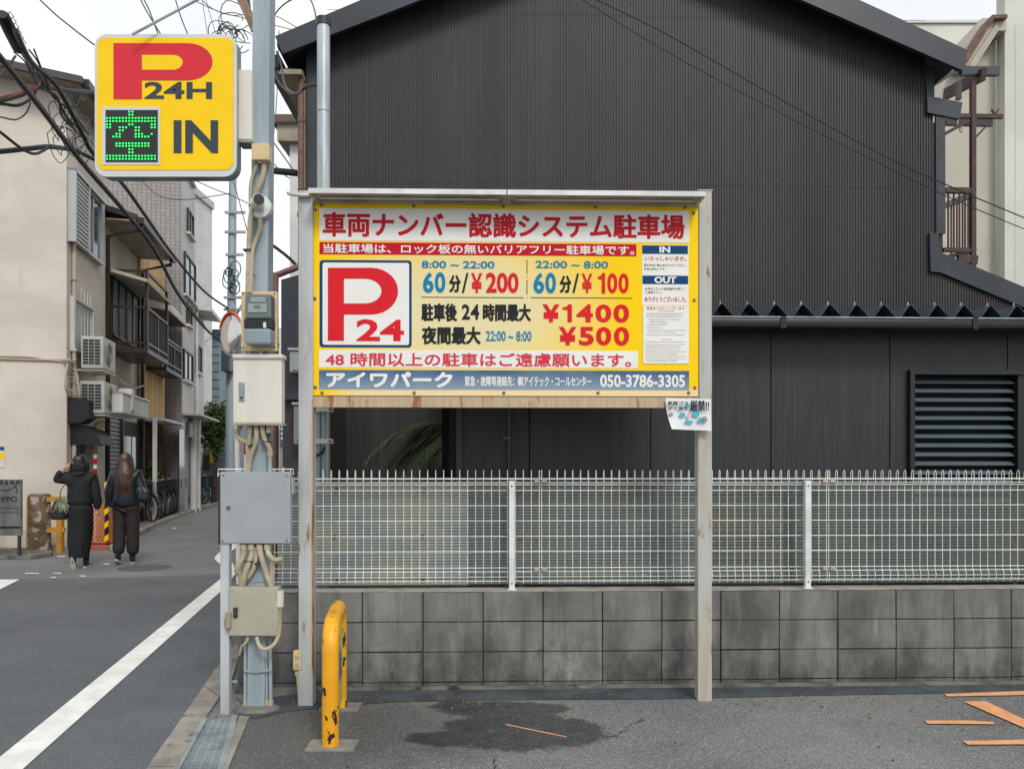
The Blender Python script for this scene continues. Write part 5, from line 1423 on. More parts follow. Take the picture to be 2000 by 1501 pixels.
# ---- ochre house
b3 = thing('ochre_house', 'narrow ochre rendered house squeezed before the tiled block', 'house', SF.M @ V((s2, .05, 0)), SRZ)
H3 = sp4(300, 482).z
MB(SF).prism([(s2 + .01, .05, 2.7), (s3 - .01, .05, 2.7), (s3 - .01, .05, H3 - .1), (s2 + .01, .05, H3 + .05)], (0, 8, 0)).build('wall', M_yellowst, b3)
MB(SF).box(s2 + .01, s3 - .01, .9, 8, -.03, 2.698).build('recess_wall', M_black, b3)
MB(SF).box(s2 - .0, s3 - .01, -.0, .12, H3 + .052, H3 + .1).build('coping', M_cableorange, b3)
MB(SF).box(s3 - .25, s3 - .012, .06, .9, -.03, 2.69).build('pillar', mat('brown_pillar', '#7c6757', '#685548', 3, rough=.8), b3)
wb = window(296, 618, 322, 690, b3, frame_m=M_brownmetal, pane_m=M_pane, split=1, w=.05)
balcony(s2 + .6, s3 - .25, -.45, .05, sp4(300, 712, -.4).z, sp4(300, 652, -.4).z, sp4(300, 648, -.4).z + .05, b3)
zc3 = sp4(300, 590, -.4).z
MB(SF).prism([(s2 + .3, .05, zc3 + .5), (s2 + .3, -.25, zc3 + .48), (s2 + .3, -.55, zc3 + .15), (s2 + .3, -.55, zc3), (s2 + .3, .05, zc3 + .05)], (s3 - s2 - .5, 0, 0)).build('canopy', M_offwhite, b3)
MB(SF).box(s2 + .28, s3 - .18, -.57, .045, zc3 - .04, zc3 - .003).build('canopy_underside', mat('canopy_brown', '#7a6450', '#665240', 4, rough=.7), b3)
MB(SF).box(s2 + .2, s3 - .1, -.5, .04, 2.60, 2.66).build('lintel_canopy', M_offwhite, b3)
# potted greenery by the ochre house
def leafmass(c, rx, ry, rz, n, size, m, parent, name='foliage', seed=1, hollow=.5, droop=0):
    rnd = random.Random(seed); g = MB()
    cl = [V((rnd.gauss(0, .42) * rx, rnd.gauss(0, .42) * ry, rnd.gauss(0, .42) * rz)) for _ in range(max(6, n // 90))]
    for _ in range(n):
        q = rnd.choice(cl)
        p = V(c) + q + V((rnd.gauss(0, .2) * rx, rnd.gauss(0, .2) * ry, rnd.gauss(0, .2) * rz))
        a = rnd.uniform(0, 6.28); b = rnd.uniform(-.9, .9); u = V((math.cos(a), math.sin(a), b)).normalized(); w = u.cross(V((rnd.uniform(-1, 1), rnd.uniform(-1, 1), 1))).normalized()
        s = size * rnd.uniform(.6, 1.4)
        g.add([p - u * s, p + w * s * .45, p + u * s, p - w * s * .45], [(0, 1, 2, 3)])
    return g.build(name, m, parent)
pl = thing('potted_shrub', 'leafy yellow green shrub growing before the dark lattice door', 'shrub', SF.M @ V((s2 + .9, -.1, 0)))
c_ = SF.M @ V((s2 + .9, .1, 1.25))
leafmass(c_, .34, .3, .75, 900, .055, M_leafpale, pl, seed=4); leafmass(c_ - V((0, 0, .3)), .4, .3, .6, 700, .06, M_leaf, pl, name='lower_foliage', seed=5)
q = c_; MB().tube([V((q.x, q.y, .3)), V((q.x + .03, q.y, .8)), V((q.x, q.y, 1.6))], [.03, .025, .01], 6).build('stem', M_bark, pl)
MB().tube([V((q.x, q.y, -.02)), V((q.x, q.y, .32))], [.14, .18], 12).build('pot', M_brownpipe, pl)
lat = thing('lattice_door', 'black lattice gate in the ochre house doorway', 'gate', SF.M @ V((s2 + .5, .3, 0)), SRZ)
g = MB(SF)
for k in range(9): x = s2 + .12 + k * .1; g.bar((x, .5, 0), (x, .5, 2.4), .02)
for k in range(13): z = .1 + k * .19; g.bar((s2 + .1, .5, z), (s2 + .95, .5, z), .02)
g.build('lattice', M_dark, lat)
# ---- tiled apartment block
def tilemat():
    m, n, L, b = nodemat('square_tile_facing')
    gq = n.new('ShaderNodeNewGeometry'); sp = n.new('ShaderNodeSeparateXYZ'); L.new(gq.outputs['Position'], sp.inputs[0])
    dt = n.new('ShaderNodeVectorMath'); dt.operation = 'DOT_PRODUCT'; L.new(gq.outputs['Position'], dt.inputs[0]); dt.inputs[1].default_value = (.97 - .25, .24 + .97 * .3, 0)
    cb = n.new('ShaderNodeCombineXYZ'); L.new(dt.outputs['Value'], cb.inputs[0]); L.new(sp.outputs['Z'], cb.inputs[1])
    br = n.new('ShaderNodeTexBrick'); br.offset = 0; br.inputs['Scale'].default_value = 1; br.inputs['Brick Width'].default_value = .105; br.inputs['Row Height'].default_value = .105
    br.inputs['Mortar Size'].default_value = .009; br.inputs['Mortar Smooth'].default_value = .3
    br.inputs['Color1'].default_value = (*lin('#969290'), 1); br.inputs['Color2'].default_value = (*lin('#8a8684'), 1); br.inputs['Mortar'].default_value = (*lin('#6a6665'), 1)
    L.new(cb.outputs[0], br.inputs['Vector']); L.new(br.outputs['Color'], b.inputs['Base Color']); b.inputs['Roughness'].default_value = .35
    return m
M_tile = tilemat()
M_tileside = mat('pale_tile_facing', '#aeaba8', '#a19e9b', 1, rough=.45)
TF0 = Wp(355, 1005, 22.5); TFx = V((TF0.x, TF0.y, 0))
TFr = Frame((TFx.x, TFx.y), (-.2211, .9752))
tp = lambda px, py, w=0: TFr.p(px, py, w)
b4 = thing('tiled_block', 'tall grey tiled apartment block rising behind the ochre house', 'building', TFx, SRZ)
H4 = 12.2; xs1 = tp(380, 900).x; xs2 = tp(398, 900).x
zL = tp(390, 618).z
MB(TFr).box(0, xs1, 0, 6, -.03, H4).build('wall', M_tile, b4)
g = MB(TFr); g.box(.01, xs1 + .004, -.012, -.001, 3.0, H4); g.box(xs1 + .002, xs2, 0, 5, 3.0, zL); g.build('side_facing', M_tileside, b4)
MB(TFr).box(xs1 + .002, xs2, .25, 5, -.03, 2.998).build('ground_floor', M_stucco2, b4)
MB(TFr).prism([(xs1 + .0, -.5, zL + .02), (xs2 + .3, -.5, zL + .02), (xs2 + .3, 5, zL + .5), (xs1, 5, zL + .5)], (0, 0, .12)).build('side_roof', M_offwhite, b4)
MB(TFr).box(0, xs2, -.5, .0, 2.92, 2.98).build('canopy', M_tileside, b4)
def twin(px0, py0, px1, py1, par=b4, fr=M_brownmetal):
    a = tp(px0, py1); c = tp(px1, py1); t = tp(px0, py0)
    g = MB(TFr); f = .06
    x0, x1, z0, z1 = a.x, c.x, a.z, t.z
    g.box(x0, x1, -.07, -.013, z1 - f, z1); g.box(x0, x1, -.07, -.013, z0, z0 + f); g.box(x0, x0 + f, -.07, -.013, z0 + f, z1 - f); g.box(x1 - f, x1, -.07, -.013, z0 + f, z1 - f); g.box((x0 + x1) / 2 - .03, (x0 + x1) / 2 + .03, -.06, -.013, z0 + f, z1 - f)
    o = g.build('window', fr, par); MB(TFr).box(x0 + f, x1 - f, -.035, -.014, z0 + f, z1 - f).build('pane', M_pane, o)
    MB(TFr).box(x0 - .05, x1 + .05, -.12, -.013, z0 - .07, z0 - .003).build('sill', M_offwhite, o)
twin(364, 405, 375, 452); twin(358, 490, 379, 572); twin(363, 590, 372, 632); twin(356, 680, 374, 740); twin(381, 670, 391, 725); twin(364, 250, 376, 340)
MB(TFr).box(tp(357, 900).x - .6, tp(366, 900).x, -.02, -.001, -.03, 2.5).build('glass_door', M_pane, b4)
for k, px in enumerate((371, 379)): MB(TFr).tube([(tp(px, 900).x, -.1, -.02), (tp(px, 900).x, -.1, 2.9)], .10, 10).build('column', M_offwhite, b4, smooth=True)
MB(TFr).tube([(xs1 + .05, -.06, 0), (xs1 + .05, -.06, zL)], .045, 8).build('downpipe', M_offwhite, b4, smooth=True)
MB(TFr).rbox(.8, 1.5, -.10, -.013, 2.3, 2.75, .02).build('door_plate', M_stucco2, b4)
# white block glimpsed behind
wh = thing('white_block', 'pale white building seen above the eaves behind the grey house', 'building', Wp(250, 905, 27))
a = Wp(196, 905, 27); b = Wp(284, 905, 27); MB().box(a.x - 4, b.x, 27, 33, -.03, Wp(0, 300, 27).z).build('wall', M_offwhite, wh)
MB().box(a.x - 4.1, b.x + .1, 26.9, 33, Wp(0, 300, 27).z + .002, Wp(0, 300, 27).z + .3).build('parapet', M_alu, wh)
for (px0, py0, px1, py1) in ((204, 330, 222, 380),):
    p = Wp(px0, py1, 26.98); q = Wp(px1, py0, 26.98); f = MB().box(p.x, q.x, 26.94, 26.999, p.z, q.z).build('window', M_alu, wh); MB().box(p.x + .1, q.x - .1, 26.92, 26.939, p.z + .1, q.z - .1).build('pane', M_pane, f)

# ---- air conditioners
def aircon(label, s_, w0, z0, L_=.80, D_=.30, H_=.58):
    t = thing('air_conditioner', label, 'air conditioner', SF.M @ V((s_, w0, z0)), SRZ, group='outdoor air conditioner units on the grey house')
    MB(SF).rbox(s_, s_ + L_, w0, w0 + D_, z0, z0 + H_, .015).build('casing', M_acwhite, t)
    # coil side grid facing down the street
    MB(SF).box(s_ - .004, s_ - .001, w0 + .05, w0 + D_ - .03, z0 + .07, z0 + H_ - .06).build('coil', M_dark, t)
    g = MB(SF)
    for k in range(4): y = w0 + .05 + k * (D_ - .08) / 3; g.box(s_ - .010, s_ - .004, y - .004, y + .004, z0 + .06, z0 + H_ - .05)
    for k in range(9): z = z0 + .07 + k * (H_ - .13) / 8; g.box(s_ - .0105, s_ - .0042, w0 + .04, w0 + D_ - .02, z - .004, z + .004)
    g.build('side_grille', M_acwhite, t)
    cx_, cz_ = s_ + L_ * .42, z0 + H_ * .5
    MB(SF).disc((cx_, w0 - .001, cz_), .22, 'y', 24, .004).build('fan_opening', M_dark, t)
    for r in (.05, .10, .15, .20, .235):
        pts = [(cx_ + r * math.cos(a), w0 - .012, cz_ + r * math.sin(a)) for a in [2 * math.pi * k / 20 for k in range(21)]]
        MB(SF).tube(pts, .005, 4).build('fan_guard_ring', M_acwhite, t)
    g = MB(SF)
    g.bar((s_ + .05, w0 + .0, z0 - .03), (s_ + .05, .15, z0 - .03), .03); g.bar((s_ + L_ - .05, w0, z0 - .03), (s_ + L_ - .05, .15, z0 - .03), .03); g.bar((s_ + .05, w0 + .02, z0 - .03), (s_ + L_ - .05, w0 + .02, z0 - .03), .03)
    g.bar((s_ + .05, .1, z0 - .03), (s_ + .05, .1, z0 + H_), .03)
    g.build('wall_bracket', M_acwhite, t)
q1 = sp4(192, 722, -.45)
aircon('upper white air conditioner with grid side at the cream house edge', q1.x - .05, -.55, q1.z + .02, .8, .38, .60)
q2_ = sp4(194, 812, -.45)
aircon('lower white air conditioner beside the blank shop light box', q2_.x - .05, -.55, q2_.z + .05, .85, .42, .60)
MB(SF).rbox(q2_.x + 1.0, q2_.x + 1.25, -.78, -.50, q2_.z + .15, q2_.z + .62, .05).build('meter_cover', M_offwhite, sg)
hs_ = thing('hose_bundle', 'tangle of ivory hoses between the two air conditioners', 'hose', SF.M @ V((q1.x + .4, -.1, q1.z - .3)))
for k in range(3):
    MB().tube(smooth_pts([spt(205 + 3 * k, 730, -.1), spt(215 + k, 727 + 3 * k, -.15), spt(226, 733 + k, -.12), spt(240, 745 + 2 * k, -.08), spt(262, 756 + k, -.05), spt(283, 752, -.05)], 4), .016, 5).build('hose', M_cableivory, hs_, smooth=True)

# ------------------------------------------------------------------ things standing on the left pavement
rl = thing('guard_rail', 'ochre yellow painted guard rail before the cream house', 'rail', G(104, 1072))
YR_ = 13.0
a = Wp(118, 1072, YR_); g = MB(); g.bar(V((a.x, YR_, -.02)), Wp(118, 970, YR_), .09, .09); g.build('post', M_railyel, rl)
a2_ = Wp(60, 1076, YR_ - .1); MB().bar(V((a2_.x, YR_ - .1, -.02)), Wp(60, 974, YR_ - .1), .09).build('post', M_railyel, rl)
for y in (974, 1034): MB().bar(Wp(56, y + 1, YR_ - .1), Wp(127, y, YR_), .06, .085).build('rail', M_railyel, rl)
st = thing('stone_stump', 'mottled rusty brown stone pillar stump by the guard rail', 'pillar', G(62, 1081))
q = G(62, 1081); rings = []
for z, r in ((-.02, .185), (.1, .18), (.5, .172), (.85, .175), (.97, .172), (.99, .15)): rings.append((q.x, q.y + .2, z, r, r))
MB().loft(rings, 18).build('stump', mat('mottled_stone', '#7c6a58', '#5a4a3d', 5, rough=.95, bump=.6, bsc=30, rust='#b0a494', rustlo=.55, rusthi=.6, rustsc=7), st, smooth=True)
bs = thing('menu_board', 'weathered grey board with a bird drawing and lettering at the left edge', 'sign', G(10, 1070))
YB = 12.8; BFm = Frame((0, YB), (1, .1))
ba = BFm.p(-40, 1046); bbq = BFm.p(41, 936)
g = MB(BFm); g.box(ba.x, bbq.x, 0, .05, ba.z, bbq.z); g.build('board', mat('weathered_board', '#6d6e6d', '#585a59', 6, (1, 1, .3), rough=.85, bump=.3), bs)
text(BFm, 'IB & BUR', (-2, 938, 40, 946), -.004, M_blackprint, bs, off=.02)
text(BFm, 'IPPO', (2, 969, 33, 980), -.004, M_blackprint, bs, off=.01)
for (x0, y0, x1, y1) in ((-20, 992, 38, 993), (-20, 1000, 38, 1001), (-20, 1028, 40, 1032)): panel(BFm, (x0, y0, x1, y1), -.003, M_blackprint, bs, 'rule')
MB(BFm).tube(smooth_pts([BFm.p(0, 956, -.003), BFm.p(12, 958, -.003), BFm.p(24, 953, -.003), BFm.p(32, 948, -.003), BFm.p(31, 953, -.003), BFm.p(34, 958, -.003), BFm.p(30, 962, -.003)], 4), .006, 4).build('drawing', M_blackprint, bs)
g = MB(BFm); 
for px in (-20, 36): q = BFm.p(px, 1040); g.bar((q.x, .03, q.z), (q.x, .03, -.02), .04)
g.build('leg', M_dark, bs)
pn = thing('wall_notice', 'small pale poster with a yellow band on the cream house end wall', 'poster', AF.M @ ap(4, 912))
panel(AF, (-14, 869, 10, 913), -.01, M_offwhite, pn, 'sheet', t=.008); panel(AF, (-13, 884, 9, 897), -.012, M_psyel, pn, 'band'); panel(AF, (0, 872, 8, 879), -.012, M_navy, pn, 'print_shape')
# rocks and a low step along the house foot
stp = structure(MB().prism([G(-60, 1092), G(60, 1092, 0), G(100, 1086), G(104, 1083), G(62, 1076), G(-60, 1076)], (0, 0, .06)).build('house_step', M_footing))
rk = random.Random(3)
for k in range(7):
    q = G(28 + k * 13 + rk.uniform(-3, 3), 1082 - k * 1.2); g = MB()
    g.loft([(q.x, q.y, -.01, .10 + .05 * rk.random(), .07), (q.x + .01, q.y, .05, .11, .07), (q.x, q.y, .08 + .03 * rk.random(), .05, .03)], 7)
    o = g.build('stone', mat('pavement_stone_%d' % k, '#9a8a70', '#6a5f50', 7, rough=.95, bump=.6), None)
    tag(o, 'loose pale brown stones lying along the foot of the cream house', 'stone', 'loose stones by the house foot')
# kerb in front of the bicycles
kp = [G(235, 1074), G(274, 1046), G(310, 1027), G(345, 1012), G(390, 997), G(430, 985)]
for i in range(len(kp) - 1):
    a, b = kp[i], kp[i + 1]; n_ = V((-(b - a).y, (b - a).x, 0)).normalized()
    nseg = max(1, int((b - a).length / .9))
    for j in range(nseg):
        p = ext(a, b, j / nseg + .006); q = ext(a, b, (j + 1) / nseg - .006)
        structure(MB().prism([p, q, q + n_ * .17, p + n_ * .17], (0, 0, .09)).build('street_kerb', M_concrete))
P = [p + V((-(kp[-1] - kp[0]).y, (kp[-1] - kp[0]).x, 0)).normalized() * .175 for p in kp]
far_ = [SF.M @ V((x, -.02, 0)) for x in (16, 3)]
structure(MB().poly([V((p.x, p.y, .06)) for p in P] + [V((TFx.x + .2 - 1.6, TFx.y + 8, .06)), V((TFx.x - .05, TFx.y, .06)), V(((SF.M @ V((3, .0, 0))).x, (SF.M @ V((3, 0, 0))).y, .06))]).build('pavement', M_concrete))

# orange lattice barrier with hazard tape
ob_ = thing('lattice_barrier', 'orange lattice box barrier with yellow black hazard tape behind the women', 'barrier', G(207, 1068))
YQ = 13.6; qa = G(207, 1070); 
BX = Frame((qa.x - .42, 13.75), (1, -.12)); BY = Frame((qa.x, 13.7), (.1, .9))
M_orpl = flat('orange_plastic', '#d0773f', .5)
def lattice(fr, x0, x1, z0, z1, m, parent, p=.10, t=.018):
    g = MB(fr); n_ = int((x1 - x0 + z1 - z0) / p)
    for s in (1, -1):
        for k in range(-n_, n_ * 2):
            # clipped diagonal lines
            P = []
            for i in range(21):
                x = x0 + (x1 - x0) * i / 20; z = z0 + k * p + s * (x - x0) * 1.6
                if z0 <= z <= z1: P.append((x, 0.006 * s, z))
            if len(P) > 1: g.bar(P[0], P[-1], t * .6, t)
    o = g.build('lattice', m, parent)
    g = MB(fr); g.bar((x0, 0, z0), (x1, 0, z0), .03); g.bar((x0, 0, z1), (x1, 0, z1), .03); g.bar((x0, 0, z0), (x0, 0, z1), .03); g.bar((x1, 0, z0), (x1, 0, z1), .03); g.build('rim', m, parent)
lattice(BX, 0, .42, .10, .75, M_orpl, ob_); lattice(BY, 0.02, .45, .10, .95, M_orpl, ob_)
g = MB(); q = V((qa.x, 13.68, 0)); 
for k in range(9):
    z = .1 + k * .12; g2 = MB(); g2.prism([(q.x - .03, 13.64, z), (q.x + .03, 13.64, z + .05), (q.x + .03, 13.64, z + .15), (q.x - .03, 13.64, z + .10)], (0, .04, 0)); g2.build('hazard_stripe', M_blackprint if k % 2 else M_psyel, ob_)
MB().box(qa.x - .45, qa.x + .1, 13.7, 14.2, -.01, .07).build('base', M_blackrub, ob_)
MB().loft([(qa.x - .1, 13.55, 0, .25, .12), (qa.x - .1, 13.55, .05, .24, .11), (qa.x - .1, 13.55, .07, .12, .06)], 14).build('weight', flat('red_rubber', '#a3503f', .7), ob_)
rc = thing('striped_pole', 'short red and white striped pole behind the dark haired woman', 'pole', spt(187, 1040, -.25))
q = sp4(186, 1040, -.35)
for k in range(4): 
    za_ = sp4(186, 925 - k * 10, -.35).z; MB(SF).tube([(q.x, -.35, za_), (q.x, -.35, za_ + .08)], .036, 10).build('band', M_redprint if k % 2 == 0 else M_offwhite, rc)
MB(SF).tube([(q.x, -.35, 0), (q.x, -.35, sp4(186, 925, -.35).z)], .032, 10).build('shaft', M_offwhite, rc)
# ------------------------------------------------------------------ bicycles
M_tyre = flat('tyre_rubber', '#191a1c', .7); M_chrome = flat('bicycle_chrome', '#a7acae', .3, .7)
def wheel(x, parent, r=.33):
    o = MB()
    pts = [(x + r * math.cos(a), 0, r + r * math.sin(a)) for a in [2 * math.pi * k / 24 for k in range(25)]]
    w = MB().tube(pts, .019, 6).build('wheel', M_tyre, parent, smooth=True)
    pts = [(x + (r - .03) * math.cos(a), 0, r + (r - .03) * math.sin(a)) for a in [2 * math.pi * k / 24 for k in range(25)]]
    MB().tube(pts, .011, 5).build('rim', M_chrome, w, smooth=True)
    g = MB()
    for k in range(14):
        a = 2 * math.pi * k / 14; g.tube([(x, .03 * (-1) ** k, r), (x + (r - .03) * math.cos(a), 0, r + (r - .03) * math.sin(a))], .0025, 3)
    g.tube([(x, -.05, r), (x, .05, r)], .02, 8)
    g.build('spokes', M_chrome, w)
    return w
def bicycle(label, framem, basket=True):
    t = thing('bicycle', label, 'bicycle', (0, 0, 0), 0, 'bicycles parked along the kerb')
    ROOTM[t.name] = Matrix()
    wheel(0, t); wheel(1.08, t)
    g = MB()
    sp_, hd, bb, st_ = (1.08, 0, .33), (.20, 0, .82), (.66, 0, .28), (.78, 0, .80)
    for a, b in ((hd, bb), ((.17, 0, .66), (.70, 0, .45)), (bb, st_), (bb, (1.08, .05, .33)), (bb, (1.08, -.05, .33)), ((.76, 0, .62), (1.08, .05, .33)), ((.76, 0, .62), (1.08, -.05, .33)), ((.22, 0, .92), (.15, 0, .60))):
        g.tube([a, b], .016, 6)
    g.tube([(.15, .0, .60), (.13, .05, .55), (0, .055, .33)], .012, 6); g.tube([(.15, .0, .60), (.13, -.05, .55), (0, -.055, .33)], .012, 6)
    g.build('frame', framem, t, smooth=True)
    for x in (0, 1.08):
        pts = [(x + .365 * math.cos(a), 0, .33 + .365 * math.sin(a)) for a in [math.pi * (.1 + .75 * k / 12) for k in range(13)]]
        MB().tube(pts, .018, 5).build('mudguard', framem, t, smooth=True)
    MB().tube(smooth_pts([(.42, -.27, 1.0), (.30, -.26, 1.02), (.22, -.12, 1.0), (.22, 0, .94), (.22, .12, 1.0), (.30, .26, 1.02), (.42, .27, 1.0)], 4), .012, 6).build('handlebar', M_chrome, t, smooth=True)
    for s in (-1, 1): MB().tube([(.40, .27 * s, 1.0), (.50, .28 * s, .985)], .017, 8).build('grip', M_tyre, t, smooth=True)
    MB().loft([(.84, 0, .84, .10, .06), (.82, 0, .88, .14, .09), (.84, 0, .92, .13, .085), (.85, 0, .93, .05, .03)], 12).build('seat', M_tyre, t, smooth=True)
    MB().tube([(.78, 0, .78), (.80, 0, .88)], .014, 6).build('seat_post', M_chrome, t)
    if basket:
        g = MB(); x0, x1, y0, y1, z0, z1 = -.18, .12, -.18, .18, .72, .98
        for k in range(5):
            z = z0 + (z1 - z0) * k / 4; e = .02 * k / 4
            g.tube([(x0 - e, y0 - e, z), (x1 + e, y0 - e, z), (x1 + e, y1 + e, z), (x0 - e, y1 + e, z), (x0 - e, y0 - e, z)], .006, 4)
        for k in range(8):
            y = y0 + (y1 - y0) * k / 7; g.tube([(x0 - .02, y, z1), (x0, y, z0), (x1, y, z0), (x1 + .02, y, z1)], .005, 4)
        for k in range(6):
            x = x0 + (x1 - x0) * k / 5; g.tube([(x, y0 - .02, z1), (x, y0, z0), (x, y1, z0), (x, y1 + .02, z1)], .005, 4)
        g.build('basket', M_tyre, t)
        MB().tube([(-.02, 0, .70), (-.02, 0, .62), (.0, .0, .60)], .02, 6).build('lamp', M_chrome, t)
    g = MB(); g.tube([(.80, 0, .68), (1.28, 0, .68)], .01, 5)
    for s in (-1, 1): g.tube([(.80, 0, .70), (.9, .07 * s, .70), (1.3, .07 * s, .70), (1.3, 0, .70)], .008, 5); g.tube([(1.2, .07 * s, .70), (1.08, .06 * s, .34)], .008, 5)
    g.build('rack', M_chrome, t)
    MB().tube([(.66, .06, .28), (.58, .07, .12)], .012, 5).build('crank', M_chrome, t); MB().rbox(.52, .63, .07, .15, .09, .12, .005).build('pedal', M_tyre, t)
    MB().disc((.66, .045, .28), .085, 'y', 16, .006).build('chainring', M_chrome, t)
    MB().tube([(.98, .09, .30), (1.02, .16, .01)], .01, 5).build('kickstand', M_chrome, t)
    return t
M_bkblack = flat('black_bicycle_paint', '#1f2123', .35); M_bkblue = flat('blue_bicycle_paint', '#17688c', .35); M_bkred = flat('maroon_bicycle_paint', '#4b1d22', .4)
bA = bicycle('black basket bicycle parked nearest the women on the kerb', M_bkblack)
bB = bicycle('blue framed bicycle parked along the kerb beside the tiled block', M_bkblue, basket=False)
bC = bicycle('maroon bicycle with a dark basket second from the women', M_bkred)
def put(o, px, py, rz):
    q = G(px - 6, py - 3); o.location = (q.x, q.y, 0.06); o.rotation_euler = (0, 0, rz)
put(bA, 316, 1021, R(141)); put(bC, 334, 1013, R(143)); put(bB, 384, 996, R(150))
for i, (px, py, rz, lab) in enumerate([(352, 1006, R(145), 'third black bicycle with a front basket near the tiled block door'), (368, 1001, R(143), 'black bicycle crowded behind the blue framed one'),
                                       (303, 1027, R(138), 'black bicycle half hidden behind the long haired woman'), (424, 982, R(140), 'far black bicycle next to the grey box edge')]):
    c = copy_tree(bA); c['label'] = lab; put(c, px, py, rz)
for px, py, rz, lab in ((324, 1017, R(150), 'bicycle with a dark basket wedged second from the kerb front'), (343, 1009, R(136), 'bicycle leaning in the middle of the tight row'), (361, 1003, R(150), 'bicycle in the row just before the tiled block door'), (376, 998, R(138), 'bicycle between the tiled block columns and the blue one'), (392, 991, R(147), 'bicycle just behind the blue framed one')):
    c = copy_tree(bC if px % 2 else bA); c['label'] = lab; put(c, px, py, rz)
c = copy_tree(bB); c['label'] = 'far blue bicycle at the end of the row'; put(c, 404, 989, R(146))
# ------------------------------------------------------------------ people
def skin_mesh(verts, edges, radii, name, m, parent, levels=2, M=Matrix(), sy=1.0):
    me = bpy.data.meshes.new(name); me.from_pydata([tuple(v) for v in verts], edges, [])
    o = bpy.data.objects.new(name, me); COL.objects.link(o)
    sk = o.modifiers.new('s', 'SKIN'); sk.use_smooth_shade = True
    for i, r in enumerate(radii):
        rr = r if isinstance(r, tuple) else (r, r); me.skin_vertices[0].data[i].radius = rr
    me.skin_vertices[0].data[0].use_root = True
    sb = o.modifiers.new('u', 'SUBSURF'); sb.levels = levels; sb.render_levels = levels
    dg = bpy.context.evaluated_depsgraph_get()
    m2 = bpy.data.meshes.new_from_object(o.evaluated_get(dg))
    bpy.data.objects.remove(o)
    for v in m2.vertices: v.co = M @ V((v.co.x, v.co.y * sy, v.co.z))
    if name != 'body':   # folds of the cloth
        for v in m2.vertices:
            c = v.co; k = noise.noise(V((c.x * 9, c.y * 9, c.z * 14))) * .014 + noise.noise(V((c.x * 22, c.y * 22, c.z * 30))) * .006
            v.co = c + v.normal * k
    m2.materials.clear(); m2.materials.append(m)
    m2.polygons.foreach_set('use_smooth', [True] * len(m2.polygons))
    o = bpy.data.objects.new(name, m2); COL.objects.link(o); o.parent = parent; return o
def person_hand(V_, E_, Rr, wi, wrist, dirv, side, s=1.0):
    """adds palm and five bent fingers to a skeleton: returns nothing"""
    d = V(dirv).normalized(); up = V(side).normalized(); n_ = d.cross(up)
    palm = len(V_); V_.append(wrist + d * .045 * s); E_.append((wi, palm)); Rr.append((.022 * s, .022 * s))
    for k, (off, ln) in enumerate(((-.03, .062), (-.010, .072), (.010, .068), (.028, .055))):
        a = len(V_); V_.append(wrist + d * .085 * s + up * off * s); V_.append(wrist + d * (.085 + ln * .55) * s + up * off * 1.1 * s + n_ * .010); V_.append(wrist + d * (.085 + ln) * s + up * off * 1.1 * s + n_ * .03)
        Rr += [(.0095, .0095), (.0085, .0085), (.007, .007)]; E_ += [(palm, a), (a, a + 1), (a + 1, a + 2)]
    a = len(V_); V_.append(wrist + d * .05 * s - up * .042 * s); V_.append(wrist + d * .085 * s - up * .055 * s); Rr += [(.010, .010), (.008, .008)]; E_ += [(palm, a), (a, a + 1)]

M_coat = flat('black_puffer_fabric', '#15181b', .75); M_skirt = flat('black_skirt_fabric', '#121417', .8); M_hairb = flat('black_hair', '#131416', .45)
M_hairbr = mat('brown_hair', '#2e211d', '#4a342b', 6, (1, 1, .3), rough=.42); M_leather = flat('dark_blue_leather', '#222b32', .38); M_trous = flat('dark_brown_trousers', '#2c2325', .8)
M_shoe = flat('black_shoe', '#17191b', .6); M_sole = flat('white_sole', '#b9b8b0', .6); M_bag = flat('dark_olive_bag', '#1f1e1b', .6); M_bagblue = flat('teal_bag', '#1c252a', .35)
def head_extras(par, M, c, turn=0.0):
    cx, cy, cz = c
    def pt(x, y, z): return M @ V((cx + x, cy + y, cz + z))
    for s in (-1, 1):
        g = MB(); g.ball((0, 0, 0), .013, .022, .03, 8, 6); g.v = [pt(s * .078 + v.x, v.y, v.z - .005) for v in g.v]; g.build('ear', M_skin, par, smooth=True)
        g = MB(); g.ball((0, 0, 0), .013, .008, .009, 8, 6); g.v = [pt(s * .03 + v.x, .088 + v.y, v.z + .005) for v in g.v]; g.build('eye', M_white, par, smooth=True)
        g = MB(); g.ball((0, 0, 0), .006, .004, .006, 8, 6); g.v = [pt(s * .03 + v.x, .096 + v.y, v.z + .005) for v in g.v]; g.build('iris', M_blackrub, par, smooth=True)
    g = MB(); g.tube([(0, .085, .01), (0, .108, -.028), (0, .085, -.034)], [.006, .013, .009], 8); g.v = [pt(v.x, v.y, v.z) for v in g.v]; g.build('nose', M_skin, par, smooth=True)
    g = MB(); g.tube([(-.022, .088, -.06), (0, .096, -.058), (.022, .088, -.06)], [.003, .006, .003], 6); g.v = [pt(v.x, v.y, v.z) for v in g.v]; g.build('mouth', M_redpale, par, smooth=True)
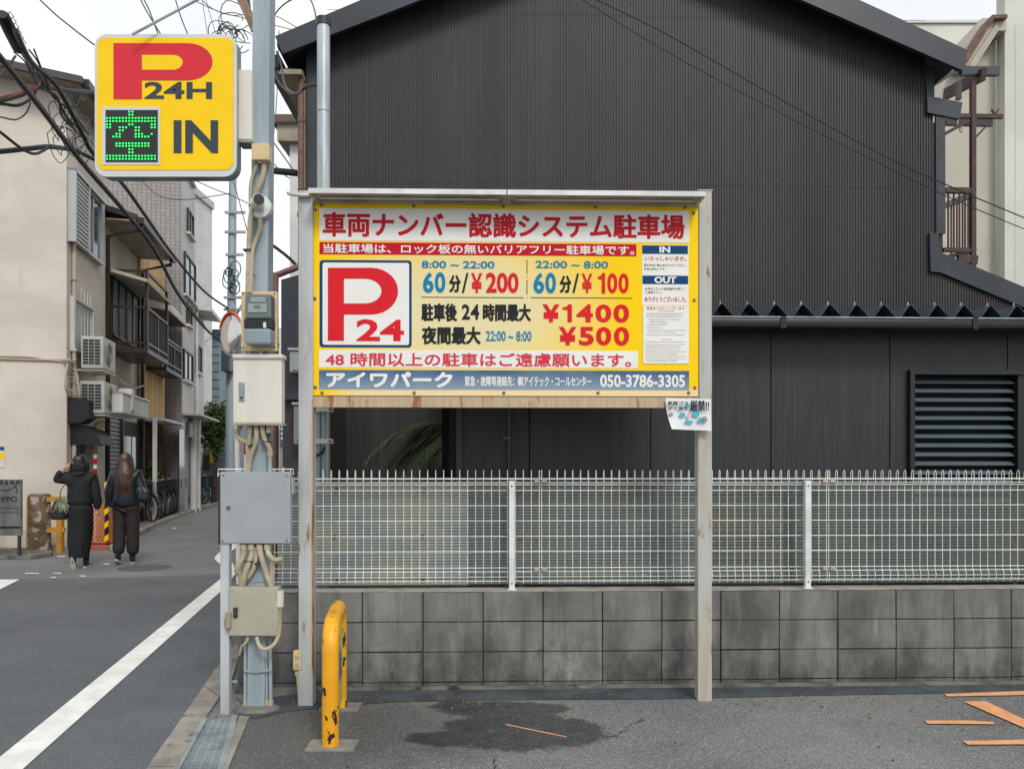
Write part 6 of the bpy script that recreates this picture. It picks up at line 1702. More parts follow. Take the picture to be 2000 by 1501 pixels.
def shoe(par, M, x, y, lift=0.0, tilt=0.0):
    T = M @ Matrix.Translation((x, y, .0)) @ Matrix.Translation((0, .10, .02)) @ Matrix.Rotation(-tilt, 4, 'X') @ Matrix.Translation((0, -.10, -.02)) @ Matrix.Translation((0, 0, 0))
    g = MB(); n = 16; P = []
    out = []
    for k in range(n):
        a = 2 * math.pi * k / n; yy = math.cos(a); xx = math.sin(a)
        out.append((xx * (.040 + .006 * yy), .05 + yy * .125))
    s = MB(); s.prism([(a, b, .0) for a, b in out], (0, 0, .028)); s.v = [T @ v for v in s.v]; s.build('sole', M_sole, par)
    g.loft([(0, .05, .028, .038, .118), (0, .045, .05, .037, .108), (0, .005, .075, .034, .075), (0, -.03, .10, .030, .040), (0, -.035, .12, .030, .036)], 14); g.v = [T @ v for v in g.v]; g.build('shoe', M_shoe, par, smooth=True)
def loftp(par, M, rings, name, m, n=28):
    # resampled rings so that folds and strands show
    rr = []
    for i in range(len(rings) - 1):
        for k in range(5):
            t = k / 5; t = t * t * (3 - 2 * t) * .3 + t * .7
            rr.append(tuple(a + (b - a) * t for a, b in zip(rings[i], rings[i + 1])))
    rr.append(rings[-1])
    g = MB(); g.loft(rr, n)
    fz, am = (3, .010) if name == 'hair' else (2.2, .012)
    for i, v in enumerate(g.v):
        d = V((v.x - rr[i // n][0], v.y - rr[i // n][1], 0))
        if d.length > .02:
            d.normalize(); g.v[i] = v + d * (noise.noise(V((d.x * fz * 1.6, d.y * fz * 1.6, v.z * 2.2))) * am * 1.3 + noise.noise(V((d.x * 9, d.y * 9, v.z * 3))) * am * .7)
    g.v = list(g.v); g.v = [M @ v for v in g.v]; return g.build(name, m, par, smooth=True)

rs1 = random.Random(6)
# woman in black with one hand at her head
q = G(157, 1108); p1 = thing('person', 'woman in black coat and long skirt walking away with one hand raised to her head', 'person', (q.x, q.y, 0), R(13))
I4 = ROOTM[p1.name]
Vv = [V((0, 0, .90)), V((0, 0, 1.05)), V((0, 0, 1.22)), V((0, 0, 1.33)), V((0, .01, 1.40)), V((0, .015, 1.47)), V((0, .02, 1.56)),
      V((-.15, 0, 1.30)), V((-.33, -.02, 1.27)), V((-.20, -.05, 1.445)), V((.16, 0, 1.29)), V((.22, .0, 1.03)), V((.235, .04, .82)),
      V((-.085, 0, .86)), V((-.08, .02, .48)), V((-.075, -.10, .16)), V((-.075, -.08, .10)), V((.085, 0, .86)), V((.085, .02, .47)), V((.085, .0, .10)), V((.085, .05, .05))]
Ee = [(0, 1), (1, 2), (2, 3), (3, 4), (4, 5), (5, 6), (3, 7), (7, 8), (8, 9), (3, 10), (10, 11), (11, 12), (0, 13), (13, 14), (14, 15), (15, 16), (0, 17), (17, 18), (18, 19), (19, 20)]
Rr = [(.13, .10), (.11, .09), (.13, .10), (.08, .06), (.048, .048), (.078, .085), (.075, .082), (.055, .055), (.042, .042), (.026, .026), (.055, .055), (.042, .042), (.026, .026),
      (.085, .085), (.055, .055), (.036, .036), (.03, .03), (.085, .085), (.055, .055), (.036, .036), (.03, .03)]
person_hand(Vv, Ee, Rr, 9, Vv[9], V((.85, -.15, .45)), V((-.3, 0, 1)), 1.0); person_hand(Vv, Ee, Rr, 12, Vv[12], V((.05, .05, -1)), V((0, 1, 0)), .95)
skin_mesh(Vv, Ee, Rr, 'body', M_skin, p1, 2)
head_extras(p1, I4, (0, .045, 1.52))
Cv = [V((0, 0, .84)), V((0, 0, 1.0)), V((0, 0, 1.18)), V((0, 0, 1.32)), V((0, .0, 1.40)), V((-.17, 0, 1.31)), V((-.345, -.02, 1.27)), V((-.245, -.045, 1.395)), V((.18, 0, 1.30)), V((.235, 0, 1.04)), V((.245, .03, .84))]
skin_mesh(Cv, [(0, 1), (1, 2), (2, 3), (3, 4), (3, 5), (5, 6), (6, 7), (3, 8), (8, 9), (9, 10)], [(.225, .17), (.20, .15), (.20, .16), (.17, .13), (.09, .09), (.095, .095), (.085, .085), (.062, .062), (.09, .09), (.08, .08), (.065, .065)], 'coat', M_coat, p1, 2)
loftp(p1, I4, [(0, 0, .93, .15, .12), (0, 0, .85, .185, .155), (0, 0, .6, .175, .155), (-.01, -.01, .38, .17, .16), (-.01, -.02, .20, .150, .15), (-.01, -.02, .155, .145, .145)], 'skirt', M_skirt)
loftp(p1, I4, [(0, 0, 1.33, .085, .075), (0, -.02, 1.36, .115, .09), (0, -.01, 1.42, .125, .115), (0, 0, 1.50, .122, .122), (0, .0, 1.56, .110, .118), (0, 0, 1.61, .08, .09), (0, 0, 1.635, .03, .04)], 'hair', M_hairb)
g = MB(); g.tube([(-.02, -.04, 1.62), (-.03, -.08, 1.66), (-.02, -.1, 1.67)], [.02, .014, .006], 6); g.v = [I4 @ v for v in g.v]; g.build('hair_tie', M_hairb, p1)
shoe(p1, I4, -.08, -.16, tilt=R(62)); shoe(p1, I4, .085, -.03)
for x, y in ((-.077, -.09), (.085, 0)):
    g = MB(); g.tube([(x, y + .02, .30), (x, y, .17), (x, y - .005 + .01, .09)], [.052, .044, .042], 12); g.v = [I4 @ v for v in g.v]; g.build('sock', M_skirt, p1, smooth=True)
for k in range(34):
    u = rs1.uniform(-1, 1); P = [(u * .05, -.05 - .02 * (1 - u * u), 1.61), (u * .112, -.10 + .035 * u * u, 1.53), (u * .128, -.118 + .04 * u * u + rs1.uniform(-.006, .004), 1.44), (u * .12 + rs1.uniform(-.01, .01), -.105 + .03 * u * u, 1.35 + rs1.uniform(-.03, .02))]
    g = MB(); g.tube(smooth_pts(P, 4), [.006] * 12 + [.002], 5); g.v = [I4 @ v for v in g.v]; g.build('hair_strand', M_hairb, p1, smooth=True)
loftp(p1, I4, [(0, 0, 1.30, .14, .11), (0, -.02, 1.34, .15, .125), (0, -.02, 1.385, .125, .115), (0, -.02, 1.39, .10, .10)], 'collar', M_coat)
bg1 = thing('hand_bag', 'small dark bag holding pale green flowers at the hip of the dark haired woman', 'bag', I4 @ V((-.27, -.02, .8)), R(13))
loftp(bg1, I4, [(-.27, -.03, .70, .09, .06), (-.27, -.03, .73, .11, .07), (-.27, -.03, .88, .10, .065), (-.27, -.03, .95, .07, .05), (-.27, -.03, .97, .05, .04)], 'pouch', M_bag)
g = MB(); g.tube(smooth_pts([(-.24, -.05, .95), (-.20, -.17, 1.12), (-.05, -.19, 1.30), (.10, -.12, 1.38)], 4), .006, 5); g.v = [I4 @ v for v in g.v]; g.build('strap', M_bag, bg1)
g = MB(); rr_ = random.Random(8)
for k in range(60):
    a = V((-.23 + rr_.gauss(0, .02), -.07, .94)); b = a + V((rr_.uniform(-.09, .12), rr_.uniform(-.06, .02), rr_.uniform(-.16, .07))); mid = (a + b) / 2 + V((0, 0, .03))
    g.tube([a, mid, b], [.004, .007, .003], 4)
g.v = [I4 @ v for v in g.v]; g.build('flowers', flat('pale_flower_stems', '#8b937a', .7), bg1, kind='stuff')

p1.scale = (.90, .95, 1.0)
# woman with long brown hair
q = G(246, 1100); p2 = thing('person', 'woman with long brown hair, dark leather jacket and brown trousers walking away', 'person', (q.x, q.y, 0), R(11))
I5 = ROOTM[p2.name]
Vv = [V((0, 0, .92)), V((0, 0, 1.07)), V((0, 0, 1.24)), V((0, 0, 1.36)), V((0, .01, 1.43)), V((0, .015, 1.50)), V((0, .02, 1.59)),
      V((-.16, 0, 1.33)), V((-.24, .0, 1.08)), V((-.26, .06, .84)), V((.16, 0, 1.33)), V((.24, -.02, 1.08)), V((.20, .10, .90)),
      V((-.09, 0, .88)), V((-.095, .0, .48)), V((-.09, -.10, .12)), V((-.09, -.07, .08)), V((.09, 0, .88)), V((.095, .02, .48)), V((.09, .03, .10)), V((.09, .07, .05))]
Ee = [(0, 1), (1, 2), (2, 3), (3, 4), (4, 5), (5, 6), (3, 7), (7, 8), (8, 9), (3, 10), (10, 11), (11, 12), (0, 13), (13, 14), (14, 15), (15, 16), (0, 17), (17, 18), (18, 19), (19, 20)]
Rr = [(.13, .10), (.11, .09), (.13, .10), (.08, .06), (.048, .048), (.078, .085), (.075, .082), (.055, .055), (.042, .042), (.026, .026), (.055, .055), (.042, .042), (.026, .026),
      (.085, .085), (.055, .055), (.036, .036), (.03, .03), (.085, .085), (.055, .055), (.036, .036), (.03, .03)]
person_hand(Vv, Ee, Rr, 9, Vv[9], V((-.1, .1, -1)), V((0, 1, 0)), .95); person_hand(Vv, Ee, Rr, 12, Vv[12], V((-.1, .8, -.3)), V((1, 0, 0)), .95)
skin_mesh(Vv, Ee, Rr, 'body', M_skin, p2, 2)
head_extras(p2, I5, (0, .045, 1.55))
skin_mesh([V((0, 0, .80)), V((0, 0, 1.03)), V((0, 0, 1.22)), V((0, 0, 1.36)), V((0, 0, 1.43)), V((-.18, 0, 1.34)), V((-.255, 0, 1.08)), V((-.265, .05, .86)), V((.18, 0, 1.34)), V((.26, -.02, 1.08)), V((.225, .08, .92))],
          [(0, 1), (1, 2), (2, 3), (3, 4), (3, 5), (5, 6), (6, 7), (3, 8), (8, 9), (9, 10)], [(.22, .18), (.20, .16), (.205, .16), (.17, .13), (.09, .09), (.09, .09), (.08, .08), (.06, .06), (.09, .09), (.08, .08), (.06, .06)], 'jacket', M_leather, p2, 2)
skin_mesh([V((0, 0, .98)), V((-.09, 0, .82)), V((-.10, .0, .48)), V((-.095, -.07, .13)), V((.09, 0, .82)), V((.10, .01, .48)), V((.10, .02, .11))], [(0, 1), (1, 2), (2, 3), (0, 4), (4, 5), (5, 6)],
          [(.17, .15), (.125, .13), (.108, .108), (.10, .10), (.125, .13), (.108, .108), (.10, .10)], 'trousers', M_trous, p2, 2)
loftp(p2, I5, [(.0, -.10, 1.02, .03, .02), (0, -.11, 1.07, .08, .04), (0, -.12, 1.2, .12, .055), (0, -.09, 1.35, .145, .08), (0, -.03, 1.44, .125, .11), (0, 0, 1.52, .108, .115), (0, 0, 1.59, .10, .11), (0, 0, 1.64, .075, .085), (0, 0, 1.665, .03, .035)], 'hair', M_hairbr)
shoe(p2, I5, -.10, -.13, tilt=R(22)); shoe(p2, I5, .095, 0.0)
for x, y in ((-.09, -.10), (.09, .03)):
    g = MB(); g.tube([(x, y, .18), (x, y, .08)], [.046, .044], 12); g.v = [I5 @ v for v in g.v]; g.build('sock', M_skirt, p2, smooth=True)
rs_ = random.Random(2)
for k in range(46):
    u = rs_.uniform(-1, 1); x = u * .115; P = [(u * .06, -.06 - .03 * (1 - u * u), 1.62), (u * .10, -.105 + .03 * u * u, 1.52), (x * 1.1 + rs_.uniform(-.01, .01), -.115 + .03 * u * u, 1.38), (x * 1.05 + rs_.uniform(-.02, .02), -.165 + .05 * u * u, 1.2), (x * .8 + rs_.uniform(-.02, .02), -.15 + .03 * u * u, 1.04 + rs_.uniform(-.05, .04))]
    g = MB(); g.tube(smooth_pts(P, 4), [.007] * 16 + [.002], 5); g.v = [I5 @ v for v in g.v]; g.build('hair_strand', M_hairbr, p2, smooth=True)
bg2 = thing('shoulder_bag', 'glossy dark teal shoulder bag under the right arm of the long haired woman', 'bag', I5 @ V((.26, -.06, .95)), R(11))
loftp(bg2, I5, [(.27, -.09, .95, .07, .04), (.27, -.09, .97, .105, .05), (.25, -.09, 1.09, .10, .045), (.22, -.09, 1.15, .05, .03)], 'pouch', M_bagblue)
g = MB(); g.tube(smooth_pts([(.20, -.12, 1.15), (.15, -.16, 1.30), (.15, -.05, 1.42), (.19, .06, 1.30), (.26, .0, 1.15)], 4), .009, 5); g.v = [I5 @ v for v in g.v]; g.build('strap', M_bagblue, bg2)

p2.scale = (.92, .95, 1.0)
# ------------------------------------------------------------------ end of the street
def house_box(name, label, px0, px1, pytop, Y, depth, m, cat='building', roof=None):
    a = Wp(px0, 905, Y); b = Wp(px1, 905, Y); z = Wp(0, pytop, Y).z
    t = thing(name, label, cat, (a.x, Y, 0)); MB().box(a.x, b.x, Y, Y + depth, -.03, z).build('wall', m, t)
    return t, a.x, b.x, z
t, xa, xb, z = house_box('siding_house', 'blue grey clapboard house at the end of the street', 396, 428, 655, 36, 8, M_greyhouse)
for k in range(9):
    zz_ = Wp(0, 790, 36).z + k * .39
    if zz_ < z: MB().box(xa, xb + .02, 35.93, 35.998, zz_, zz_ + .33).build('board', M_greyhouse, t)
MB().box(xa, xb + .02, 35.9, 35.99, -.02, Wp(0, 792, 36).z - .05).build('lower_wall', M_darkhouse, t)
MB().prism([(xa - .3, 35.6, z + .02), (xb + .4, 35.6, z + .02), (xb + .4, 44, z + .7), (xa - .3, 44, z + .7)], (0, 0, .2)).build('roof', M_rooftile, t)
t, xa, xb, z = house_box('pale_house', 'pale narrow house just right of the clapboard house far off', 429, 446, 690, 44, 8, M_offwhite)
for i in range(4):
    p = Wp(433, 730 + 45 * i, 43.95); q_ = Wp(440, 712 + 45 * i, 43.95); f = MB().box(p.x, q_.x, 43.9, 43.99, p.z, q_.z).build('window', M_alu, t); MB().box(p.x + .05, q_.x - .05, 43.87, 43.899, p.z + .08, q_.z - .08).build('pane', M_pane, f)
t, xa, xb, z = house_box('low_shop', 'low grey shop front with campaign posters at the street end', 396, 445, 868, 31, 4, M_greyhouse)
t, xa, xb, z = house_box('far_building', 'pale far building glimpsed between the column and the gable house', 520, 560, 640, 48, 8, M_offwhite)
MB().box(Wp(520, 0, 47.9).x, Wp(560, 0, 47.9).x, 47.9, 47.99, Wp(0, 868, 48).z, Wp(0, 852, 48).z).build('brown_band', M_brownpipe, t)
t, xa, xb, z = house_box('left_house', 'pale gabled wall far behind beside the brown downpipe', 566, 592, 250, 16, 6, M_offwhite)
MB().box(xa - .3, xb + .5, 15.7, 22, z + .002, z + .15).build('eave', M_brownpipe, t)
MB().box(xa - .2, xb + .5, 15.8, 22, z - .35, z - .001).build('soffit', M_soffit, t)
# campaign posters and small signs
FR = Frame((0, 30.8), (1, 0))
po = thing('poster_banner', 'yellow green election poster with a red lettered strip beside a dark suited portrait', 'poster', Wp(415, 922, 30.8))
panel(FR, (397, 862, 409, 880), -.0, flat('poster_blue', '#8fb0ba', .5), po, 'background'); panel(FR, (409, 866, 423, 905), -.01, flat('poster_green', '#5fae3c', .5), po, 'banner'); panel(FR, (410.5, 868, 417, 903), -.02, M_psyel, po, 'strip')
for k in range(5): text(FR, 'さくらいろ'[k], (411.2, 869 + 7 * k, 416.4, 875 + 7 * k), -.03, M_redbright, po)
g = MB(); c_ = Wp(402, 876, 30.7); g.ball((c_.x, c_.y, c_.z), .09, .05, .16, 10, 8); g.build('portrait', flat('portrait_skin', '#a9705c', .6), po); MB().ball((c_.x, c_.y + .01, c_.z + .12), .10, .05, .08, 10, 6).build('portrait_hair', M_hairb, po)
a = Wp(396, 918, 30.75); b = Wp(408, 888, 30.75); MB().box(a.x, b.x, 30.74, 30.79, a.z, b.z).build('portrait_suit', M_dark, po)
rs = thing('red_sign', 'red street sign with a white letter between the conduits', 'sign', Wp(483, 905, 20)); FS = Frame((0, 20), (1, 0))
panel(FS, (476, 863, 491, 886), 0, M_redbright, rs, 'face', t=.05); text(FS, 'P', (480, 868, 487, 882), -.01, M_white_print, rs, off=.02)
panel(FS, (477, 888, 489, 925), 0, M_white_print, rs, 'lower_panel', t=.05); panel(FS, (479, 893, 487, 896), -.01, M_redbright, rs, 'print_shape'); panel(FS, (479, 900, 487, 903), -.01, M_redbright, rs, 'print_shape')
q_ = Wp(483, 925, 20.05); MB().bar(V((q_.x, 20.08, -.02)), Wp(483, 870, 20.08), .06).build('post', M_alu, rs)
ts = thing('teal_sign', 'narrow upright teal sign with white marks beside the porch', 'sign', Wp(551, 905, 14)); FT = Frame((0, 14), (1, 0))
panel(FT, (546, 832, 556, 872), 0, flat('teal_sign_paint', '#2a6c80', .4), ts, 'face', t=.04)
for k, y in enumerate((835, 844, 853, 862)): panel(FT, (548.5, y, 553.5, y + 5), -.01, M_white_print if k != 3 else M_redpale, ts, 'print_shape')
q_ = Wp(551, 905, 14.05); MB().bar(V((q_.x, 14.06, -.02)), Wp(551, 840, 14.06), .08).build('post', M_galv, ts)
van = thing('white_van', 'white van with a brown band parked far off behind the conduits', 'van', Wp(520, 905, 25))
a = Wp(500, 905, 25); b = Wp(546, 905, 25)
MB().rbox(a.x, b.x, 25, 28.5, .25, Wp(0, 832, 25).z, .12).build('body', M_offwhite, van); MB().box(a.x + .05, b.x - .05, 24.97, 24.999, Wp(0, 874, 25).z, Wp(0, 860, 25).z).build('rear_window', M_brownpipe, van)
for x in (a.x + .15, b.x - .35): MB().tube([(x, 25.4, .3), (x + .2, 25.4, .3)], .3, 14).build('wheel', M_tyre, van)
# trees at the street end
def tree(label, c, rx, rz, H, n, size, seed):
    t = thing('leafy_tree', label, 'tree', (c[0], c[1], 0))
    MB().tube([V((c[0], c[1], -.03)), V((c[0] + .1, c[1], H * .4)), V((c[0], c[1], H * .8))], [.14, .10, .04], 8).build('trunk', M_bark, t)
    for k in range(5):
        a = k * 1.3; MB().tube([V((c[0], c[1], H * .45)), V((c[0] + math.cos(a) * rx * .6, c[1] + math.sin(a) * rx * .6, H * .75))], [.05, .015], 6).build('branch', M_bark, t)
    leafmass((c[0], c[1], H * .72), rx, rx, rz, n, size, M_leaf, t, name='crown', seed=seed); leafmass((c[0] + .05, c[1] - rx * .3, H * .80), rx * .8, rx * .6, rz * .7, n // 3, size, M_leafpale, t, name='upper_leaves', seed=seed + 1)
c_ = Wp(418, 905, 29); tree('round leafy tree at the end of the street by the concrete pole', (c_.x, 29), .55, .85, 3.9, 5200, .075, 11)
c_ = Wp(538, 905, 13); sh2 = thing('green_bush', 'small bright green bush just above the wire bracket', 'bush', (c_.x, 13, 0))
leafmass((c_.x, 13, 1.0), .16, .16, .5, 700, .04, M_leafpale, sh2, seed=21)
MB().tube([V((c_.x, 13, -.02)), V((c_.x, 13, 1.2))], .02, 6).build('stem', M_bark, sh2)

# ------------------------------------------------------------------ palm by the shed
pc = HF.M @ V((hp(905, 905, -1.4).x, -1.4, 0)); pm = thing('palm', 'green palm with drooping fronds between the gable house and the black shed', 'palm', pc)
MB().tube([pc + V((0, 0, -.03)), pc + V((.02, 0, .8)), pc + V((0, 0, 1.75))], [.12, .10, .09], 10).build('trunk', M_bark, pm, smooth=True)
def frond(a0, az, L_, drop, m, seed):
    rnd = random.Random(seed); g = MB(); base = pc + V((0, 0, 1.75)); P = []
    h = V((math.cos(az), math.sin(az), 0))
    for k in range(15):
        t = k / 14; P.append(base + h * L_ * .86 * t * math.cos(a0) + V((0, 0, L_ * (t * math.sin(a0)) - drop * t ** 2.2)))
    g.tube(P, [.010 * (1 - .8 * k / 14) for k in range(15)], 5)
    for k in range(2, 56):
        t = k / 56 * 14; i = int(t); f = t - i
        if i >= 14: break
        p = P[i] + (P[i + 1] - P[i]) * f; d = (P[i + 1] - P[i]).normalized(); sd = d.cross(V((0, 0, 1))).normalized(); ll = .30 * math.sin(math.pi * min(1, (t / 14) * .85 + .12)) + .05
        for s in (-1, 1):
            e = p + sd * s * ll * .75 + d * ll * .65 + V((0, 0, -ll * .22 + rnd.uniform(-.05, .03))); w_ = d * .0045
            mid = (p + e) / 2 + V((0, 0, .04)); g.add([p - w_, p + w_, mid + w_ * 1.2, e, mid - w_ * 1.2], [(0, 1, 2, 4), (4, 2, 3)])
    g.build('frond', m, pm)
for i, (a0, az, L_, dr, m) in enumerate([(.45, 3.3, 1.15, .75, M_palm), (.25, 3.15, 1.05, .95, M_palm), (.7, 3.0, .95, .9, M_palm), (.1, 3.5, .95, 1.0, M_palm), (.05, 3.0, .9, 1.15, M_palmdry), (-.1, 3.4, .8, 1.1, M_palmdry), (.6, 1.8, .9, .8, M_palm), (.6, 4.6, .8, .8, M_palm), (.5, 5.8, .9, .8, M_palm), (.8, .5, .9, .8, M_palm), (.35, 2.8, 1.0, .7, M_palm), (.15, 3.75, .85, .75, M_palm)]): frond(a0, az, L_, dr, m, i)

# ------------------------------------------------------------------ far concrete pole, traffic mirror
cp = thing('utility_pole', 'tall concrete utility pole far along the street with brackets and a transformer box', 'pole', Wp(451, 905, 24))
YC = 24; a = Wp(449, 905, YC)
MB().tube([V((a.x, YC, -.03)), V((Wp(455, 0, YC).x, YC, Wp(0, 330, YC).z))], [.17, .11], 14).build('shaft', M_bluesteel, cp, smooth=True)
for (y, l) in ((418, 12), (456, 12), (500, 8), (583, 16), (606, 16)):
    z = Wp(0, y, YC).z; x = Wp(455, y, YC).x; MB().bar(V((x - l / 62.5 / 2 - .1, YC - .15, z)), V((x + l / 62.5 + .25, YC - .15, z)), .07).build('cross_arm', M_galv, cp)
MB().bar(Wp(461, 615, YC - .1), Wp(479, 585, YC - .1), .06).build('brace', M_galv, cp)
q0, q1_ = Wp(437, 727, YC - .3), Wp(454, 686, YC - .3); MB().rbox(q0.x, q1_.x, YC - .55, YC - .15, q0.z, q1_.z, .04).build('transformer', M_shed, cp)
for k in range(10):
    c_ = Wp(452 + random.uniform(-6, 12), 545 + random.uniform(-22, 22), YC - .2); r = random.uniform(.08, .2)
    MB().tube([c_ + V((r * math.cos(t), random.uniform(-.03, .03), r * 1.4 * math.sin(t))) for t in [2 * math.pi * i / 10 for i in range(11)]], .018, 4).build('cable_loop', [M_cablegreen, M_cable, M_bluesteel][k % 3], cp)
mr_ = thing('traffic_mirror', 'round convex traffic mirror with an orange rim left of the meter board', 'mirror', Wp(459, 905, 9.5))
YM = 9.5; c_ = Wp(452, 652, YM); Ax = V((-.66, -.75, 0)).normalized(); Ux = V((-Ax.y, Ax.x, 0)); Uz = V((0.0, 0.0, 1)); Rm = .25
P = []; n_ = 28; g = MB(); rings = []
for j in range(6):
    rr = Rm * math.cos(math.pi / 2 * j / 5.0) if j < 5 else 0.001; dd = .06 * math.sin(math.pi / 2 * j / 5)
    for k in range(n_): t_ = 2 * math.pi * k / n_; P.append(c_ + Ux * rr * math.cos(t_) + Uz * rr * math.sin(t_) + Ax * dd)
g.add(P, [(j * n_ + k, j * n_ + (k + 1) % n_, (j + 1) * n_ + (k + 1) % n_, (j + 1) * n_ + k) for j in range(5) for k in range(n_)])
m_, nn, LL, bb__ = nodemat('mirror_glass'); bb__.inputs['Metallic'].default_value = 1; bb__.inputs['Roughness'].default_value = .12; bb__.inputs['Base Color'].default_value = (.62, .6, .57, 1)
g.build('glass', m_, mr_, smooth=True)
MB().tube([c_ + Ux * (Rm + .008) * math.cos(t_) + Uz * (Rm + .008) * math.sin(t_) for t_ in [2 * math.pi * k / 28 for k in range(29)]], .009, 8).build('rim', M_alu, mr_, smooth=True)
MB().tube([c_ + Ux * (Rm + .012) * math.cos(t_) + Uz * (Rm + .012) * math.sin(t_) + Ax * .02 for t_ in [math.pi * (.15 + .75 * k / 16) for k in range(17)]], [.004] + [.016] * 15 + [.004], 8).build('visor', flat('orange_rim', '#c85a30', .4), mr_, smooth=True)
MB().tube([V((Wp(461, 0, YM).x, YM + .1, -.02)), Wp(461, 640, YM + .1)], .032, 10).build('post', M_offwhite, mr_, smooth=True)
MB().bar(Wp(461, 650, YM + .1), c_ - Ax * .02, .03).build('bracket', M_dark, mr_)

# ------------------------------------------------------------------ beige houses to the right
rb = thing('beige_house', 'tall beige rendered house rising at the right edge behind the rusty balcony', 'house', Wp(1960, 905, 13)); YRb = 13.0
RF = Frame((0, YRb), (1, -.05)); rp_ = lambda px, py, w=0: RF.p(px, py, w)
g = MB(RF); x0 = rp_(1966, 0).x
g.prism([(rp_(1780, 0).x, .3, -.03), (x0, .3, -.03), (x0, .3, rp_(1900, 34, .3).z), (rp_(1965, 35).x, .3, rp_(1965, 35, .3).z), (rp_(1938, 35).x, .3, rp_(1938, 35, .3).z), (rp_(1880, 128).x, .3, rp_(1880, 128, .3).z), (rp_(1780, 300).x, .3, rp_(1780, 300, .3).z)], (0, 6, 0)); g.build('wall', M_beigewall, rb)
MB(RF).box(x0, x0 + 7, .05, .29, -.03, rp_(0, -60).z).build('front_wall', mat('pale_beige_render', '#cfcec6', '#c4c3bb', .8, rough=.85, bump=.3, bsc=20), rb)
def rpoly(pts, w, t, name, m): MB(RF).prism([(rp_(px, py, w).x, w, rp_(px, py, w).z) for px, py in pts], (0, t, 0)).build(name, m, rb)
rpoly([(1884, 128), (1940, 38), (1966, 38), (1966, 60), (1950, 60), (1905, 130)], .0, .3, 'cornice', M_beigewall)
rpoly([(1893, 128), (1946, 46), (1950, 52), (1899, 130)], -.03, .029, 'cornice_step', M_stucco2)
rpoly([(1878, 124), (1938, 29), (1968, 28), (1968, 35), (1942, 36), (1886, 128)], -.1, .35, 'verge_tiles', mat('verge_brown', '#7b5b4e', '#5d4a44', 6, rough=.8))
MB(RF).box(rp_(1986, 0).x, rp_(1986, 0).x + .006, .046, .0499, 0, rp_(0, 100).z).build('joint', M_stucco2, rb)
fb = thing('flat_roof_house', 'pale flat roofed house seen between the gable roof and the beige house', 'house', Wp(1850, 905, 17))
a = Wp(1700, 905, 17); b = Wp(1990, 905, 17); MB().box(a.x, b.x, 17, 23, -.03, Wp(0, 47, 17).z).build('wall', mat('cream_render', '#cfcdc2', '#c4c2b6', .8, rough=.85), fb)
MB().box(a.x, b.x, 16.95, 23, Wp(0, 47, 17).z + .002, Wp(0, 45, 17).z + .04).build('coping', M_alu, fb)
MB().box(Wp(1860, 0, 16.9).x, Wp(1905, 0, 16.9).x, 16.9, 16.99, Wp(0, 104, 16.9).z, Wp(0, 94, 16.9).z).build('band', M_stucco2, fb)
# rusty balcony
Yk = 9.2; bal = thing('rusty_balcony', 'rusty steel balcony frame with a bent clothes pole bracket beside the gable house', 'balcony', Wp(1900, 560, Yk))
KP = lambda px, py, Y=Yk: Wp(px, py, Y)
MB().bar(KP(1900, 560), KP(1900, 160), .055).build('post', M_rust, bal)
MB().bar(KP(1876, 140), KP(1950, 140), .06, .10).build('beam', M_trim, bal); MB().bar(KP(1846, 185, Yk + 1.0), KP(1922, 145, Yk - .1), .05, .14).build('beam', M_rust, bal)
MB().prism([KP(1826, 140), KP(1880, 140), KP(1860, 146), KP(1826, 168)], (0, .05, 0)).build('bracket_plate', M_trim, bal)
MB().bar(KP(1872, 160), KP(1872, 195), .05).build('post', M_brownmetal, bal)
MB().bar(KP(1872, 227), KP(1958, 228), .035, .05).build('rail', M_rust, bal); MB().bar(KP(1846, 239, Yk + .02), KP(1937, 241, Yk + .02), .05, .075).build('beam', M_brownmetal, bal)
MB().bar(KP(1904, 270), KP(1944, 228), .02).build('brace', M_rust, bal); MB().bar(KP(1845, 262), KP(1892, 236), .035).build('brace', M_brownmetal, bal)
for a_, b_ in (((1943, 224), (1937, 214)), ((1943, 224), (1950, 214))): MB().bar(KP(*a_), KP(*b_), .018).build('hook', M_rust, bal)
g = MB(); g.tube(smooth_pts([KP(1872, 232), KP(1870, 243), KP(1878, 250), KP(1880, 258), KP(1875, 256), KP(1873, 246)], 3), .008, 5); g.build('wire_loop', M_alu, bal)
MB().bar(KP(1846, 372), KP(1902, 373), .05, .065).build('top_rail', M_rust, bal); MB().bar(KP(1846, 402, Yk + 1.1), KP(1902, 378), .05, .07).build('top_rail', M_brownmetal, bal)
MB().bar(KP(1842, 488), KP(1904, 489), .04, .05).build('bottom_rail', M_rust, bal); MB().bar(KP(1846, 503, Yk + .9), KP(1904, 489), .04, .05).build('bottom_rail', M_brownmetal, bal)
MB().bar(KP(1870, 505), KP(1908, 508), .05, .1).build('beam', M_rust, bal)
for k in range(5): MB().bar(KP(1852 + k * 11, 372), KP(1852 + k * 11, 489), .016).build('baluster', M_rust, bal)
for k in range(4): MB().bar(KP(1858 + k * 11, 398 - 4 * k, Yk + .9 - .2 * k), KP(1858 + k * 11, 500 - 2 * k, Yk + .9 - .2 * k), .016).build('baluster', M_rust, bal)

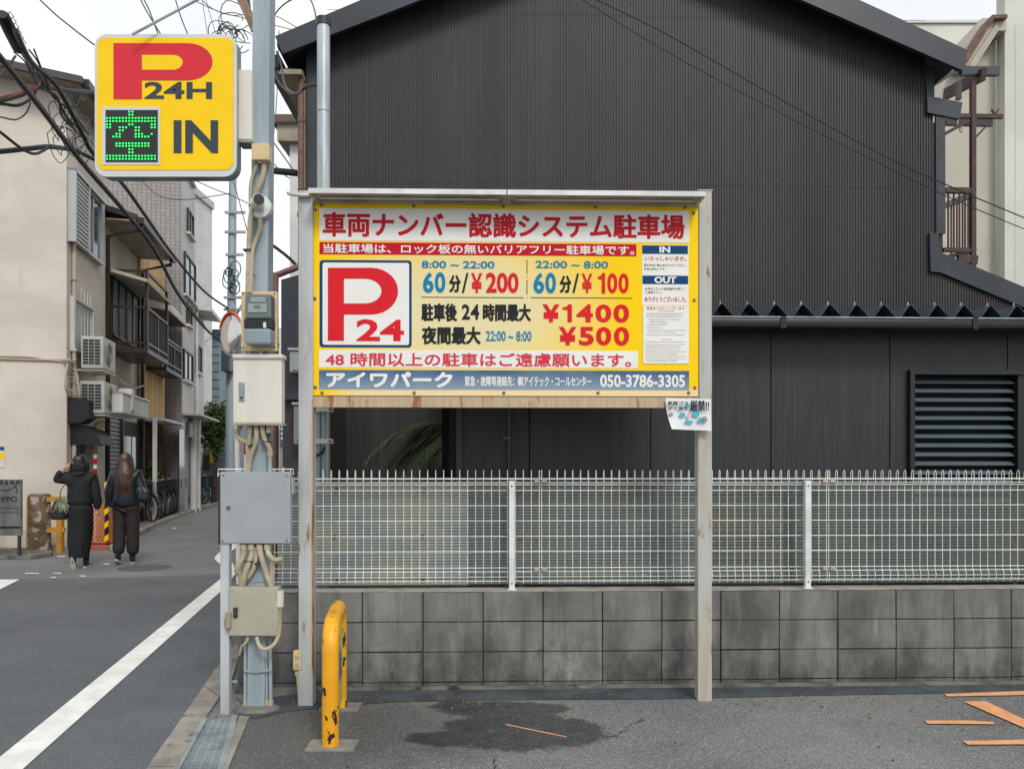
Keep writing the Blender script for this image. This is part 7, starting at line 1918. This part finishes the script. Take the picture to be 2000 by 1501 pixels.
# ------------------------------------------------------------------ overhead cables
def cable(pts, r, m, label, group='overhead cables above the street', name='overhead_cable'):
    o = MB().tube(smooth_pts([Wp(*p) for p in pts], 6), r, 6).build(name, m, smooth=True)
    return tag(o, label, 'cable', group)
GLS = ['thin wire slanting across the sky to the top left corner of the parking sign', 'steep wire above the parking sign, left one of the twisted pair', 'steep wire above the parking sign, right one of the twisted pair',
       'single steep wire above the middle of the parking sign', 'long thin wire passing behind the column top towards the gable roof', 'shallow thin wire crossing another behind the column top',
       'left one of two faint steep wires above the sign letter P', 'right one of two faint steep wires above the sign letter P', 'upright thin wire just right of the column top',
       'short wire from the column to the downpipe level with the junction box', 'wire sagging from the column to the brown downpipe above the junction box', 'wire sagging under the parking sign in front of the tiled block',
       'wire slanting from under the parking sign to the security camera', 'short wire rising from the siding house to the traffic mirror', 'level wire between the column and the gable eave', 'steep wire behind the column beside the security camera']
# thick pair from upper left down to the far pole
cable([(-60, 40, 7.5), (0, 112, 8), (80, 212, 9.5), (160, 318, 11.5), (240, 410, 13.5), (300, 485, 15.5), (350, 578, 18.5), (400, 640, 22), (432, 668, 24)], .034, M_cable, 'thick black cable running down from the upper left corner to the far pole')
cable([(-60, 36, 7.5), (0, 106, 8), (80, 205, 9.5), (160, 312, 11.5), (240, 405, 13.5), (300, 480, 15.5), (350, 573, 18.5), (400, 636, 22)], .014, M_cablegrey, 'slim grey messenger wire riding above the thick black cable')
cable([(30, 60, 8), (60, 120, 9), (110, 168, 10), (160, 260, 11), (182, 300, 11.5), (240, 360, 13), (290, 430, 15), (340, 500, 18), (400, 570, 22), (450, 605, 24)], .032, M_cable, 'second black cable passing behind the parking sign to the far pole')
cable([(-60, 300, 10), (0, 296, 10.5), (60, 290, 11), (100, 287, 11.5), (150, 296, 12.5), (200, 320, 13)], .035, M_cable, 'black cable bundle crossing the cream house end wall')
cable([(-40, 230, 9), (0, 258, 9.5), (45, 292, 10), (72, 300, 10.5), (100, 284, 11)], .02, M_cable, 'sagging black cable loop on the cream house wall')
cable([(-40, 200, 8.5), (0, 196, 9), (40, 186, 9.5), (80, 170, 10), (140, 178, 11), (185, 180, 12)], .03, M_cable, 'black cable bundle passing under the roof edge of the cream house')
cable([(-40, 206, 8.5), (0, 203, 9), (35, 206, 9.3), (62, 192, 9.6), (70, 178, 9.8)], .018, M_cable, 'slack black loop below the cable bundle on the cream house')
cable([(-40, 230, 8.5), (0, 229, 9), (30, 234, 9.3), (50, 222, 9.5), (60, 200, 9.6)], .010, M_cablegrey, 'thin hanging grey loop low on the cream house wall')
cable([(-40, 195, 8.6), (0, 190, 8.9), (40, 178, 9.3), (70, 170, 9.6), (79, 160, 9.8), (76, 156, 9.8)], .009, M_cableorange, 'orange cable curling beside the black bundle')
cable([(-40, 202, 8.7), (0, 196, 9), (38, 183, 9.4), (66, 176, 9.6), (80, 164, 9.9)], .007, M_cableorange, 'second thinner orange cable beside the black bundle')
for a, b in (((20, 62), (150, 30)),): pass
for i, P in enumerate([[(78, 0, 12), (110, 30, 12), (150, 62, 12), (184, 88, 12)], [(270, -10, 14), (285, 20, 14), (313, 66, 14)], [(276, -10, 14.2), (292, 22, 14.2), (308, 66, 14.2)], [(340, -10, 15), (352, 30, 15), (366, 66, 15)],
                       [(385, -10, 22), (420, 20, 22), (495, 40, 22), (640, 75, 22)], [(380, 2, 22), (450, 30, 22), (520, 25, 22), (590, 60, 22)], [(395, 0, 30), (405, 66, 30)], [(402, 0, 30), (421, 66, 30)],
                       [(528, 330, 20), (540, 200, 20), (545, 60, 20)], [(527, 312, 18), (560, 345, 18), (582, 352, 18)], [(527, 268, 15), (550, 300, 15), (582, 345, 15)], [(276, 352, 20), (310, 382, 20), (360, 390, 20), (450, 378, 20)],
                       [(380, 352, 20), (420, 370, 20), (452, 382, 20), (490, 400, 20)], [(400, 668, 24), (440, 640, 26), (470, 620, 28)], [(528, 240, 15), (580, 240, 15)], [(455, 350, 20), (490, 480, 20), (540, 700, 20)]]):
    cable(P, .012, M_cablegrey, GLS[i], group='thin service wires over the street')
cable([(-20, 165, 8.5), (10, 138, 9), (30, 110, 9.4)], .014, M_cable, 'short black stub wire rising to the splice case'); 
for i in range(7):
    r_ = random.Random(40 + i); P = [(28 + 6 * i + r_.uniform(-3, 3), 96 + r_.uniform(-5, 8), 9), (50 + 5 * i, 130 + r_.uniform(-8, 8), 9.5), (72 + 4 * i, 165 + r_.uniform(-6, 6), 10), (108 + r_.uniform(-5, 5), 190, 10.6), (120 + 4 * i, 225 + r_.uniform(-8, 8), 11), (150 + 4 * i, 262 + r_.uniform(-6, 6), 11.5)]
    cable(P, .010, [M_cable, M_cablegreen, M_cablegrey][i % 3], 'one of the loose thin wires twisting down from the splice case', group='loose wires below the splice case')
tg = thing('wire_tangle', 'tangle of black and green wire loops left of the parking sign edge', 'cable', Wp(150, 260, 11))
r_ = random.Random(5)
for k in range(16):
    c_ = Wp(140 + r_.uniform(-28, 25), 240 + r_.uniform(-45, 60), 11.2); ra = r_.uniform(.06, .2)
    MB().tube([c_ + V((ra * math.cos(t) * r_.uniform(.8, 1.1), .08 * math.sin(t * 2), ra * 1.4 * math.sin(t))) for t in [2 * math.pi * i / 12 for i in range(12)]], .006, 4).build('wire_loop', [M_cable, M_cablegreen, M_cablegrey][k % 3], tg)
sc_ = thing('splice_case', 'fat black cable splice case hanging at the upper left corner', 'cable box', Wp(22, 60, 8)); 
a, b = Wp(4, 28, 8), Wp(38, 98, 8.6); d_ = (b - a).normalized()
MB().tube([a, a + d_ * .04, (a + b) / 2, b - d_ * .04, b], [.045, .066, .07, .066, .045], 14).build('case', M_blackrub, sc_, smooth=True)
for k in range(6): q_ = ext(a, b, .12 + .15 * k); MB().tube([q_, q_ + V((.06, 0, .075)), q_ + V((.10, 0, .02))], .006, 4).build('clip', M_cablegrey, sc_)
# service loops left of the column top, bracket arm
wl = thing('wire_coil', 'coil of thin dark and green wires hanging beside the top of the column', 'cable', Wp(455, 60, 9))
for k in range(14):
    c_ = Wp(455 + r_.uniform(-22, 25), 55 + r_.uniform(-25, 28), 9); ra = r_.uniform(.07, .16)
    MB().tube([c_ + V((ra * math.cos(t), .05 * math.sin(t * 2 + k), ra * r_.uniform(1, 1.1) * math.sin(t))) for t in [2 * math.pi * i / 14 * .9 for i in range(14)]], .0055, 4).build('wire_loop', [M_cable, M_cablegreen, M_cablegrey][k % 3], wl)
ar = thing('bracket_arm', 'weathered tan steel arm crossing behind the top of the column', 'bracket', Wp(480, 20, 8)); MB().bar(Wp(458, -30, 8), Wp(500, 60, 8), .05, .09).build('arm', mat('tan_steel', '#8f7a66', '#6e5e50', 6, rough=.7), ar)
MB().bar(Wp(482, -10, 8.1), Wp(486, 20, 8.1), .04).build('insulator', M_dark, ar)
# wires that drop to the silver pole and the eave
gp = 'wires between the gable roof and the silver pole'
o = cable([(527, 100, 7), (532, 40, 7), (560, 5, 6), (600, -5, 5.9), (616, 28, 5.7), (618, 75, 5.7)], .006, M_cablegrey, 'thin wire arching over the roof corner down to the silver pole', group=gp)
cable([(530, 95, 8), (533, 130, 8), (548, 165, 7.4), (575, 184, 6.5), (600, 168, 5.9), (620, 166, 5.7)], .013, M_cable, 'black cable sagging from the eave to the silver pole', group=gp)
cable([(540, 100, 8), (550, 130, 8), (556, 165, 7.4), (572, 182, 6.5), (590, 178, 6)], .010, M_cablegrey, 'grey cable sagging beside the black one to the silver pole', group=gp)
# lines in front of the gable wall
gw = 'pair of wires crossing in front of the gable wall'
cable([(1140, -12, 7), (1300, 66, 7), (1500, 180, 7), (1700, 290, 7), (1860, 366, 7), (2060, 450, 7)], .006, M_cable, 'upper thin black wire crossing the gable wall diagonally', group=gw)
cable([(1130, -5, 7.3), (1300, 100, 7.3), (1500, 208, 7.3), (1700, 310, 7.3), (1860, 388, 7.3), (2060, 472, 7.3)], .005, M_cable, 'lower thin black wire crossing the gable wall diagonally', group=gw)
cable([(528, 333, 9), (580, 338, 9)], .04, M_cable, 'short thick black sleeve between the column and the gable house', group='sleeves beside the column')
cable([(520, 470, 9), (560, 500, 9), (585, 525, 9)], .018, M_cable, 'fraying dark cable slanting behind the column to the downpipe', group='sleeves beside the column')
